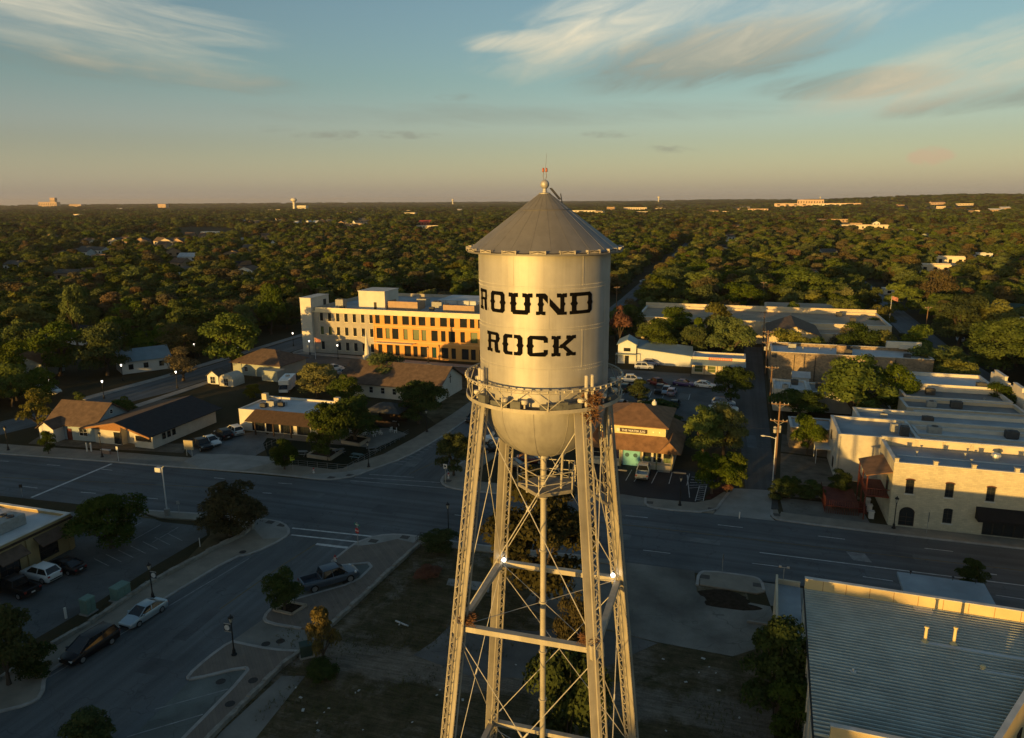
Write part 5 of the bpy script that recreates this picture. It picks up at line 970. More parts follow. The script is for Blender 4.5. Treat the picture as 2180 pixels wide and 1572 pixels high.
# ---------------------------------------------------------------- near left: bank
def bank():
    b = bld('low_bank_building', 'beige single storey building with white roof and brown awnings at the left edge', 'building', -88, 63.1, 0, (-100, -74, 40, 64)); 
    # long side faces east
    w, d, h = 12.6, 26, 4.4; BEI = mat('beige_stucco', (.36, .27, .13), .9, .12, .6); mb = MB(); b.location = (-88, 37.4, 0)
    ws, rf = flat(b, w, d, h, BEI, ROOF_W, .35, .35)
    mb = MB(); mb.box(-.12, w + .12, -.12, -.003, h - .55, h - .3); mb.box(w + .003, w + .12, -.002, d, h - .55, h - .3); mb.box(-.12, w + .12, d + .003, d + .12, h - .55, h - .3); mb.build('cornice', WOOD_D, ws)
    for y in (13.5, 17.6, 22.5): 
        mb = MB(); L = 3.4; A = [(w + .004, y - L / 2, 3.5), (w + .004, y + L / 2, 3.5), (w + 1.3, y + L / 2, 2.6), (w + 1.3, y - L / 2, 2.6)]; mb.add(A + [(x, yy, z + .1) for x, yy, z in A], [(0, 1, 2, 3), (4, 5, 6, 7), (0, 1, 5, 4), (1, 2, 6, 5), (2, 3, 7, 6), (3, 0, 4, 7)]); mb.build('awning', SH_BR, b)
        win(b, y, .5, 2.4, 2.0, face='R', W_=w, D_=d, nx=3)
    for y in (3, 8, 20, 25.4): mb = MB(); mb.box(w - .01, w + .22, y - .25, y + .25, 0, 3.8); mb.build('pilaster', BEI, ws)
    mb = MB(); mb.box(6.8, 9.4, 18.5, 22.8, h - .3, h + 1.0); u = mb.build('air_handler', UNIT, rf)
    mb = MB(); mb.tube([(9.4, 18.4, h + .3), (10.6, 16.4, h + .2), (8.4, 15.4, h + .2)], .25, 8); mb.build('duct', mat('bright_metal', (.55, .55, .5), .35, .1, 3, metal=.6), rf)
    for k in range(3): mb = MB(); mb.box(6.9 + k * .85, 7.6 + k * .85, 18.4, 18.495, h + .1, h + .8); mb.build('louvre', UNIT_D, u)
    for k in range(4): mb = MB(); mb.lathe([(.4, h + 1.0), (.4, h + 1.16), (.3, h + 1.16), (.05, h + 1.08)], 14, (7.6 + (k % 2) * 1.1, 19.5 + (k // 2) * 2), caps=False); mb.build('fan_ring', UNIT_D, u)
bank()
# ---------------------------------------------------------------- far side of the main road, left
b = bld('blue_cottage', 'small blue and white cottage with brown shingle roof and little front gable', 'house', -116.2, 95.8, 3, (-119, -103, 94, 107)); gable(b, 10, 8.4, 3.0, 2.9, SIDING_B, SH_BR, .5); win(b, 7.6, .9, 1.8, 1.4, fr=FR_W, nx=2); win(b, 4.6, 0, 1.0, 2.1, fr=FR_R, gl=FR_R, name='door', nz=1)
mb = MB(); mb.add([(.4, -2.2, 0), (3.4, -2.2, 0), (3.4, -2.2, 2.7), (1.9, -2.2, 3.8), (.4, -2.2, 2.7), (.4, 2, 0), (3.4, 2, 0), (3.4, 2, 2.7), (1.9, 2, 3.8), (.4, 2, 2.7)], [(0, 1, 2, 3, 4), (0, 4, 9, 5), (1, 6, 7, 2)]); pw = mb.build('porch_wall', SIDING_W, b)
mb = MB()
for A in ([(0, -2.6, 2.55), (1.9, -2.6, 3.85), (1.9, 2.6, 3.85), (0, 2.6, 2.55)], [(3.8, -2.6, 2.55), (1.9, -2.6, 3.85), (1.9, 2.6, 3.85), (3.8, 2.6, 2.55)]): mb.add(A + [(x, y, z + .1) for x, y, z in A], [(0, 1, 2, 3), (4, 5, 6, 7), (0, 1, 5, 4), (1, 2, 6, 5), (2, 3, 7, 6), (3, 0, 4, 7)])
mb.build('porch_roof', SH_BR, b); win(b, 1.9, 1.0, 1.6, 1.2, y=-2.22, fr=FR_W, nx=2); win(b, 4.2, 4.0, .8, .8, face='R', W_=10, D_=8.4, fr=FR_W)
def black_roof():
    b = bld('long_low_chapel', 'low white block building under a long black two slope roof with wooden gable', 'building', -106.4, 95.6, 0, (-108, -91, 94, 114)); w, d = 13.2, 16.5
    mb = MB(); mb.add([(.4, .5, 0), (6.2, .5, 0), (6.2, .5, 4.0), (.4, .5, 3.2), (.4, d, 0), (6.2, d, 0), (6.2, d, 4.0), (.4, d, 3.2)], [(0, 1, 2, 3), (4, 7, 6, 5), (0, 3, 7, 4)]); mb.box(6.2, 9, 1.8, 2.0, 0, 3.2); mb.box(6.0, 6.2, .5, 2.0, 0, 3.6); mb.box(9.0, 12.9, .4, .6, 0, 2.6); mb.box(12.7, 12.9, .6, d, 0, 2.6); mb.box(9.0, 9.2, .6, 2.0, 0, 2.6); ws = mb.build('wall', BRICK, b)
    mb = MB(); mb.add([(.4, .48, 2.5), (6.2, .48, 2.5), (6.2, .48, 4.0), (.4, .48, 3.2)], [(0, 1, 2, 3)]); mb.build('gable_board', WOOD, ws)
    ridge = 6.9
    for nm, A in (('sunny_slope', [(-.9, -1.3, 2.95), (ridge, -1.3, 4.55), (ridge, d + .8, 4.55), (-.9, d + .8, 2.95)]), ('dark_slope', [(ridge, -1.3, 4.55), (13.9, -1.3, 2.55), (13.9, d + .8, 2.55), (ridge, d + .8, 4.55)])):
        mb = MB(); mb.add(A + [(x, y, z + .16) for x, y, z in A], [(3, 2, 1, 0), (4, 5, 6, 7), (0, 1, 5, 4), (1, 2, 6, 5), (2, 3, 7, 6), (3, 0, 4, 7)]); mb.build('roof', SH_BR if nm == 'sunny_slope' else SH_DK, b)  # shingle colour follows the sun: brown paints the lit slope, black the shaded
    mb = MB(); mb.bar((-.95, -1.36, 2.9), (ridge, -1.36, 4.5), .08, .3); mb.bar((ridge, -1.36, 4.5), (13.95, -1.36, 2.5), .08, .3); mb.build('barge_board', WOOD, b)
    win(b, 5.3, .2, 1.3, 2.1, y=.46, name='door', nz=1); win(b, 11, 1.2, 3.2, .9, y=.38, nx=4, nz=1)
    for y in (3.0, 4.2, 5.4): win(b, y, 1.0, .8, 1.1, y=-.32 + .0, face='R', W_=12.58, D_=d)
black_roof()
def diner():
    b = bld('patio_restaurant', 'white flat roofed restaurant with brown mansard front beside the patio', 'restaurant', -86.0, 109.3, 0, (-88, -68, 108, 120)); w, d, h = 16.5, 9.5, 4.0
    ws, rf = flat(b, w, d, h, STUC_W, ROOF_W, .25, .3); roof_bits(rf, 8, d, h - .25, 7, 41)
    mb = MB(); V = [(2.6, -2.2, 2.5), (w + .5, -2.2, 2.5), (w + .5, -.002, 4.3), (3.6, -.002, 4.3), (2.6, -.002, 2.5), (w + .5, -.002, 2.5)]; mb.add(V, [(0, 1, 2, 3), (0, 3, 4), (1, 5, 2), (0, 4, 5, 1)]); mb.build('mansard_roof', WOOD_D, b)
    for x in (4.6, 8.4, 12): mb = MB(); mb.box(x - .1, x + .1, -1.9, -1.7, 0, 2.5); mb.build('post', WOOD_D, b)
    for x in (4, 7, 10, 13.4): win(b, x, .2, 2.6, 2.1, nx=2, nz=1)
    for x, y in ((.4, 6.5), (15.4, 7.5)): mb = MB(); mb.box(x, x + 1.0, y, y + .9, h + .1, h + 1.3); mb.build('chimney', STUC_C, rf)
    # brick end and patio bar
    mb = MB(); mb.box(w + .02, w + 3.2, -.5, 4, 0, 2.6); mb.build('side_store', WOOD, b)
diner()
b = bld('patio_bar', 'open patio bar shack with tan roof and dark slatted front near the pavement', 'bar', -64.4, 118.3, 0, (-65, -55, 116, 124)); 
for x, y in ((.2, .2), (5.8, .2), (.2, 4.2), (5.8, 4.2)): mb = MB(); mb.box(x - .1, x + .1, y - .1, y + .1, 0, 2.8); mb.build('post', WOOD_D, b)
hip(b, 6, 4.4, 2.8, 1.3, None, SH_GR, .6, .1, 0, 2.2, 0, 0, False); mb = MB(); mb.box(.1, 5.9, .1, .25, 0, 1.1); mb.build('counter', WOOD_D, b); mb = MB(); mb.box(.1, 5.9, 4.1, 4.3, 0, 2.7); mb.build('back_wall', WOOD_D, b)
b = bld('sage_bungalow', 'sage green bungalow with brown hip roof behind the parked motorhome', 'house', -116.4, 147.3, -4, (-117, -98, 146, 160)); hip(b, 14, 10, 3.0, 2.7, SIDING_G, SH_BR, .7); win(b, 4, 1, 1.2, 1.2, fr=FR_W); win(b, 10, 1, 2.2, 1.2, fr=FR_W, nx=2)
mb = MB(); mb.box(11, 15.5, -3, -.003, 0, 2.5); mb.build('garage_wall', SIDING_G, b)
b = bld('church_hall', 'long brown roofed church hall with white gable end wearing a dark cross', 'church hall', -81.2, 137.2, -3, (-83, -55, 134, 150)); gable(b, 23.5, 12.5, 3.2, 3.3, STUC_W, SH_BR, .7)
mb = MB(); mb.box(23.5 + .003, 23.6, 6.2, 6.36, 3.0, 5.0); mb.box(23.5 + .003, 23.58, 5.7, 6.86, 4.2, 4.36); mb.build('cross', FR_D, b); mb = MB(); mb.box(16, 23, -.9, -.003, 0, 2.6); mb.build('side_room', WOOD, b); mb = MB(); mb.box(15.7, 23.3, -1.2, -.004, 2.602, 2.75); mb.build('side_roof', SH_BR, b)
for k in range(5): win(b, 2.2 + 2.8 * k, 1, 1.0, 1.4, fr=FR_W)
b = bld('church_steeple', 'slim white pointed church steeple in front of the orange facade', 'steeple', -80.2, 148.3); mb = MB(); mb.box(-.75, .75, -.75, .75, 3.4, 6.6); mb.build('base', STUC_W, b); mb = MB(); mb.lathe([(.62, 6.602), (.5, 8.0)], 8, a0=math.pi / 8); mb.lathe([(.5, 8.0), (.03, 12.6)], 8, a0=math.pi / 8); mb.build('spire', STUC_W, b); mb = MB(); mb.box(-.8, .8, -.8, .8, 0, 3.4); mb.build('stub_wall', STUC_W, b)
for k, (x, y, w, d, h, nm, lb) in enumerate(((-116.0, 137.5, 3.0, 3.2, 2.0, 'gabled_shed', 'tiny white gabled garden shed with double doors'),)):
    b = bld(nm, lb, 'shed', x, y, 0, (x, x + w, y, y + d)); gable(b, w, d, h, 1.1, SIDING_W, SH_GR, .25, 'y'); win(b, w / 2, .1, 1.4, 1.7, nx=2, fr=FR_W)
b = bld('barrel_shed', 'pale round roofed barrel shed beside the tiny gabled shed', 'shed', -111.9, 136.4, 0, (-112, -107, 136, 141)); mb = MB(); n = 12; P = [(1.9 - 1.9 * math.cos(math.pi * i / n), 1.3 + 1.6 * math.sin(math.pi * i / n)) for i in range(n + 1)]; poly = [(0, 0)] + P + [(3.8, 0)]
mb.add([(x, 0, z) for x, z in poly] + [(x, 4, z) for x, z in poly], [tuple(range(len(poly))), tuple(range(len(poly), 2 * len(poly)))[::-1]] + [(i, (i + 1) % len(poly), len(poly) + (i + 1) % len(poly), len(poly) + i) for i in range(len(poly))]); mb.build('shell', mat('pale_shed', (.42, .40, .34), .8, .1, 1), b, smooth=True); win(b, 1.9, .1, 1.3, 1.8, nx=2, fr=FR_W)
b = bld('blue_roofed_house', 'white cottage with blue grey metal roof under roadside trees', 'house', -142.5, 139.5, 55, (-148, -132, 125, 152)); gable(b, 11, 7.5, 3.2, 2.2, SIDING_W, METAL_B, .5); [win(b, x, 1, 1.1, 1.3) for x in (2.0, 5.4, 9)]
b = bld('ranch_house', 'long low ranch house with dark hip roof in the trees at far left', 'house', -200, 168, -4, (-206, -166, 162, 186)); hip(b, 27, 10, 3.0, 2.0, SIDING_W, SH_DK, 1.0); [win(b, 2 + k * 3, .9, 1.3, 1.4) for k in range(8)]
b = bld('dark_roofed_house', 'small house with one sunlit orange roof slope among the trees at far left', 'house', -168, 128, 20, (-172, -156, 124, 140)); gable(b, 11, 8, 3.2, 2.6, SIDING_G, SH_OR, .5, 'y')
b = bld('red_brick_block', 'dark green roofed hall with a red brick end at the right edge', 'hall', 76, 276, -8, (74, 104, 270, 296)); gable(b, 24, 12, 4.5, 2.2, mat('red_brick', (.20, .05, .04), .9, .2, 3), mat('green_roof', (.02, .05, .035), .7, .2, 1), .5)
b = block('white_block_building', 'white flat roofed store at the right edge beyond the downtown trees', 71, 246, 100, 258, 5.4, STUC_W, ROOF_W, .4, bits=3, seed=51)
b = block('teal_roofed_house', 'teal metal roof poking out of the woods left of the white stair tower', -150, 232, -136, 240, 4.2, SIDING_G, METAL_B, .1)
# ================================================================ vehicles
def paint(name, c, metal=.3, rough=.32): return mat('car_paint_' + name, c, rough, .06, 1, metal=metal, spec=.5)
TYRE = mat('tyre_rubber', (.018, .018, .018), .9, .1, 3); RIM = mat('alloy_rim', (.35, .35, .35), .4, .1, 4, metal=.7); CARGL = mat('car_glass', (.012, .014, .016), .06, .1, 1, spec=.6); TRIM = mat('black_trim', (.015, .015, .015), .6, .1, 3); HEAD = mat('headlight_lens', (.55, .56, .55), .15, .1, 3, spec=.6); TAIL = mat('taillight_lens', (.25, .015, .01), .3, .1, 3, spec=.6); PLATE = mat('number_plate', (.55, .55, .52), .6, .05, 3)
# side stations: (x, half width, z low, z shoulder) for the body, greenhouse points (x low rear.. ) in metres, front = +x
KINDS = {
 'sedan': dict(L=4.85, W=1.82, st=[(-2.42, .74, .38, .80), (-2.30, .84, .24, .94), (-1.6, .90, .2, .98), (0, .91, .2, .96), (1.2, .90, .2, .93), (2.0, .86, .22, .80), (2.36, .76, .28, .68), (2.43, .66, .36, .58)], gh=[(-1.95, .97), (-1.05, 1.43), (.25, 1.46), (1.25, .93)], wx=1.42, wr=.33),
 'hatch': dict(L=4.4, W=1.8, st=[(-2.18, .80, .38, .95), (-2.1, .86, .24, 1.02), (-1.4, .90, .2, 1.02), (0, .90, .2, .98), (1.1, .90, .2, .95), (1.8, .86, .22, .84), (2.14, .74, .3, .68)], gh=[(-2.1, 1.04), (-1.6, 1.5), (.2, 1.53), (1.15, .96)], wx=1.33, wr=.33),
 'suv': dict(L=4.7, W=1.88, st=[(-2.35, .84, .42, 1.05), (-2.26, .91, .28, 1.12), (-1.5, .94, .25, 1.14), (0, .94, .25, 1.10), (1.1, .94, .25, 1.07), (1.95, .90, .28, .98), (2.3, .80, .34, .82)], gh=[(-2.22, 1.14), (-1.75, 1.68), (.25, 1.72), (1.15, 1.08)], wx=1.4, wr=.37),
 'van': dict(L=5.2, W=1.98, st=[(-2.58, .90, .40, 1.0), (-2.52, .97, .26, 1.08), (-1.5, .99, .22, 1.06), (.3, .99, .22, 1.02), (1.5, .98, .22, 1.0), (2.3, .92, .24, .90), (2.56, .80, .3, .72), (2.62, .7, .4, .62)], gh=[(-2.5, 1.1), (-2.2, 1.70), (.3, 1.76), (1.75, 1.0)], wx=1.55, wr=.35),
 'cargo': dict(L=5.4, W=2.0, st=[(-2.7, .96, .4, 1.2), (-2.66, 1.0, .3, 1.25), (0, 1.0, .26, 1.25), (1.4, 1.0, .26, 1.2), (2.3, .95, .3, 1.05), (2.66, .86, .36, .8)], gh=[(-2.66, 1.25), (-2.6, 2.05), (1.0, 2.08), (1.9, 1.18)], wx=1.7, wr=.37, blind=True),
 'pickup': dict(L=5.8, W=2.0, st=[(-2.88, .94, .52, 1.08), (-2.84, .98, .42, 1.12), (-1.0, 1.0, .36, 1.12), (.4, 1.0, .36, 1.10), (1.6, 1.0, .36, 1.08), (2.5, .98, .38, 1.02), (2.82, .90, .42, .9)], gh=[(-.95, 1.13), (-.80, 1.80), (.85, 1.84), (1.65, 1.10)], wx=1.82, wr=.41, bed=(-2.72, -1.05)),
}
CARM = {}
def car_meshes(kind, pm):
    key = (kind, pm.name)
    if key in CARM: return CARM[key]
    K = KINDS[kind]; out = []
    mb = MB(); S = K['st']; secs = []
    for x, w, z0, z1 in S: secs.append([(x, -w * .93, z0), (x, -w, z0 + (z1 - z0) * .45), (x, -w * .97, z0 + (z1 - z0) * .8), (x, -w * .86, z1), (x, 0, z1 + .03), (x, w * .86, z1), (x, w * .97, z0 + (z1 - z0) * .8), (x, w, z0 + (z1 - z0) * .45), (x, w * .93, z0)])
    n = 9; vs = [v for s in secs for v in s]; fs = [tuple(range(n))[::-1], tuple(range(len(vs) - n, len(vs)))]
    for i in range(len(secs) - 1): fs += [(i * n + j, i * n + (j + 1) % n, (i + 1) * n + (j + 1) % n, (i + 1) * n + j) for j in range(n)]
    if 'bed' in K:
        b0, b1 = K['bed']; fs2 = []
        mb.add(vs, [f for f in fs if not (len(f) == 4 and all(b0 - .3 < vs[j][0] < b1 + .2 for j in f) and all(vs[j][2] > 1.1 for j in f))])
        mb.box(b0, b1, -.80, .80, .62, .70)
        for y in (-.82, .82): mb.box(b0, b1, y - .04, y + .04, .7, 1.15)
        mb.box(b0 - .1, b0, -.86, .86, .5, 1.14); mb.box(b1, b1 + .1, -.86, .86, .6, 1.14)
    else: mb.add(vs, fs)
    G_ = K['gh']; w = K['W'] / 2; gw, rw = w * .90, w * .70
    (x0, z0), (x1, z1), (x2, z2), (x3, z3) = G_
    # roof panel and pillars in body colour
    mb.add([(x1, -rw, z1), (x2, -rw, z2), (x2, rw, z2), (x1, rw, z1), (x1 + .1, -rw * .8, z1 + .045), (x2 - .1, -rw * .8, z2 + .035), (x2 - .1, rw * .8, z2 + .035), (x1 + .1, rw * .8, z1 + .045)], [(0, 1, 5, 4), (1, 2, 6, 5), (2, 3, 7, 6), (3, 0, 4, 7), (4, 5, 6, 7)])
    for s in (-1, 1):
        mb.bar((x3, s * gw, z3), (x2, s * rw, z2), .07); mb.bar((x0, s * gw, z0), (x1, s * rw, z1), .09 if not K.get('blind') else .2); mb.bar((x1, s * rw, z1), (x2, s * rw, z2), .06)
        xm = (x1 + x2) / 2 + .1; mb.bar((xm + .02, s * gw * 1.005, (z0 + z3) / 2), (xm - .08, s * rw * 1.005, (z1 + z2) / 2), .07)
        mb.box(x3 - .42, x3 - .25, s * (w + .02) - .0 if s > 0 else -(w + .18), (w + .18) if s > 0 else -(w + .02), z3 + .02, z3 + .16)
    out.append(('body', mb.mesh('body', pm, True), None))
    g = MB(); g.add([(x0, -gw, z0 - .02), (x3, -gw, z3 - .02), (x3, gw, z3 - .02), (x0, gw, z0 - .02), (x1, -rw, z1), (x2, -rw, z2), (x2, rw, z2), (x1, rw, z1)], [(0, 1, 5, 4), (1, 2, 6, 5), (2, 3, 7, 6), (3, 0, 4, 7), (4, 5, 6, 7)])
    if K.get('blind'): g2 = MB(); g2.add([(x0, -gw - .01, z0), (x3 - 1.1, -gw - .01, z3), (x3 - 1.1, -rw - .16, z2 - .05), (x1, -rw - .16, z1 - .05), (x0, gw + .01, z0), (x3 - 1.1, gw + .01, z3), (x3 - 1.1, rw + .16, z2 - .05), (x1, rw + .16, z1 - .05)], [(0, 1, 2, 3), (7, 6, 5, 4)]); out.append(('side_panel', g2.mesh('side_panel', pm), None))
    out.append(('window', g.mesh('window', CARGL), None))
    wm = MB(); wr = K['wr']; wm.tube([(0, -.11, 0), (0, .11, 0)], wr, 18); rm = MB(); rm.tube([(0, -.125, 0), (0, .125, 0)], wr * .66, 10); tm, rmm = wm.mesh('tyre', TYRE, True), rm.mesh('rim', RIM)
    for sx in (-1, 1):
        for sy in (-1, 1): out.append(('wheel', tm, (sx * K['wx'], sy * (w - .11), wr), rmm))
    xf, wf, _, zf = S[-2]; xr, wrr, _, zr = S[0]
    for sy in (-1, 1):
        h = MB(); h.box(xf - .18, xf + .03, sy * wf * .82 - .16, sy * wf * .82 + .16, zf - .13, zf + .01); out.append(('headlight', h.mesh('headlight', HEAD), None))
        t = MB(); t.box(xr - .03, xr + .14, sy * wrr * .86 - .12, sy * wrr * .86 + .12, zr - .22, zr - .02); out.append(('taillight', t.mesh('taillight', TAIL), None))
    p = MB(); p.box(S[-1][0] - .1, S[-1][0] + .03, -.62, .62, S[-1][2] + .0, S[-1][2] + .14); p.box(S[0][0] - .04, S[0][0] + .1, -.7, .7, S[0][2], S[0][2] + .12); out.append(('bumper', p.mesh('bumper', TRIM), None))
    p = MB(); p.box(S[0][0] - .05, S[0][0] - .02, -.2, .2, S[0][2] + .16, S[0][2] + .3); out.append(('number_plate', p.mesh('number_plate', PLATE), None))
    CARM[key] = out; return out
def car(kind, px, py, head, pm, label, cat='car', group=None, z=.03, xy=None, s=1.0):
    c = Vector((*xy, 0)) if xy else G(px, py); nm = {'sedan': 'parked_car', 'hatch': 'parked_car', 'suv': 'parked_suv', 'van': 'minivan', 'cargo': 'cargo_van', 'pickup': 'pickup_truck'}[kind]
    t = thing(nm, label, cat, (c.x, c.y, z), R(head), group, (s, s, s)); CLEAR.append((c.x, c.y, 2))
    for o in car_meshes(kind, pm):
        p = ob(o[0], o[1], t, o[2])
        if len(o) > 3: ob('rim', o[3], p)
    return t
P_SIL = paint('silver', (.36, .43, .47), .5); P_BLK = paint('black', (.012, .012, .014)); P_WHT = paint('white', (.62, .63, .62), .0); P_GRY = paint('grey', (.10, .10, .105), .4); P_BLU = paint('slate', (.075, .10, .13), .4); P_RED = paint('maroon', (.13, .018, .02), .2); P_PUR = paint('violet', (.055, .035, .12), .3); P_GRN = paint('green', (.02, .04, .03), .2); P_TAN = paint('lilac', (.32, .30, .38), .3); P_ICE = paint('iceblue', (.27, .32, .38), .4)
KB = 'cars along the kerb of the side street'
car('sedan', 308, 1316, -94, P_SIL, 'silver sedan parked at the kerb in front of a dark minivan', group=KB)
car('van', 193, 1388, -94, P_BLK, 'dark minivan with roof rails parked at the kerb behind the silver sedan', 'minivan', KB)
car('pickup', 702, 1243, 50, P_BLU, 'slate blue crew cab pickup in the angled bay beside the planter tree', 'pickup truck', s=1.1)
CP_ = 'cars in front of the bank'
car('sedan', 140, 1215, 178, P_BLK, 'black sedan parked nearest the awnings of the beige bank', group=CP_); car('suv', 88, 1232, 176, P_WHT, 'white SUV between two dark cars in front of the beige bank', 'SUV', CP_); car('pickup', 35, 1262, 174, P_BLK, 'black pickup parked left of the white SUV at the bank', 'pickup truck', CP_)
CH_ = 'cars beside the chapel'
car('suv', 500, 924, 150, P_WHT, 'white SUV parked beside the white end wall of the patio restaurant', 'SUV', CH_); car('suv', 476, 932, 150, P_BLK, 'dark SUV between two white cars beside the long chapel', 'SUV', CH_); car('sedan', 450, 946, -25, P_WHT, 'white sedan nose out beside the long chapel', group=CH_); car('pickup', 428, 955, -25, P_BLK, 'black pickup behind the beige sign panel', 'pickup truck', CH_)
CK = 'cars in the car park behind the tower'
car('suv', 1371, 786, 8, P_WHT, 'white SUV parked before the long white workshop', 'SUV', CK); car('hatch', 1386, 778, 8, P_TAN, 'pale violet hatchback hidden behind the white SUV at the workshop', group=CK)
car('pickup', 1341, 814, 10, P_WHT, 'white pickup close to the right side of the tank balcony', 'pickup truck', CK); car('suv', 1332, 832, 80, P_GRN, 'dark green SUV below the white pickup at the tank edge', 'SUV', CK)
car('pickup', 1399, 822, 130, P_RED, 'maroon pickup behind the black SUV in the marked bays', 'pickup truck', CK); car('suv', 1404, 836, -92, P_BLK, 'black SUV facing out of the marked bays', 'SUV', CK); car('hatch', 1430, 840, 88, P_TAN, 'lilac hatchback alone between the painted bay lines', group=CK)
car('sedan', 1456, 822, -8, P_PUR, 'violet sports car with a white door badge', group=CK); car('sedan', 1500, 825, -12, P_WHT, 'white sedan next to the violet sports car', group=CK)
car('suv', 1540, 865, 5, P_ICE, 'ice blue SUV behind the white crew cab by the alley', 'SUV', CK); car('pickup', 1540, 878, 5, P_WHT, 'white crew cab pickup by the alley trees', 'pickup truck', CK); car('sedan', 1535, 897, 5, P_GRY, 'grey sedan half hidden under the alley trees', group=CK)
for k, (px, py, kd, pm, lb) in enumerate(((1341, 875, 'suv', P_RED, 'maroon SUV at the left end of the row behind the water shop'), (1366, 870, 'pickup', P_BLK, 'black pickup in the row behind the water shop'), (1390, 868, 'suv', P_GRY, 'grey SUV in the row behind the water shop'), (1414, 872, 'sedan', P_RED, 'dark red sedan at the right end of the row behind the water shop'))): car(kd, px, py, 84, pm, lb, 'car', CK)
car('suv', 1322, 868, 84, P_GRY, 'grey SUV squeezed beside the tank balcony behind the water shop', 'SUV', CK); car('sedan', 1436, 866, 84, P_BLK, 'black sedan at the open end of the row behind the water shop', 'car', CK); car('hatch', 1418, 838, -92, P_ICE, 'pale hatchback between the black SUV and the lilac hatchback', 'car', CK); car('pickup', 1369, 1012, 92, P_SIL, 'silver pickup parked nose in at the water shop', 'pickup truck')
NS = 'cars on the street behind the tower'
car('sedan', 1008, 896, -92, P_BLK, 'dark sedan at the kerb left of the tank balcony', group=NS); car('suv', 1052, 962, -150, P_BLK, 'black SUV between the left tower legs', 'SUV', NS); car('pickup', 1064, 940, -150, P_WHT, 'white pickup glimpsed between the left tower legs', 'pickup truck', NS); car('sedan', 1130, 985, 10, P_RED, 'dark red sedan seen through the tower platform', group=NS); car('suv', 1095, 1000, 5, P_BLK, 'black SUV seen behind the back left tower leg', 'SUV', NS)
for px, py, h, pm, lb in ((1402, 586, 80, P_WHT, 'white car under the trees beside the straight north road'), (1388, 596, 80, P_BLK, 'black car under the trees beside the straight north road'), (1372, 602, 10, P_WHT, 'pale car at the kerb before the north road bends into trees'), (1779, 626, -30, P_WHT, 'white car beside the big round oak on the east side'), (2044, 727, 84, P_WHT, 'white car on the east street under downtown trees'), (2122, 756, 84, P_GRY, 'grey car farther down the east street'), (2104, 762, 84, P_RED, 'red car beside the grey one on the east street'), (1905, 618, 84, P_WHT, 'white car stopped at the far east crossing'), (2180, 905, 88, P_ICE, 'pale car cut by the right edge at the east street')): car('sedan', px, py, h, pm, lb, group='cars on the far streets')
car('cargo', 103, 840, 12, P_WHT, 'white cargo van parked under trees at the left edge', 'van')
car('sedan', 586, 785, 80, P_WHT, 'white car in the lane beside the church hall', group='cars by the church hall'); car('suv', 712, 790, 60, P_WHT, 'white car glimpsed behind the brown church roof', 'SUV', 'cars by the church hall'); car('hatch', 738, 797, 60, P_ICE, 'pale blue hatchback under the trees by the church hall', group='cars by the church hall')
def motorhome(px, py, head):
    c = G(px, py); t = thing('motorhome', 'white motorhome with cab overhang parked behind the restaurant roof', 'motorhome', c, R(head)); mb = MB(); mb.prism([(-3.6, -1.2), (1.6, -1.2), (1.6, 1.2), (-3.6, 1.2)], .6, 3.1); mb.box(1.6, 2.9, -1.1, 1.1, 2.0, 3.0); mb.build('body', P_WHT, t)
    mb = MB(); mb.add([(1.605, -1.0, .5), (3.6, -.95, .5), (3.6, .95, .5), (1.605, 1.0, .5), (1.605, -1.0, 1.98), (2.7, -.9, 1.95), (2.7, .9, 1.95), (1.605, 1.0, 1.98), (3.6, -.95, 1.15), (3.6, .95, 1.15)], [(0, 1, 2, 3), (0, 4, 5, 8, 1), (3, 2, 9, 6, 7), (1, 8, 9, 2), (4, 7, 6, 5)]); mb.build('cab', P_WHT, t); mb = MB(); mb.add([(3.62, -.85, 1.17), (3.62, .85, 1.17), (2.74, .8, 1.93), (2.74, -.8, 1.93)], [(0, 1, 2, 3)]); mb.build('windscreen', CARGL, t)
    for x in (-2.2, -.2): mb = MB(); mb.box(x - .5, x + .5, -1.23, -1.203, 1.7, 2.4); mb.build('window', CARGL, t)
    for x in (-2.3, 2.6):
        for y in (-1, 1): mb = MB(); mb.tube([(x, y - .12, .38), (x, y + .12, .38)], .38, 14); w = mb.build('wheel', TYRE, t); mb = MB(); mb.tube([(x, y - .13, .38), (x, y + .13, .38)], .22, 10); mb.build('rim', RIM, w)
    mb = MB(); mb.box(-1.5, -.6, -.4, .4, 3.102, 3.35); mb.build('roof_unit', UNIT, t)
motorhome(612, 832, -70)
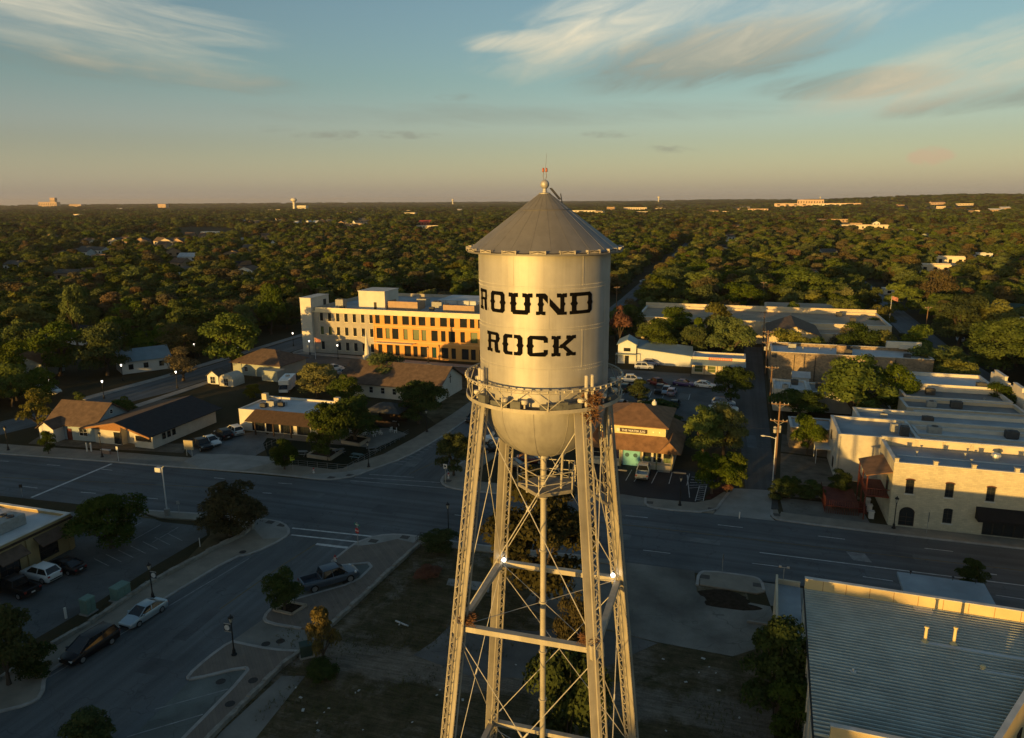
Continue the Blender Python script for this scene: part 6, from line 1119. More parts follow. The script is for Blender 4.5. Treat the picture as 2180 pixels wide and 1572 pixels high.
# ================================================================ street furniture
BLKM = mat('black_cast_metal', (.014, .014, .014), .5, .2, 3); LGL = mat('lantern_glass', (.42, .40, .34), .3, .1, 3); LGLIT = mat('lit_lantern_glass', (.9, .85, .7), .3, .02, 3, emit=(1, .9, .72, 4.0))
LM = {}
def street_lamp(px, py, label, lit=False, banner=None, hgt=4.2, group='black lantern street lamps', z=.14):
    c = G(px, py); t = thing('street_lamp', label, 'street lamp', (c.x, c.y, z), 0, group, (1, 1, hgt / 4.2))
    if 'p' not in LM:
        mb = MB(); mb.lathe([(.26, 0), (.26, .10), (.17, .16), (.15, .5), (.09, .62), (.065, .8), (.055, 3.2), (.09, 3.22), (.09, 3.28), (.05, 3.32)], 12); LM['p'] = mb.mesh('post', BLKM, True)
        mb = MB(); mb.lathe([(.09, 3.32), (.20, 3.78), (.20, 3.80), (.14, 3.82)], 8); LM['g'] = mb.mesh('lantern', LGL); LM['l'] = mb.mesh('lantern', LGLIT)
        mb = MB(); mb.lathe([(.27, 3.801), (.22, 3.92), (.10, 4.0), (.05, 4.06), (.05, 4.12), (.01, 4.2)], 10)
        for k in range(4): a = math.pi / 2 * k + .785; mb.bar((.10 * math.cos(a), .10 * math.sin(a), 3.32), (.21 * math.cos(a), .21 * math.sin(a), 3.8), .03)
        LM['c'] = mb.mesh('lantern_cap', BLKM)
    ob('post', LM['p'], t); g = ob('lantern', LM['l' if lit else 'g'], t); ob('lantern_cap', LM['c'], g)
    if banner:
        mb = MB(); x0, x1 = (.12, .82) if banner > 0 else (-.82, -.12); mb.box(x0, x1, -.015, .015, 2.35, 3.1); bn = mb.build('banner', mat('navy_banner', (.03, .045, .06), .8, .1, 2), t); mb = MB(); mb.bar((0, 0, 3.12), (x1 if banner > 0 else x0, 0, 3.12), .05); mb.bar((0, 0, 2.33), (x1 if banner > 0 else x0, 0, 2.33), .05); mb.build('banner_arm', UNIT, bn)
        mb = MB(); mb.lathe([(.001, 0), (.27, 0), (.27, .05)], 18); d = mb.build('banner_disc', mat('pale_disc', (.42, .44, .45), .7, .35, 9), bn, loc=((x0 + x1) / 2, -.018, 2.74)); d.rotation_euler = (math.pi / 2, 0, 0)
    return t
street_lamp(326, 1276, 'black street lamp with round sign behind the silver sedan', banner=.8); street_lamp(499, 1397, 'black street lamp with navy banner on the brick plaza', banner=-.8)
for px, py, lb, lit in ((218, 975, 'black street lamp before the long low chapel', 0), (18, 960, 'black street lamp at the left edge of the main road', 0), (785, 996, 'black street lamp at the patio fence corner', 0), (955, 1140, 'black street lamp behind the shrub at the corner plaza', 0), (1447, 1078, 'black street lamp before the dark water shop car park', 0), (1902, 1127, 'black street lamp at the arched door of the limestone building', 0), (909, 921, 'black street lamp on the pavement beside the patio bar', 0), (378, 828, 'lit street lamp beside the pale round tree', 1), (720, 766, 'lit street lamp before the grey wing of the office', 1), (660, 756, 'lit street lamp at the foot of the white stair tower', 1), (912, 773, 'dark street lamp before the orange office front', 0), (222, 850, 'lit street lamp on the west street behind the cottage', 1), (262, 812, 'lit street lamp under the trees of the west street', 1), (108, 846, 'lit street lamp above the white cargo van', 1), (625, 738, 'lit street lamp on the far end of the west street', 1), (508, 772, 'lit street lamp under the tall oak of the west street', 1), (416, 764, 'lit street lamp before the dark oaks', 1)): street_lamp(px, py, lb, bool(lit), hgt=4.4)
def pole_thing(name, label, cat, px, py, z=.02, group=None): c = G(px, py); return thing(name, label, cat, (c.x, c.y, z), 0, group)
WOODP = mat('pole_wood', (.19, .115, .065), .9, .3, 2, stretch=(3, 3, .3)); WHP = mat('white_pole_paint', (.52, .53, .53), .6, .1, 2)
def utility_pole(x, y, h, label, arms=2, tr=True, group='wooden utility poles', rot=0.0):
    t = thing('utility_pole', label, 'utility pole', (x, y, 0), rot, group); mb = MB(); mb.tube([(0, 0, 0), (0, 0, h)], [.17, .11], 10); mb.build('pole', WOODP, t, smooth=True)
    for k in range(arms):
        z = h - .35 - k * 2.6; mb = MB(); mb.box(-1.25, 1.25, -.2, -.08, z - .07, z + .07); a = mb.build('crossarm', WOODP, t); mb = MB()
        for s in (-1, 1): mb.bar((s * .75, -.14, z - .05), (0, -.14, z - .6), .04)
        mb.build('arm_brace', UNIT, a)
        for x_ in (-1.15, -.6, .6, 1.15): mb = MB(); mb.lathe([(.03, z + .07), (.07, z + .1), (.04, z + .18), (.06, z + .22), (.02, z + .26)], 8, (x_, -.14)); mb.build('insulator', COPE, a)
    if tr: mb = MB(); mb.lathe([(.05, h - 4.9), (.26, h - 4.85), (.26, h - 4.0), (.2, h - 3.95), (.05, h - 3.85)], 12, (-.42, 0)); mb.build('transformer', mat('transformer_grey', (.38, .36, .31), .6, .1, 3), t, smooth=True); mb = MB(); mb.box(.14, .4, -.1, .1, h - 4.8, h - 3.7); mb.build('switch_box', UNIT, t)
    return t
c = G(1649, 1010); utility_pole(c.x, c.y, 11.5, 'tall reddish wooden utility pole with transformer beside the alley mouth')
for px, py, h, lb in ((1629, 795, 10.5, 'utility pole with two transformers beside the rubble stone building'), (1623, 742, 10.5, 'utility pole behind the gabled hall at the alley end'), (1638, 860, 8, 'slim utility pole beside the white edged alley shed')): c = G(px, py); utility_pole(c.x, c.y, h, lb, 2 if h > 9 else 1, h > 9)
for px, py, h, lb in ((1622, 655, 10, 'utility pole with transformers before the trees right of the tank'), (1312, 660, 9, 'utility pole beside the north road right of the tank'), (1545, 470, 11, 'far utility pole among the right hand woods'), (737, 560, 10, 'far utility pole in the woods left of the tank'), (769, 562, 10, 'second far utility pole in the woods left of the tank'), (818, 560, 10, 'third far utility pole in the woods left of the tank'), (1969, 715, 9, 'white topped utility pole at the downtown crossing')): c = G(px, py); utility_pole(c.x, c.y, h, lb, 1, px in (1622,), rot=.1 if px < 1000 else .5)
# wires along the alley
def wire(name, pts, label, sag=.6, group=None, r=.012):
    mb = MB()
    for a, b in zip(pts[:-1], pts[1:]):
        a, b = Vector(a), Vector(b); mb.tube([a.lerp(b, k / 10) - Vector((0, 0, sag * 4 * (k / 10) * (1 - k / 10))) for k in range(11)], r, 4)
    return tag(mb.build(name, TRIM), label, 'power line', group)
pa, pb, pc = G(1649, 1010), G(1629, 795), G(1623, 742)
for k, (dx, dz, lb) in enumerate(((-1.15, 11.4, 'power line over the alley on the west side of the pole arms'), (1.15, 11.4, 'power line over the alley on the east side of the pole arms'))): wire('power_line', [(pa.x + dx, pa.y, dz), (pb.x + dx, pb.y, dz - 1), (pc.x + dx, pc.y, dz - 1)], lb, group='power lines')
for dx, dz, lb in ((-.6, 11.4, 'inner power line over the alley left of the pole tops'), (.6, 11.4, 'inner power line over the alley right of the pole tops'), (-1.15, 8.8, 'lower power line over the alley on the west side'), (.6, 8.8, 'lower power line over the alley on the east side')): wire('power_line', [(pa.x + dx, pa.y, dz), (pb.x + dx, pb.y, dz - 1), (pc.x + dx, pc.y, dz - 1)], lb, .9, 'power lines')
wire('power_line', [(pa.x + .3, pa.y, 7.4), (16.5, 113.2, 6.4)], 'service wire from the reddish pole to the cream brick annex', .5, 'power lines'); wire('power_line', [(pa.x - .2, pa.y, 7.2), (-8.0, 118, 6.6)], 'service wire from the reddish pole to the water shop roof', .5, 'power lines'); pd = G(1622, 655); pe = G(1312, 660); wire('power_line', [(pc.x, pc.y, 9.9), (pd.x, pd.y, 9.5)], 'power line from the alley end towards the round oak', .9, 'power lines'); wire('power_line', [(pd.x, pd.y, 9.4), (pe.x, pe.y, 8.6)], 'power line across the trees behind the long tan building', 1.2, 'power lines', .02)
pts = [G(690, 548), G(737, 560), G(769, 562), G(818, 560), G(960, 556)]; wire('power_line', [(p.x, p.y, 9.9) for p in pts], 'long power line across the woods left of the tank', 1.2, 'power lines', .05)
# cobra street light beside the pole
t = pole_thing('cobra_street_light', 'slim grey street light with curved arm beside the reddish pole', 'street light', 1644, 1036); mb = MB(); mb.tube([(0, 0, 0), (0, 0, 7.6)], [.1, .07], 10); mb.build('pole', WHP, t); mb = MB(); mb.tube([(0, 0, 7.3), (-.8, 0, 7.55), (-1.5, 0, 7.6)], .045, 6); ar = mb.build('arm', WHP, t); mb = MB(); mb.sphere((-1.75, 0, 7.6), .3, 10, (1.2, .55, .4)); mb.build('lamp_head', COPE, ar, smooth=True)
# white pole with camera box on a concrete drum
t = pole_thing('camera_pole', 'white pole carrying a boxy camera housing on a concrete base', 'pole', 357, 1099, .05); mb = MB(); mb.lathe([(.38, 0), (.38, 1.0)], 14); mb.build('base', CONC, t); mb = MB(); mb.tube([(0, 0, 1.0), (0, 0, 6.8)], .085, 10); mb.build('pole', WHP, t, smooth=True); mb = MB(); mb.box(-1.0, -.1, -.25, .25, 6.2, 6.8); hd = mb.build('housing', WHP, t); mb = MB(); mb.bar((-.1, 0, 6.7), (.35, 0, 7.1), .1); mb.build('bracket', UNIT, hd)
# road signs
GRN = mat('sign_green', (.015, .16, .12), .6, .1, 2); STOPR = mat('sign_red', (.34, .02, .025), .6, .1, 2); YEL = mat('sign_yellow', (.62, .66, .04), .6, .1, 2)
c = G(763, 1168); t = thing('stop_sign', 'red octagonal STOP sign under a green MAYS street name plate', 'stop sign', (c.x, c.y, .14), R(-20)); mb = MB(); mb.tube([(0, 0, 0), (0, 0, 3.3)], .035, 8); mb.build('post', UNIT, t)
mb = MB(); mb.lathe([(.38, -.012), (.38, .012)], 8, a0=math.pi / 8); s = mb.build('sign_plate', STOPR, t, loc=(0, -.06, 2.2)); s.rotation_euler = (math.pi / 2, 0, 0); textmesh('STOP', .27, FR_W, 'lettering', t, (0, -.08, 2.11), bold=.006)
mb = MB(); mb.box(-.5, .5, -.015, .015, 2.85, 3.1); np_ = mb.build('name_plate', GRN, t); textmesh('MAYS', .22, FR_W, 'lettering', np_, (0, -.025, 2.9), bold=.004)
def panel_sign(name, label, px, py, w, h, z, col, yaw=0, post=None, z0=.14, letter=None):
    c = G(px, py); t = thing(name, label, 'road sign', (c.x, c.y, z0), R(yaw)); mb = MB(); mb.tube([(0, 0, 0), (0, 0, z + h)], .035, 8); mb.build('post', post or UNIT, t); mb = MB(); mb.box(-w / 2, w / 2, -.06, -.036, z, z + h); p = mb.build('sign_plate', col, t)
    if letter: textmesh(letter, h * .5, TRIM, 'lettering', p, (0, -.07, z + h * .28))
    return t
panel_sign('road_sign', 'fluorescent yellow road sign seen nearly edge on by the patio fence', 624, 1003, .75, .9, 1.6, YEL, 62); c = G(949, 1018)
t = panel_sign('road_sign', 'small white square road sign at the corner across the intersection', 949, 1030, .6, .75, 2.2, FR_W, -8); mb = MB(); mb.box(-.2, .2, -.075, -.062, 2.5, 2.75); mb.box(-.24, -.1, -.075, -.062, 2.28, 2.4); mb.box(.02, .24, -.075, -.062, 2.28, 2.4); mb.build('route_marking', TRIM, t)
panel_sign('bus_stop_sign', 'white and yellow bus stop sign on a pale post before the chapel', 253, 984, .5, .7, 1.8, FR_W, -10, WHP); t = panel_sign('road_sign', 'thin dark road sign post at the near kerb on the right', 1537, 1224, .45, .6, 1.8, TRIM, 85); panel_sign('road_sign', 'thin dark sign post beside the limestone building', 1972, 1138, .3, 1.2, 1.6, TRIM, 84); panel_sign('road_sign', 'short dark sign post near the white camera pole', 382, 1098, .4, .5, 1.5, UNIT, 30); panel_sign('road_sign', 'small sign post at the left near kerb', 48, 1060, .4, .5, 1.4, TRIM, 30)
c = G(404, 972); t = thing('sign_board', 'blank beige sign board on two posts before the dark pickup', 'sign', (c.x, c.y, .1), R(4)); mb = MB(); mb.box(-.85, .85, -.1, .1, 1.1, 2.7); mb.build('panel', mat('beige_sign', (.34, .29, .18), .8, .1, 1), t)
for x in (-.5, .5): mb = MB(); mb.box(x - .05, x + .05, -.05, .05, 0, 1.1); mb.build('post', UNIT, t)
c = G(226, 968); t = thing('low_sign_wall', 'low pinkish brick sign wall before the long low chapel', 'sign wall', (c.x, c.y, 0)); mb = MB(); mb.box(-.9, .9, -.15, .15, 0, .8); mb.build('wall', mat('pink_brick', (.25, .17, .13), .9, .2, 3), t); mb = MB(); mb.box(-.95, .95, -.2, .2, .802, .9); mb.build('cap', COPE, t)
for px, lb in ((186, 'left one of two short white posts before the chapel'), (195, 'right one of two short white posts before the chapel')): c = G(px, 963); mb = MB(); mb.lathe([(.12, 0), (.12, 1.6), (.02, 1.7)], 8, (c.x, c.y)); tag(mb.build('white_post', FR_W), lb, 'post', 'white posts')
def hydrant(px, py, lb, col):
    c = G(px, py, .14); t = thing('fire_hydrant', lb, 'fire hydrant', c, 0, 'fire hydrants'); mb = MB(); mb.lathe([(.18, 0), (.18, .06), (.12, .08), (.12, .55), (.16, .57), (.16, .62)], 12); mb.build('barrel', COPE, t, smooth=True); mb = MB(); mb.lathe([(.14, .62), (.12, .75), (.04, .82), (.04, .88)], 12); mb.build('bonnet', col, t, smooth=True); mb = MB(); mb.tube([(-.22, 0, .45), (.22, 0, .45)], .06, 8); mb.build('nozzle', col, t)
RD = mat('hydrant_red', (.30, .03, .03), .6, .1, 3); hydrant(668, 1007, 'red topped fire hydrant on the pavement before the patio fence', RD); hydrant(955, 1018, 'red fire hydrant on the corner island across the intersection', RD); hydrant(714, 1196, 'dark red hydrant at the kerb of the brick plaza', RD)
UG = mat('utility_green', (.12, .20, .17), .7, .12, 2); DGR = mat('dark_utility_green', (.03, .055, .045), .7, .12, 2)
def cabinet(px, py, w, d, h, lb, m_, yaw=88, z=.05):
    c = G(px, py); t = thing('utility_cabinet', lb, 'utility cabinet', (c.x, c.y, z), R(yaw), 'utility cabinets'); mb = MB(); mb.box(-w / 2, w / 2, -d / 2, d / 2, .1, h); mb.add([(-w / 2 - .05, -d / 2 - .05, h + .002), (w / 2 + .05, -d / 2 - .05, h + .002), (w / 2 + .05, d / 2 + .05, h + .06), (-w / 2 - .05, d / 2 + .05, h + .06), (-w / 2, -d / 2, h + .1), (w / 2, -d / 2, h + .1), (w / 2, d / 2, h + .16), (-w / 2, d / 2, h + .16)], [(0, 1, 5, 4), (1, 2, 6, 5), (2, 3, 7, 6), (3, 0, 4, 7), (4, 5, 6, 7)]); mb.build('case', m_, t)
    for s in (-.5, .5): mb = MB(); mb.box(s * w / 2 - w * .22, s * w / 2 + w * .22, -d / 2 - .03, -d / 2 - .003, .2, h - .1); mb.build('door', m_, t)
    mb = MB(); mb.box(-w / 2 - .12, w / 2 + .12, -d / 2 - .12, d / 2 + .12, -.1, .1); mb.build('plinth', CONC, t)
cabinet(258, 1274, 1.7, 1.1, 1.4, 'wide pale green utility cabinet on the turf verge', UG); cabinet(189, 1305, 1.1, .9, 1.6, 'narrow pale green utility cabinet on the turf verge', UG); cabinet(653, 1396, 1.1, .9, 1.1, 'dark green utility cabinet beside the yellow leaved young tree', DGR, 40)
for px, py, lb in ((426, 1165, 'thin white marker post on the turf verge'), (141, 1317, 'short pale bollard on the turf verge below the cabinets')): c = G(px, py); mb = MB(); mb.lathe([(.05 if px > 300 else .12, 0), (.05 if px > 300 else .12, 1.2)], 8, (c.x, c.y)); tag(mb.build('marker_post', FR_W), lb, 'post', 'marker posts')
# low stone walls built of blocks
LSTONE = mat('cut_stone', (.25, .235, .20), .95, .35, 1.3, bump=.6, detail=7)
def stone_wall(label, pts, h=.45, w=.42, seed=1, z=.0, m_=None, name='low_stone_wall'):
    P = [G(*p) for p in pts]; r = random.Random(seed); mb = MB()
    for a, b in zip(P[:-1], P[1:]):
        L = (b - a).length; d = (b - a).normalized(); s = 0
        while s < L - .1:
            l = min(r.uniform(.5, 1.3), L - s); hh = h * r.uniform(.82, 1.12); ww = w * r.uniform(.85, 1.1); mb.bar(a + d * (s + .01) + Vector((0, 0, z + hh / 2 - .05)), a + d * (s + l - .02) + Vector((0, 0, z + hh / 2 - .05)), ww, hh + .1); s += l
    return tag(mb.build(name, m_ or LSTONE), label, 'stone wall', 'low stone walls')
stone_wall('long low stone wall along the turf verge beside the parked cars', [(533, 1129), (516, 1144), (459, 1170), (411, 1197), (312, 1250), (192, 1331), (96, 1388), (0, 1451), (-80, 1500)], .5, .45, 2)
stone_wall('low stone edging between the brick plaza and the vacant lot above the driveway', [(892, 1162), (830, 1218), (760, 1284), (698, 1340)], .42, .4, 3); stone_wall('low stone edging below the driveway running to the bottom of the view', [(641, 1390), (600, 1421), (520, 1500), (447, 1574), (400, 1620)], .42, .4, 4)
c = G(536, 1128); t = thing('stone_pier', 'pale stone pier with a lamp cap at the end of the verge wall', 'pier', (c.x, c.y, .1)); mb = MB(); mb.box(-.3, .3, -.3, .3, 0, 1.1); mb.build('shaft', LSTONE, t); mb = MB(); mb.box(-.36, .36, -.36, .36, 1.102, 1.22); mb.build('cap', COPE, t)
stone_wall('pale crooked stone edging before the red timber deck', [(1652, 1048), (1700, 1052), (1760, 1057), (1795, 1062)], .3, .35, 6); stone_wall('short stone edging slanting from the deck bed', [(1745, 1058), (1768, 1080)], .3, .3, 7)
for k, py in enumerate((1076, 1089, 1103)): c = G(1846 + k * 4, py); mb = MB(); mb.box(c.x - .3, c.x + .3, c.y - .3, c.y + .3, 0, .9); mb.box(c.x - .36, c.x + .36, c.y - .36, c.y + .36, .902, 1.0); tag(mb.build('stone_pier', COPE), ['white stone pier nearest the red deck', 'middle white stone pier beside the limestone building', 'white stone pier nearest the road beside the limestone building'][k], 'pier', 'white stone piers')
# patio
PATIO = 1
def fence(label, pts, h=1.0, sp=1.6, rails=3, m_=None, name='metal_fence'):
    P = [G(*p) for p in pts]; t = thing(name, label, 'fence', P[0], 0); m_ = m_ or mat('galvanised_rail', (.17, .175, .175), .6, .1, 3); O = P[0]
    for a, b in zip(P[:-1], P[1:]):
        a, b = a - O, b - O; n = max(1, int((b - a).length / sp)); mb = MB()
        for k in range(rails): z = h * (k + 1) / rails; mb.bar(a + Vector((0, 0, z)), b + Vector((0, 0, z)), .032)
        mb.build('rail', m_, t)
        for k in range(n): p = a.lerp(b, k / n); mb = MB(); mb.bar(p, p + Vector((0, 0, h + .05)), .045); mb.build('post', m_, t)
    return t
fence('pale metal railing along the pavement around the dark patio', [(578, 988), (655, 995), (740, 1003), (870, 926)]); fence('short ramp railing beside the patio restaurant', [(546, 966), (600, 940), (608, 928)], 1.0, 1.2, 2)
fence('short black iron railing at the corner shrub', [(886, 1160), (896, 1150), (903, 1150)], 1.0, .35, 2, BLKM, 'iron_railing'); fence('dark slatted yard fence at the patio bar', [(820, 898), (862, 896), (903, 880)], 1.9, .5, 2, WOOD_D, 'slatted_fence')
def planter(lb, pts, h=.55):
    P = [G(*p) for p in pts]; t = thing('planter_box', lb, 'planter', P[0], 0, 'stone planters'); O = P[0]; mb = MB()
    for a, b in zip(P, P[1:] + P[:1]): mb.bar(a - O + Vector((0, 0, h / 2)), b - O + Vector((0, 0, h / 2)), .35, h)
    mb.build('kerb', mat('planter_stone', (.36, .29, .21), .9, .15, 1), t); mb = MB(); mb.poly([tuple(p - O + Vector((0, 0, h * .7))) for p in P]); mb.build('soil', SOIL, t)
planter('stone planter nearest the pavement holding a patio tree', [(655, 974), (703, 981), (729, 964), (680, 958)]); planter('stone planter farther back holding the larger patio tree', [(728, 944), (765, 951), (787, 938), (748, 931)]); planter('stone edged square bed under the plaza tree', [(583, 1302), (622, 1312), (652, 1292), (616, 1285)], .25)
def picnic(px, py, yaw, lb, m_):
    c = G(px, py, .05); t = thing('picnic_table', lb, 'picnic table', c, R(yaw), 'picnic tables'); mb = MB(); mb.box(-.9, .9, -.38, .38, .7, .76); mb.build('table_top', m_, t)
    for s in (-1, 1): mb = MB(); mb.box(-.9, .9, s * .72 - .13, s * .72 + .13, .42, .47); mb.build('bench', m_, t)
    for x in (-.6, .6): mb = MB(); mb.bar((x, -.75, .02), (x, .35, .7), .06); mb.bar((x, .75, .02), (x, -.35, .7), .06); mb.bar((x + .06, -.75, .4), (x + .06, .75, .4), .05); mb.build('trestle', m_, t)
MT = mat('teal_table', (.10, .17, .18), .7, .1, 2); GT = mat('grey_table', (.16, .17, .17), .7, .1, 2)
picnic(642, 970, 15, 'grey picnic table left of the front planter', GT); picnic(760, 976, -5, 'teal picnic table at the fence corner', MT); picnic(722, 966, 50, 'grey picnic table between the two planters', GT); picnic(793, 962, 40, 'grey picnic table close to the fence lamp', GT)
CHM = {}
def chair(px, py, yaw, lb):
    c = G(px, py, .05); t = thing('patio_chair', lb, 'chair', c, R(yaw), 'white patio chairs')
    if not CHM:
        mb = MB(); mb.box(-.24, .24, -.24, .24, .42, .46); CHM['seat'] = mb.mesh('seat', FR_W); mb = MB(); [mb.box(-.24 + k * .11, -.18 + k * .11, .20, .24, .46, .95) for k in range(5)]; mb.box(-.24, .26, .20, .24, .95, 1.0); CHM['backrest'] = mb.mesh('backrest', FR_W)
        for i, (x, y) in enumerate(((-.2, -.2), (.2, -.2), (-.2, .2), (.2, .2))): mb = MB(); mb.box(x - .03, x + .03, y - .03, y + .03, 0, .42); CHM['leg%d' % i] = mb.mesh('leg', FR_W)
    for k, me in CHM.items(): ob(k.rstrip('0123'), me, t)
spots = [(594, 917), (601, 918), (607, 916), (747, 922), (770, 927), (778, 926), (797, 930), (804, 924), (811, 926), (832, 920), (842, 922), (838, 908), (846, 908)]
for k, (px, py) in enumerate(spots): chair(px, py, k * 67, 'white patio chair under the mansard front of the restaurant' if k < 3 else 'white patio chair on the paved strip beneath the patio trees' if k < 11 else 'white patio chair before the patio bar')
# a few loose things on the lot and the roofs
r = random.Random(12); LIT = mat('paper_litter', (.45, .45, .43), .9, .1, 3); mb = MB()
for px, py in [(1497, 1402), (1488, 1432), (1524, 1433), (1460, 1452), (1530, 1470), (1418, 1556), (1574, 1528), (764, 1470), (700, 1508), (640, 1485), (645, 1512), (930, 1480), (985, 1490), (1510, 1420), (850, 1330)] + [(r.uniform(620, 1560), r.uniform(1400, 1570)) for _ in range(14)]:
    c = G(px, py, .04); s = r.uniform(.06, .18); a = r.uniform(0, 3); mb.bar(c - Vector((math.cos(a), math.sin(a), 0)) * s, c + Vector((math.cos(a), math.sin(a), 0)) * s, s * 1.2, .04)
setting(mb.build('litter', LIT), 'stuff')
c = G(855, 1330); mb = MB(); mb.bar((c.x - .8, c.y + .3, .1), (c.x + .8, c.y - .2, .1), .12); tag(mb.build('pale_plank', WHP), 'pale plank lying in the dry grass of the vacant lot', 'plank')
c = G(1574, 1103, .06); mb = MB(); mb.box(c.x - .08, c.x + .08, c.y - .08, c.y + .08, 0, .9); tag(mb.build('white_bollard', FR_W), 'short white bollard on the cracked slab by the deck', 'bollard')
for k in range(6):                                                     # wheel stops
    px, py = [(1296, 1000), (1322, 1002), (1413, 1005), (1447, 1008), (1640, 1351), (1612, 1327)][k]; c = G(px, py, .05); mb = MB(); mb.bar((c.x - .95, c.y, .12), (c.x + .95, c.y, .12), .22, .18); tag(mb.build('wheel_stop', CONC), ['concrete wheel stop left end before the water shop', 'concrete wheel stop at the kiosk of the water shop', 'concrete wheel stop right of the silver pickup', 'concrete wheel stop at the right end of the water shop', 'white wheel stop near the dark bushes of the hall', 'white wheel stop before the small bush at the hall'][k], 'wheel stop', 'wheel stops')
# flag at the crossing, flag by the office
FLR = mat('flag_cloth', (.36, .16, .13), .9, .4, 3)
for px, py, h, lb in ((1890, 712, 12, 'flag on a tall pole before the long tan building'), (672, 765, 6, 'flag on a short pole before the grey wing of the office')):
    c = G(px, py); t = thing('flagpole', lb, 'flagpole', c, 0, 'flagpoles'); mb = MB(); mb.tube([(0, 0, 0), (0, 0, h)], [.09, .05], 8); mb.build('pole', WHP, t); mb = MB(); n = 8
    for k in range(n): x0, x1 = k * .22, (k + 1) * .22; mb.add([(x0 + .06, math.sin(k) * .12, h - .15 - k * .06), (x1 + .06, math.sin(k + 1) * .12, h - .15 - (k + 1) * .06), (x1 + .06, math.sin(k + 1) * .12, h - 1.2 - (k + 1) * .08), (x0 + .06, math.sin(k) * .12, h - 1.2 - k * .08)], [(0, 1, 2, 3)])
    mb.build('flag', FLR, t, fix=False)
# ================================================================ trees
LEAF = leaf_mat('oak_leaves', (.056, .088, .019), (.132, .170, .036), (.160, .146, .038)); LEAF_Y = leaf_mat('yellow_leaves', (.10, .10, .022), (.17, .15, .03), (.18, .13, .03), .3); LEAF_B = leaf_mat('brown_leaves', (.085, .076, .036), (.145, .118, .052), (.15, .085, .045), .4); LEAF_D = leaf_mat('dark_leaves', (.034, .054, .016), (.072, .104, .026), (.06, .058, .022), .4); LEAF_R = leaf_mat('russet_leaves', (.15, .055, .03), (.22, .085, .045), (.2, .09, .05), .3)
LEAF_O = leaf_mat('dull_leaves', (.036, .036, .014), (.078, .068, .024), (.10, .075, .03), .35); BARK = mat('bark', (.075, .058, .044), .95, .35, 3, bump=.5)
def crown_mesh(name, M, seed, n, leaf, lobes=16, flat_=.8, base=.22, hollow=.5, bush=False, gap=.0):
    """leaf cloud in a unit box: width 1, height 1; lobes of leaves with gaps between them"""
    r = np.random.RandomState(seed); L = []
    for k in range(lobes):
        a = 2 * math.pi * (k + r.rand() * .7) / lobes * 2.4; u = r.rand() ** .6; zz = r.uniform(0, 1)
        rad = .34 * math.sqrt(max(.05, 1 - (2 * zz - .85) ** 2 * .8)) * (.45 + .55 * u)
        L.append((rad * math.cos(a), rad * math.sin(a), (base + (.93 - base) * zz), r.choice([.075, .11, .15, .20])))
    L.append((0, 0, base + (1 - base) * .5, .24)); L = np.array(L)
    per = r.choice(len(L), n, p=L[:, 3] ** 2 / np.sum(L[:, 3] ** 2)); d = r.normal(size=(n, 3)); d /= np.linalg.norm(d, axis=1)[:, None]; d[:, 2] = np.where(d[:, 2] < -.3, -d[:, 2] * .6, d[:, 2])
    rr = L[per, 3] * (hollow + (1.08 - hollow) * r.rand(n) ** .5)
    P = L[per, :3] + d * rr[:, None] * np.array([1, 1, flat_])
    P[:, 2] = np.clip(P[:, 2], .02 if bush else base * .45 + .12 * r.rand(n) ** 2, 1.02)
    nrm = d + r.normal(size=(n, 3)) * .55; nrm[:, 2] += .25; nrm /= np.linalg.norm(nrm, axis=1)[:, None]
    t = np.cross(nrm, r.normal(size=(n, 3))); t /= np.linalg.norm(t, axis=1)[:, None]; b = np.cross(nrm, t); s = leaf * r.uniform(.6, 1.35, n)[:, None]
    V = np.empty((n, 4, 3)); V[:, 0] = P - t * s; V[:, 1] = P - b * s * .62; V[:, 2] = P + t * s; V[:, 3] = P + b * s * .62
    me = bpy.data.meshes.new(name); me.vertices.add(n * 4); me.vertices.foreach_set('co', V.reshape(-1)); me.loops.add(n * 4); me.loops.foreach_set('vertex_index', np.arange(n * 4)); me.polygons.add(n); me.polygons.foreach_set('loop_start', np.arange(n) * 4); me.polygons.foreach_set('loop_total', np.full(n, 4)); me.materials.append(M); me.update(); me.validate(); return me, L
def trunk_mesh(name, L, seed, base, thick=.028, stems=1):
    r = random.Random(seed); mb = MB()
    for q in range(stems):
        o = Vector((r.uniform(-.06, .06), r.uniform(-.06, .06), 0)) if stems > 1 else Vector((0, 0, 0)); f = Vector((r.uniform(-.03, .03), r.uniform(-.03, .03), base * .85)) + o
        mb.tube([o * .4 + Vector((0, 0, -.02)), o * .6 + Vector((0, 0, base * .4)), f], [thick * 1.5, thick, thick * .85], 7)
        for k in range(q, min(len(L), 9), stems):
            e = Vector(L[k][:3]); m_ = f.lerp(e, .5) + Vector((r.uniform(-.03, .03), r.uniform(-.03, .03), .03)); mb.tube([f, m_, e], [thick * .6, thick * .38, thick * .12], 5)
    return mb.mesh(name, BARK, True)
PROTO = {}
def proto(key, M, seed, n, leaf, **kw):
    stems = kw.pop('stems', 1); th = kw.pop('thick', .028); c, L = crown_mesh('crown', M, seed, n, leaf, **kw); PROTO[key] = (c, trunk_mesh('trunk', L, seed, kw.get('base', .22), th, stems))
for k in range(4): proto('oak%d' % k, LEAF, 10 + k, 9500, .0215, lobes=24 + 2 * k)
for k in range(2): proto('tall%d' % k, LEAF, 20 + k, 7500, .024, lobes=20, base=.2)
for k in range(2): proto('brown%d' % k, LEAF_B, 30 + k, 3600, .020, lobes=24, stems=2)
for k in range(2): proto('dark%d' % k, LEAF_D, 40 + k, 10000, .0205, lobes=26, base=.18)
[proto('dull%d' % k, LEAF_O, 45 + k, 9000, .0205, lobes=26, base=.2) for k in range(2)]
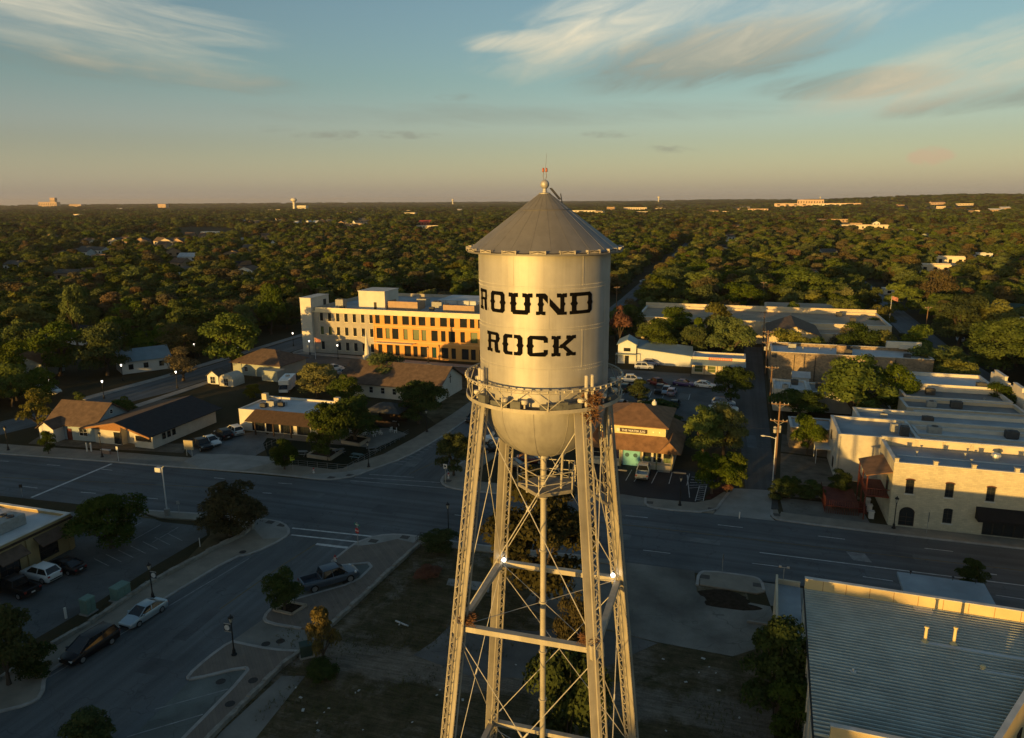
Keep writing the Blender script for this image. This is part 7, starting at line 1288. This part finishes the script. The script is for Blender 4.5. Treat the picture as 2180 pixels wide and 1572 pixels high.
proto('yellow0', LEAF_Y, 50, 4200, .027, lobes=16, base=.2); proto('russet0', LEAF_R, 51, 2400, .034, lobes=12, base=.2)
for k in range(2): proto('bush%d' % k, LEAF_D, 60 + k, 6500, .026, lobes=22, base=.08, bush=True, thick=.016, stems=3)
proto('greenbush0', LEAF, 62, 3000, .038, lobes=14, base=.08, bush=True, thick=.016, stems=3)
proto('palm0', LEAF_D, 63, 3600, .032, lobes=15, base=.12, stems=2)
NTREES = [0]
TREEPOS = []
def tree(kind, x, y, w, h, label, group=None, z=0.0, cat='tree', rot=None):
    NTREES[0] += 1; t = thing({'bush': 'bush', 'greenbush': 'bush'}.get(kind.rstrip('0123456789'), 'tree'), label, cat, (x, y, z), rng.uniform(0, 6.28) if rot is None else rot, group, (w, w, h))
    c, tr = PROTO[kind]; ob('trunk', tr, t); ob('crown', c, t); TREEPOS.append((x, y, w / 2)); return t
def ptree(kind, px, py, wpx, hpx, label, group=None, cat='tree', z=0.0):
    """tree rooted at a surveyed ground point; crown width and height read off the photograph"""
    p = G(px, py); d = (p - Vector((0, 0, CAM_H))); dep = d.dot(_fw); hd = math.hypot(p.x, p.y)
    w = wpx * dep / FOC; dz = hpx * dep / FOC / math.cos(math.atan2(CAM_H, hd)) 
    return tree(kind, p.x, p.y, w * 1.04, max(1.0, dz), label, group, z, cat)
# --- trees one can single out in the photograph
for a in [
 ('dark0', 238, 1166, 160, 112, 'dense dark tree on the kerbed island of the bank car park'), ('dull1', 492, 1140, 168, 112, 'broad dark tree with a few orange leaves beside the corner of the turf verge'),
 ('dark0', 606, 1302, 86, 86, 'round dense tree in the square bed of the brick plaza'), ('yellow0', 690, 1412, 76, 104, 'young yellow leaved tree beside the dark green utility cabinet'),
 ('dull0', 1150, 1285, 268, 240, 'large spreading oak behind the tower legs'), ('dull1', 1232, 1420, 104, 152, 'slim sunlit young oak seen between the right tower legs'),
 ('dark1', 700, 980, 118, 124, 'dark tree in the front patio planter'), ('dark0', 757, 940, 132, 96, 'larger dark tree in the rear patio planter'), ('dark1', 892, 902, 128, 92, 'broad dark tree beside the patio bar'),
 ('oak0', 676, 846, 108, 74, 'sunlit oak behind the patio restaurant roof'), ('oak3', 822, 828, 110, 74, 'sunlit oak standing against the church hall roof'), ('oak2', 735, 862, 76, 66, 'smaller oak between the restaurant and the church hall'), ('yellow0', 538, 850, 44, 30, 'small bright tree behind the white corner of the restaurant'),
 ('dark0', 606, 1001, 62, 64, 'small street tree in a pavement pit before the patio'), ('dark1', 966, 1014, 92, 92, 'small dark street tree at the corner left of the tower leg'), ('dark0', 104, 968, 34, 52, 'thin street tree on the pavement before the cottage'),
 ('yellow0', 82, 915, 72, 82, 'bright yellow green tree behind the blue cottage'), ('oak0', 268, 905, 66, 60, 'small yellowing tree behind the long low chapel'), ('brown0', 390, 812, 76, 70, 'pale brown round tree beside the west street lamp'), ('oak3', 497, 788, 128, 118, 'tall oak above the west street'), ('oak1', 520, 745, 90, 60, 'oak joined to the tall one above the west street'), ('tall0', 578, 712, 66, 104, 'slim yellow green tree left of the white stair tower'),
 ('oak2', 440, 735, 130, 90, 'wide oak behind the blue roofed cottage'), ('tall1', 165, 735, 70, 130, 'tall pale tree before the long ranch house'), ('oak1', 230, 800, 120, 110, 'bushy oak left of the blue roofed cottage'), ('oak0', 60, 790, 110, 110, 'leafy oak at the left edge behind the cargo van'), ('oak2', 10, 830, 120, 110, 'dark leafy oak cut by the left edge'), ('oak3', 130, 800, 120, 110, 'oak beside the sunlit orange roof at far left'),
 ('oak0', 1495, 975, 104, 110, 'dense tree at the right corner of the water shop'), ('oak1', 1540, 968, 96, 104, 'tree beside the alley behind the water shop'), ('oak2', 1515, 1052, 92, 92, 'leafy tree on the mulch bed at the alley mouth'), ('oak3', 1556, 1046, 78, 80, 'sunlit tree leaning over the alley from the mulch bed'), ('russet0', 1547, 1052, 26, 26, 'small russet shrub at the end of the mulch bed'),
 ('dark1', 1555, 858, 92, 80, 'dark tree on the kerbed island of the back car park'), ('bush0', 1362, 858, 54, 48, 'round dark bush in the car park beside the tank'), ('bush1', 1400, 893, 120, 40, 'dark hedge like bush behind the cars of the water shop'), ('dark0', 1340, 905, 60, 46, 'dark tree left of the water shop roof'),
 ('oak1', 1400, 758, 88, 76, 'reddish green tree before the left end of the long tan building'), ('oak0', 1472, 758, 82, 66, 'dark oak before the arched windows of the long tan building'), ('oak2', 1552, 772, 108, 104, 'broad oak before the middle of the long tan building'), ('russet0', 1318, 735, 60, 84, 'russet tree right of the tank shoulder'), ('oak3', 1345, 720, 60, 66, 'small green tree left of the long tan building'), ('oak1', 1862, 722, 72, 44, 'low round tree at the right end of the long tan building'),
 ('oak0', 1815, 900, 178, 142, 'big spreading sunlit oak behind the downtown roofs'), ('oak3', 1898, 890, 100, 112, 'right half of the sunlit oak pair behind the downtown roofs'), ('dark1', 1700, 888, 130, 60, 'low dark thicket before the big sunlit oak'), ('oak2', 1718, 968, 72, 88, 'small tree in the yard of the rubble stone shed'), ('greenbush0', 1672, 796, 44, 34, 'small dark tree beside the little white shed'),
 ('oak2', 1990, 815, 130, 86, 'russet green tree behind the street end of the rubble stone building'), ('oak0', 2030, 842, 110, 78, 'dark street tree beside the white edged shop'), ('dark0', 2120, 905, 96, 90, 'dark tree on the east street near the right edge'), ('oak1', 2130, 800, 150, 120, 'large oak at the right edge above the east street'), ('oak3', 2040, 740, 130, 110, 'oak over the downtown crossing'), ('oak0', 2110, 735, 130, 96, 'oak before the white store at the right edge'), ('tall0', 1965, 800, 70, 70, 'dark tree at the corner of the downtown crossing'),
 ('oak1', 1705, 648, 138, 74, 'prominent round oak lit from the left beyond the long tan building'), ('brown0', 1985, 665, 100, 88, 'bare brownish tree beyond the downtown crossing'), ('brown1', 1500, 655, 70, 70, 'brown half bare tree behind the long tan building'), ('oak3', 2010, 690, 100, 60, 'green oak below the bare brownish tree'), ('dark1', 1680, 1062, 60, 50, 'dark shrubby tree in the bed before the deck'), ('dark0', 1785, 1052, 60, 52, 'low dark tree beside the red timber deck'),
 ('tall1', 1490, 645, 110, 70, 'leafy tree behind the left end of the long tan building'), ('oak0', 1430, 640, 110, 70, 'leafy tree beside the north road'), ('oak2', 1580, 660, 90, 60, 'tree behind the middle of the long tan building'),
]: ptree(a[0], a[1], a[2], a[3], a[4], a[5])
for a in [('bush1', 935, 1172, 84, 46, 'dark rounded shrub at the corner of the vacant lot'), ('bush0', 2063, 1246, 70, 52, 'dark bush showing above the flat canopy'), ('bush0', 1655, 1520, 170, 170, 'tall dark bush along the west wall of the metal roofed hall'), ('bush1', 1690, 1580, 130, 120, 'dark bush at the lower corner of the metal roofed hall'), ('greenbush0', 1672, 1420, 70, 70, 'smaller green bush beside the hall side box'), ('bush1', 1646, 1372, 40, 62, 'narrow bush against the side box of the hall'),
          ('bush0', 195, 1610, 120, 84, 'dark bush at the bottom of the side street'), ('dark1', 20, 1460, 150, 170, 'dark tree at the left edge of the turf verge'), ('bush1', 75, 1440, 90, 70, 'low dark bush beside the turf verge wall'), ('bush1', 1205, 1640, 190, 230, 'large dark bush beneath the tower'), ('bush1', 1660, 1062, 60, 40, 'scrubby bush at the alley mouth bed'), ('bush0', 1725, 1065, 60, 40, 'scrubby bush in the middle of the alley mouth bed'), ('bush1', 690, 1440, 80, 30, 'low dark bush below the yellow leaved tree'), ('russet0', 905, 1232, 74, 24, 'reddish dry shrub in the vacant lot'), ('greenbush0', 168, 860, 30, 26, 'small dark bush on the west street corner')]: ptree(a[0], a[1], a[2], a[3], a[4], a[5], cat='bush')
# --- the woods round the town: nearest ones as trees of their own, the rest one mass
CLEAR += [(-54, -37, 96, 300), (-49, -41, 300, 720), (-136, -115, 92, 310), (47, 61, 90, 290), (53, 68, 300, 400), (-40, 4, 134, 182), (-240, 120, 60, 96), (0, 10, 96, 220), (-118, 60, 256, 280), (-118, -47, 159, 173), (-47, 6, 60, 78), (-62, -40, 0, 80), (-100, -62, 40, 76), (-100, -57, 96, 125), (-44, 6, 40, 76), (8, 50, 96, 172), (-36, 10, 95, 137), (-125, -48, 90, 162), (10, 44, 168, 180), (-40, 10, 178, 202), (-206, -160, 140, 168)]
# ================================================================ far things
r7 = random.Random(77)
H_CR = mat('lit_cream_wall', (.60, .50, .36), .9, .1, .3); H_TN = mat('tan_brick_wall', (.38, .26, .16), .9, .1, .3); H_PK = mat('pinkish_stone_wall', (.50, .36, .26), .9, .1, .1)
def far_at(px, py):
    """ground point on the bearing of px; the distance comes from py, capped for the distant hills"""
    d = _fw + _rt * ((px - IW / 2) / FOC) - _up * ((py - IH / 2) / FOC); hd = math.hypot(d.x, d.y); sl = -d.z / hd
    D = min(7500.0, CAM_H / max(sl, 1e-4)); x, y = d.x / hd, d.y / hd
    for _ in range(12):
        z = hill_h(x * D, y * D); D = min(7500.0, max(300.0, (CAM_H - z) / max(sl, .0012))) * .5 + D * .5
    return Vector((x * D, y * D, hill_h(x * D, y * D)))
def far_house(px, py, w, d, h, rise, wall, roof, label, yaw=0, group='far houses in the woods', cat='house', along='x'):
    p = far_at(px, py); D = math.hypot(p.x, p.y); z = p.z; CLEAR.append((p.x, p.y, max(w, d) * .62))
    L = min(5.0 * D / 41, 260) if D < 3000 else 120; st = max(w * .4, 7)
    for k in range(1, int(L / st) + 1): f = 1 - k * st / D; CLEAR.append((p.x * f, p.y * f, w * .40))
    b = thing('far_house' if cat == 'house' else 'far_building', label, cat, (p.x - w / 2 * math.cos(R(yaw)), p.y - w / 2 * math.sin(R(yaw)), z - .5), R(yaw), group)
    if rise: ws, rf = gable(b, w, d, h, rise, wall, roof, .4, along)
    else: ws, rf = flat(b, w, d, h, wall, roof, .4, .4, False)
    for k in range(max(1, min(10, int(w / 4.5)))):
        mb = MB(); nwin = max(1, min(10, int(w / 4.5))); x = (k + .5) * w / nwin; mb.box(x - w / nwin * .17, x + w / nwin * .17, -.06, -.003, h * .35, h * .75); mb.build('window', GLASS, b)
    return b
for k, (px, py) in enumerate(((182, 521), (242, 520), (258, 519), (268, 521), (335, 521), (352, 522), (366, 520), (378, 522), (430, 508), (300, 520), (404, 508), (330, 500), (340, 494))):
    far_house(px, py, r7.uniform(10, 15), 10, 4.0, r7.uniform(2.5, 3.6), H_CR if k in (1, 4, 5, 6, 0) else H_TN, SH_GR if k % 2 else SH_BR, ['cream gabled house in the far left woods', 'pale house beside it in the far left woods'][0] if k in (0, 1, 4, 5, 6) else 'tan house in the far left woods', r7.uniform(-15, 30), 'houses in the far left woods', along='y' if k % 2 else 'x')
far_house(447, 501, 26, 12, 5, 0, mat('white_shed_wall', (.62, .58, .5), .9, .06, .3), METAL_W, 'long white shed lit by the sun in the left woods', 8, None, 'shed')
for k in range(20):
    px = 515 + k * 14 + r7.uniform(-4, 4); py = 476 + r7.uniform(-4, 5); far_house(px, py, r7.uniform(10, 15), 11, 4.5, r7.uniform(3, 4), r7.choice([H_CR, H_TN, H_TN, SIDING_W]), r7.choice([SH_GR, SH_GR, METAL_W, SH_BR]), 'one of the grey roofed houses of the far left housing estate', r7.uniform(-40, 40), 'houses of the far left estate', along=r7.choice('xy'))
far_house(905, 480, 26, 16, 6, 3, mat('red_roof_wall', (.42, .10, .07), .9, .1, .3), mat('far_red_roof', (.34, .05, .04), .9, .1, .3), 'far building with a bright red roof left of the tank', 0, None, 'building'); far_house(915, 487, 44, 16, 5, 0, H_CR, ROOF_W, 'long cream building below the red roof left of the tank', 3, None, 'building'); far_house(752, 484, 34, 14, 6, 0, H_TN, ROOF_T, 'long tan block among the far left estate', -2, None, 'building')
for px, py, lb in ((170, 545, 'pale roof left among the dark woods'), (398, 556, 'small white roof among the left woods'), (392, 590, 'white gable glimpsed in the left woods'), (25, 575, 'pale house under russet trees at the left edge'), (190, 540, 'long grey roof among the dark left woods')): far_house(px, py, 14 if px != 190 else 34, 9, 3.6, 2.4, SIDING_W, METAL_W if px == 398 else SH_GR, lb, r7.uniform(-20, 20), 'single houses in the left woods')
WL = mat('far_white_wall', (.62, .55, .43), .9, .06, .05); TKW = mat('far_tank_white', (.62, .58, .50), .7, .05, .1)
def far_tank(px, py, top, rad, label, kind='bulb'):
    p = far_at(px, py); z0 = p.z; t = thing('far_water_tower', label, 'water tower', (p.x, p.y, z0), 0, 'far water towers'); mb = MB(); mb.lathe([(rad * .48, 0), (rad * .40, top * .6), (rad * .55, top * .7)], 16); mb.build('shaft', TKW, t, smooth=True); mb = MB(); mb.lathe([(rad * .55, top * .7), (rad, top * .78), (rad, top * .88), (rad * .6, top * .97), (.1, top)], 20); mb.build('tank', TKW, t, smooth=True)
far_tank(627, 449, 62, 15, 'white bulb shaped water tower on the left horizon'); far_tank(964, 436, 60, 12, 'tiny white water tower on the horizon near the tank roof'); far_tank(1402, 429, 62, 12, 'tiny white water tower on the horizon right of the tank'); far_tank(1746, 426, 45, 6, 'thin pale tower above the sandstone complex')
for px, py, w, d, h, wall, lb, yaw in ((642, 448, 52, 24, 24, WL, 'white block beside the bulb shaped water tower', 0), (586, 450, 90, 24, 8, WL, 'long low white building left of the bulb shaped tower', 0), (102, 441, 150, 60, 42, H_PK, 'pinkish castle like block on the far left horizon', 20), (113, 440, 40, 40, 78, H_PK, 'square turret beside the castle like block', 20), (160, 441, 110, 50, 22, H_PK, 'low pinkish building right of the castle like block', 10), (345, 444, 60, 40, 30, H_PK, 'small block on the left horizon', 10),
                                    (1245, 454, 120, 40, 9, WL, 'long white store right of the tank roof', 0), (1300, 450, 30, 30, 16, H_TN, 'square sunlit block right of the long white store', 0), (1352, 449, 90, 30, 13, H_CR, 'pale sunlit block farther right of the tank roof', 0),
                                    (1740, 440, 330, 60, 13, H_PK, 'long sandstone complex on the right horizon', -8), (1725, 437, 110, 50, 24, H_PK, 'upper block of the sandstone complex', -8), (1770, 439, 150, 40, 9, WL, 'pale right wing of the sandstone complex', -8), (1842, 490, 62, 26, 7, H_CR, 'long cream school among the right woods', -6), (1775, 474, 60, 20, 6, H_TN, 'tan low building before the sandstone complex', -6), (1812, 482, 30, 18, 5, H_TN, 'small tan block left of the cream school', -6), (1600, 449, 110, 30, 7, H_PK, 'low pink roofed row in the right middle distance', -5), (1530, 455, 60, 20, 7, H_CR, 'cream block in the right middle distance', 0), (2100, 431, 130, 30, 14, H_PK, 'pale buildings on the wooded right ridge', -20), (2150, 432, 90, 30, 12, H_PK, 'second pale row on the wooded right ridge', -20)):
    far_house(px, py, w, d, h, 0, wall, ROOF_T if wall is not WL else ROOF_W, lb, yaw, 'far pale buildings', 'building')
far_house(1990, 585, 15, 9, 6, 0, mat('white_villa', (.66, .56, .40), .9, .05, .3), ROOF_W, 'white villa lit by the sun in the right woods', -12, None, 'house'); far_house(2022, 566, 16, 9, 6, 0, mat('white_villa', (.66, .56, .40), .9, .05, .3), ROOF_W, 'second white villa higher in the right woods', -12, None, 'house'); far_house(1735, 602, 7, 7, 4, 3, SIDING_G, SH_BR, 'small gabled house in shade above the round oak', 30, None, 'house', 'y'); far_house(1905, 628, 9, 7, 3, 0, WL, ROOF_W, 'tiny white kiosk at the far crossing', 0, None, 'building')
for k in range(34):
    px = r7.choice([r7.uniform(1200, 1660), r7.uniform(660, 1000), r7.uniform(0, 620), r7.uniform(1880, 2180)]); py = r7.uniform(437, 456) if px > 1200 else r7.uniform(443, 462); far_house(px, py, r7.uniform(16, 46), 16, r7.uniform(5, 8), r7.choice([0, 3]), r7.choice([H_CR, H_TN, H_PK, WL]), r7.choice([SH_GR, ROOF_W, SH_BR]), 'one of the tiny sunlit buildings scattered below the horizon', r7.uniform(-30, 30), 'tiny buildings below the horizon', 'building')
for k in range(34):
    px = r7.uniform(20, 620) if k % 3 else r7.uniform(1380, 2160); py = r7.choice([r7.uniform(505, 600), r7.uniform(470, 540)]); far_house(px, py, r7.uniform(8, 14), r7.uniform(7, 10), r7.uniform(3.5, 5), r7.choice([1.8, 2.4, 0]), r7.choice([SIDING_W, H_TN, H_TN, SIDING_G]), r7.choice([SH_GR, SH_DK, SH_GR, SH_BR]), 'one of the roofs half hidden in the left woods' if px < 700 else 'one of the roofs half hidden in the right woods', r7.uniform(-45, 45), 'roofs half hidden in the woods', along=r7.choice('xy'))
# faint open fields far left and right
FIELD = mat('dry_field', (.17, .125, .085), 1, .25, .004, spec=.02)
for px, py, rx, ry in ((180, 447, 520, 260), (420, 444, 700, 300), (700, 442, 500, 260), (240, 540, 46, 9), (1690, 452, 240, 120), (1560, 446, 300, 160), (1960, 446, 300, 130)):
    p = far_at(px, py); mb = MB(); n = 24; V = [(p.x + rx * math.cos(2 * math.pi * i / n) * r7.uniform(.8, 1.1), p.y + ry * math.sin(2 * math.pi * i / n) * r7.uniform(.8, 1.1)) for i in range(n)]
    mb.add([(p.x, p.y, hill_h(p.x, p.y) + .8)] + [(x, y, hill_h(x, y) + .8) for x, y in V], [(0, 1 + i, 1 + (i + 1) % n) for i in range(n)]); setting(mb.build('field', FIELD)); CLEAR.append((p.x, p.y, min(rx, ry) * .9))
sheet('road_far_right', [(2085, 520), (2125, 512), (2240, 540), (2240, 560)], .03, A_LOT)
p = G(2140, 530, 0); CLEAR.append((p.x, p.y, 30)); p = G(2170, 538); CLEAR.append((p.x, p.y, 26))
# ================================================================ the woods
rw = random.Random(5); cand = []
HD = math.degrees(YAW)
for i in range(34000):
    d = 60 * (16.0 ** rw.random()); a = R(rw.uniform(-43, 43)) - YAW; x, y = d * math.sin(a), d * math.cos(a); cand.append((d, x, y))
cand = [(math.hypot(x, y), x, y) for _, x, y in cand]
DISC = {}
for c in CLEAR:
    if len(c) == 3:
        for i in range(int((c[0] - c[2] - 12) // 60), int((c[0] + c[2] + 12) // 60) + 1):
            for j in range(int((c[1] - c[2] - 12) // 60), int((c[1] + c[2] + 12) // 60) + 1): DISC.setdefault((i, j), []).append(c)
BOXES = [c for c in CLEAR if len(c) == 4]
def is_clear(x, y, pad=2.5):
    for c in DISC.get((int(x // 60), int(y // 60)), ()):
        if (x - c[0]) ** 2 + (y - c[1]) ** 2 < (c[2] + pad) ** 2: return False
    for c in BOXES:
        if c[0] - pad < x < c[1] + pad and c[2] - pad < y < c[3] + pad: return False
    return True
cell = {}
for x, y, w in TREEPOS: cell.setdefault((int(x // 10), int(y // 10)), []).append((x, y, w))
def free(x, y, rad):
    ci, cj = int(x // 10), int(y // 10)
    for i in range(ci - 1, ci + 2):
        for j in range(cj - 1, cj + 2):
            for q in cell.get((i, j), ()):
                if (x - q[0]) ** 2 + (y - q[1]) ** 2 < (rad + q[2] * .8) ** 2: return False
    return True
mid = []
for d, x, y in cand:
    if y < 96 or d > 950 or not is_clear(x, y, 3.2): continue
    w = rw.choice([rw.uniform(5, 9), rw.uniform(8, 12), rw.uniform(10, 16)]); rad = w * .31
    if not free(x, y, rad): continue
    cell.setdefault((int(x // 10), int(y // 10)), []).append((x, y, rad)); mid.append((d, x, y, w))
mid.sort()
N_OWN = max(0, 298 - NTREES[0])
def wood_label(x, y, kd):
    az = math.degrees(math.atan2(x, y)) + HD; c = {'oak': 'olive green', 'tall': 'tall green', 'brown': 'brownish', 'dark': 'dark green'}[kd]
    where = 'at the far left' if az < -24 else 'left of the office building' if az < -15 else 'behind the office building' if az < -2 else 'beside the north road' if az < 13 else 'behind the long tan building' if az < 26 else 'beyond the downtown crossing'
    return '%s tree in the thick woods %s' % (c, where)
KW = ['oak'] * 7 + ['tall'] * 2 + ['brown'] * 2 + ['dark']
for d, x, y, w in mid[:N_OWN]:
    kd = rw.choice(KW); tree(kd + str(rw.randrange(4 if kd == 'oak' else 2)), x, y, w, (4.2 + w * .42 + rw.uniform(-1, 1.4)) * (1.2 if kd == 'tall' else 1), wood_label(x, y, kd), 'trees of the surrounding woods')
# the rest: one mass of crowns, instanced on points of one object
LOWS = []
def clump_mesh(M, seed, n, leaf, k):
    """several crowns of different heights grown into each other, in a unit box"""
    r = np.random.RandomState(seed); C = []
    for i in range(k): a, q = r.uniform(0, 6.28), .36 * r.rand() ** .6; C.append((q * math.cos(a), q * math.sin(a), r.uniform(.30, .82), r.uniform(.10, .22)))
    C = np.array(C); per = r.choice(k, n, p=C[:, 3] ** 2 / np.sum(C[:, 3] ** 2)); d = r.normal(size=(n, 3)); d /= np.linalg.norm(d, axis=1)[:, None]; d[:, 2] = np.abs(d[:, 2]) * .9 - .15
    rad = C[per, 3] * r.uniform(.6, 1.15, n); P = np.stack([C[per, 0] + d[:, 0] * rad, C[per, 1] + d[:, 1] * rad, C[per, 2] + d[:, 2] * rad * 1.6], 1); low = r.rand(n) < .3; P[low, 2] *= r.uniform(.2, .9, low.sum()); P[:, 2] = np.clip(P[:, 2], .03, 1.05)
    nr = d + r.normal(size=(n, 3)) * .5; nr[:, 2] += .3; nr /= np.linalg.norm(nr, axis=1)[:, None]; t = np.cross(nr, r.normal(size=(n, 3))); t /= np.linalg.norm(t, axis=1)[:, None]; bb = np.cross(nr, t); s_ = leaf * r.uniform(.6, 1.4, n)[:, None]
    V = np.stack([P - t * s_, P - bb * s_ * .7, P + t * s_, P + bb * s_ * .7], 1); me = bpy.data.meshes.new('wood_crown'); me.vertices.add(n * 4); me.vertices.foreach_set('co', V.reshape(-1)); me.loops.add(n * 4); me.loops.foreach_set('vertex_index', np.arange(n * 4)); me.polygons.add(n); me.polygons.foreach_set('loop_start', np.arange(n) * 4); me.polygons.foreach_set('loop_total', np.full(n, 4)); me.materials.append(M); me.update(); me.validate(); return me
LEAF_W = leaf_mat('wood_leaves', (.054, .082, .019), (.124, .154, .036), (.155, .138, .040), .7)
for k in range(6): LOWS.append(clump_mesh([LEAF_W, LEAF_W, LEAF_W, LEAF, LEAF_B, LEAF_O][k], 90 + k, 2600, .034, [4, 6, 8, 5, 4, 7][k]))
for k in range(2): me, L = crown_mesh('wood_crown', [LEAF_W, LEAF_B][k], 98 + k, 3200, .036, lobes=20, base=.10, hollow=.6, bush=True); LOWS.append(me)
pts = []                                                               # x, y, z, width, height, index
for d, x, y, w in mid[N_OWN:]: pts.append((x, y, 0.0, w, 4.2 + w * .42 + rw.uniform(-1, 1.5), 6 + (rw.random() < .14)))
def scatter(n, d0, d1, a0, a1, w0, w1, h0, h1, pad=3):
    for i in range(n):
        d = math.sqrt(rw.uniform(d0 * d0, d1 * d1)); a = R(rw.uniform(a0, a1)) - YAW; x, y = d * math.sin(a), d * math.cos(a)
        if not is_clear(x, y, pad): continue
        q = math.sin(x * .011 + 2.1 * math.sin(y * .007)) + math.sin(y * .013 + 1.7 * math.sin(x * .009))
        if q < -1.25: continue
        v = rw.random() ** 1.6
        pts.append((x, y, hill_h(x, y), w0 * .7 + (w1 * 1.1 - w0 * .7) * v, h0 * .75 + (h1 * 1.15 - h0 * .75) * (v * .6 + rw.random() * .4), rw.choice([0, 1, 2, 3, 5, 5, 0, 1, 4])))
scatter(13500, 900, 2100, -42, 42, 10, 26, 6.5, 11.5)
scatter(14000, 2050, 4000, -42, 42, 17, 34, 7, 11.5, 10)
scatter(11500, 3900, 8500, -42, 42, 30, 70, 7, 12, 10)
scatter(2600, 8400, 14500, -42, 42, 70, 150, 8, 12, 10)
# unseen woods added behind and beside the viewer, heights shaped to shade the streets
for i in range(6500):
    x, y = rw.uniform(-330, 220), rw.uniform(-420, 95)
    if y > 2 and -66 < x < 34: continue
    az = math.degrees(math.atan2(x, y)) + HD; d = math.hypot(x, y)
    if abs(az) < 41 and y > 42: continue
    if not is_clear(x, y, 3): continue
    u = x + .364 * (100 - y); reach = 168 if -62 < u < -21 else 100
    h = min(13.0, (1.0 if reach == 100 else 1.5) + .0612 * (reach - y)) + rw.uniform(-1.0, .8)
    if 18 < u < 27.5: h = 7.3 + .0612 * (62 - y) + rw.uniform(-.7, .3)
    elif 27.5 <= u < 38: h = 5.4 + .0612 * (62 - y) + rw.uniform(-1.2, .3)
    pts.append((x, y, 0.0, rw.uniform(8, 13), max(4.5, h), 6 if rw.random() < .85 else 7))
def woods():
    P = np.array(pts); me = bpy.data.meshes.new('woods'); me.vertices.add(len(P)); me.vertices.foreach_set('co', P[:, :3].reshape(-1).astype(np.float32)); me.update()
    for nm, a, ty in (('w', P[:, 3], 'FLOAT'), ('h', P[:, 4], 'FLOAT'), ('k', P[:, 5].astype(int), 'INT'), ('r', np.random.RandomState(3).rand(len(P)) * 6.28, 'FLOAT')):
        at = me.attributes.new(nm, ty, 'POINT'); at.data.foreach_set('value', a.astype(np.int32 if ty == 'INT' else np.float32))
    o = ob('woods', me); setting(o, 'stuff'); o['label'] = 'mass of green tree crowns stretching to the horizon'
    coll = bpy.data.collections.new('wood_crowns')
    for i, m_ in enumerate(LOWS): q = bpy.data.objects.new('wood_crown_%d' % i, m_); coll.objects.link(q)
    ng = bpy.data.node_groups.new('woods', 'GeometryNodeTree'); ng.interface.new_socket('Geometry', in_out='INPUT', socket_type='NodeSocketGeometry'); ng.interface.new_socket('Geometry', in_out='OUTPUT', socket_type='NodeSocketGeometry')
    n, l = ng.nodes, ng.links; gi, go = n.new('NodeGroupInput'), n.new('NodeGroupOutput'); ip = n.new('GeometryNodeInstanceOnPoints'); ci = n.new('GeometryNodeCollectionInfo'); ci.inputs['Collection'].default_value = coll; ci.inputs['Separate Children'].default_value = True; ci.inputs['Reset Children'].default_value = True
    def attr(nm, ty): a = n.new('GeometryNodeInputNamedAttribute'); a.data_type = ty; a.inputs['Name'].default_value = nm; return a.outputs['Attribute']
    l.new(gi.outputs[0], ip.inputs['Points']); l.new(ci.outputs[0], ip.inputs['Instance']); ip.inputs['Pick Instance'].default_value = True; l.new(attr('k', 'INT'), ip.inputs['Instance Index'])
    cs = n.new('ShaderNodeCombineXYZ'); w_, h_ = attr('w', 'FLOAT'), attr('h', 'FLOAT'); l.new(w_, cs.inputs[0]); l.new(w_, cs.inputs[1]); l.new(h_, cs.inputs[2]); l.new(cs.outputs[0], ip.inputs['Scale'])
    cr = n.new('ShaderNodeCombineXYZ'); l.new(attr('r', 'FLOAT'), cr.inputs[2]); l.new(cr.outputs[0], ip.inputs['Rotation']); l.new(ip.outputs[0], go.inputs[0])
    md = o.modifiers.new('woods', 'NODES'); md.node_group = ng
woods()
# ground cover: weeds and dry grass tufts on the vacant lot and verge
def weeds():
    r = np.random.RandomState(8); V = []; F = []; n = 0
    def put(x, y, s):
        nonlocal n
        for k in range(5):
            a = r.uniform(0, 6.28); lx, ly = math.cos(a) * s * .5, math.sin(a) * s * .5; h = s * r.uniform(.5, 1.0); V.extend([(x - ly * .12, y + lx * .12, .01), (x + ly * .12, y - lx * .12, .01), (x + lx, y + ly, h)]); F.append((n, n + 1, n + 2)); n += 3
    for i in range(20000):
        x, y = r.uniform(-42, 4), r.uniform(36, 76)
        f = math.sin(x * .55 + math.sin(y * .4) * 2) + math.sin(y * .7 + 1.3 * math.sin(x * .3))
        if f < -.5 + r.uniform(-.6, .9) or x < -40.5 + (y > 68) * 4 or (x < -35.5 and y < 49) or (x > -18 and y > 56.5) or (-23 < x < -3 and 46 < y < 57): continue
        put(x, y, r.uniform(.10, .38))
    for i in range(2500):
        t = r.rand(); px, py = 500 - 400 * t + r.uniform(-16, 16), 1158 + 225 * t + r.uniform(-9, 9); p = G(px, py); put(p.x, p.y, r.uniform(.08, .22))
    me = bpy.data.meshes.new('weeds'); me.from_pydata(V, [], F); me.materials.append(mat('dry_weeds', (.11, .09, .045), 1, .45, .4, col2=(.085, .09, .035), spec=.02)); setting(ob('weeds', me), 'stuff')
weeds()
# ---------------------------------------------------------------- air
def haze():
    mb = MB(); mb.box(-16000, 16000, -1500, 16000, -62, 115); M = bpy.data.materials.new('haze'); M.use_nodes = True; T = NT(M.node_tree); T.n.remove(T.n['Principled BSDF']); v = T.new('ShaderNodeVolumePrincipled'); v.inputs['Color'].default_value = (.92, .86, .80, 1); v.inputs['Density'].default_value = HAZE_D; v.inputs['Anisotropy'].default_value = .3
    T.l.new(v.outputs[0], T.n['Material Output'].inputs['Volume']); setting(mb.build('haze', M), 'stuff')
HAZE_D = 4.2e-5
haze()
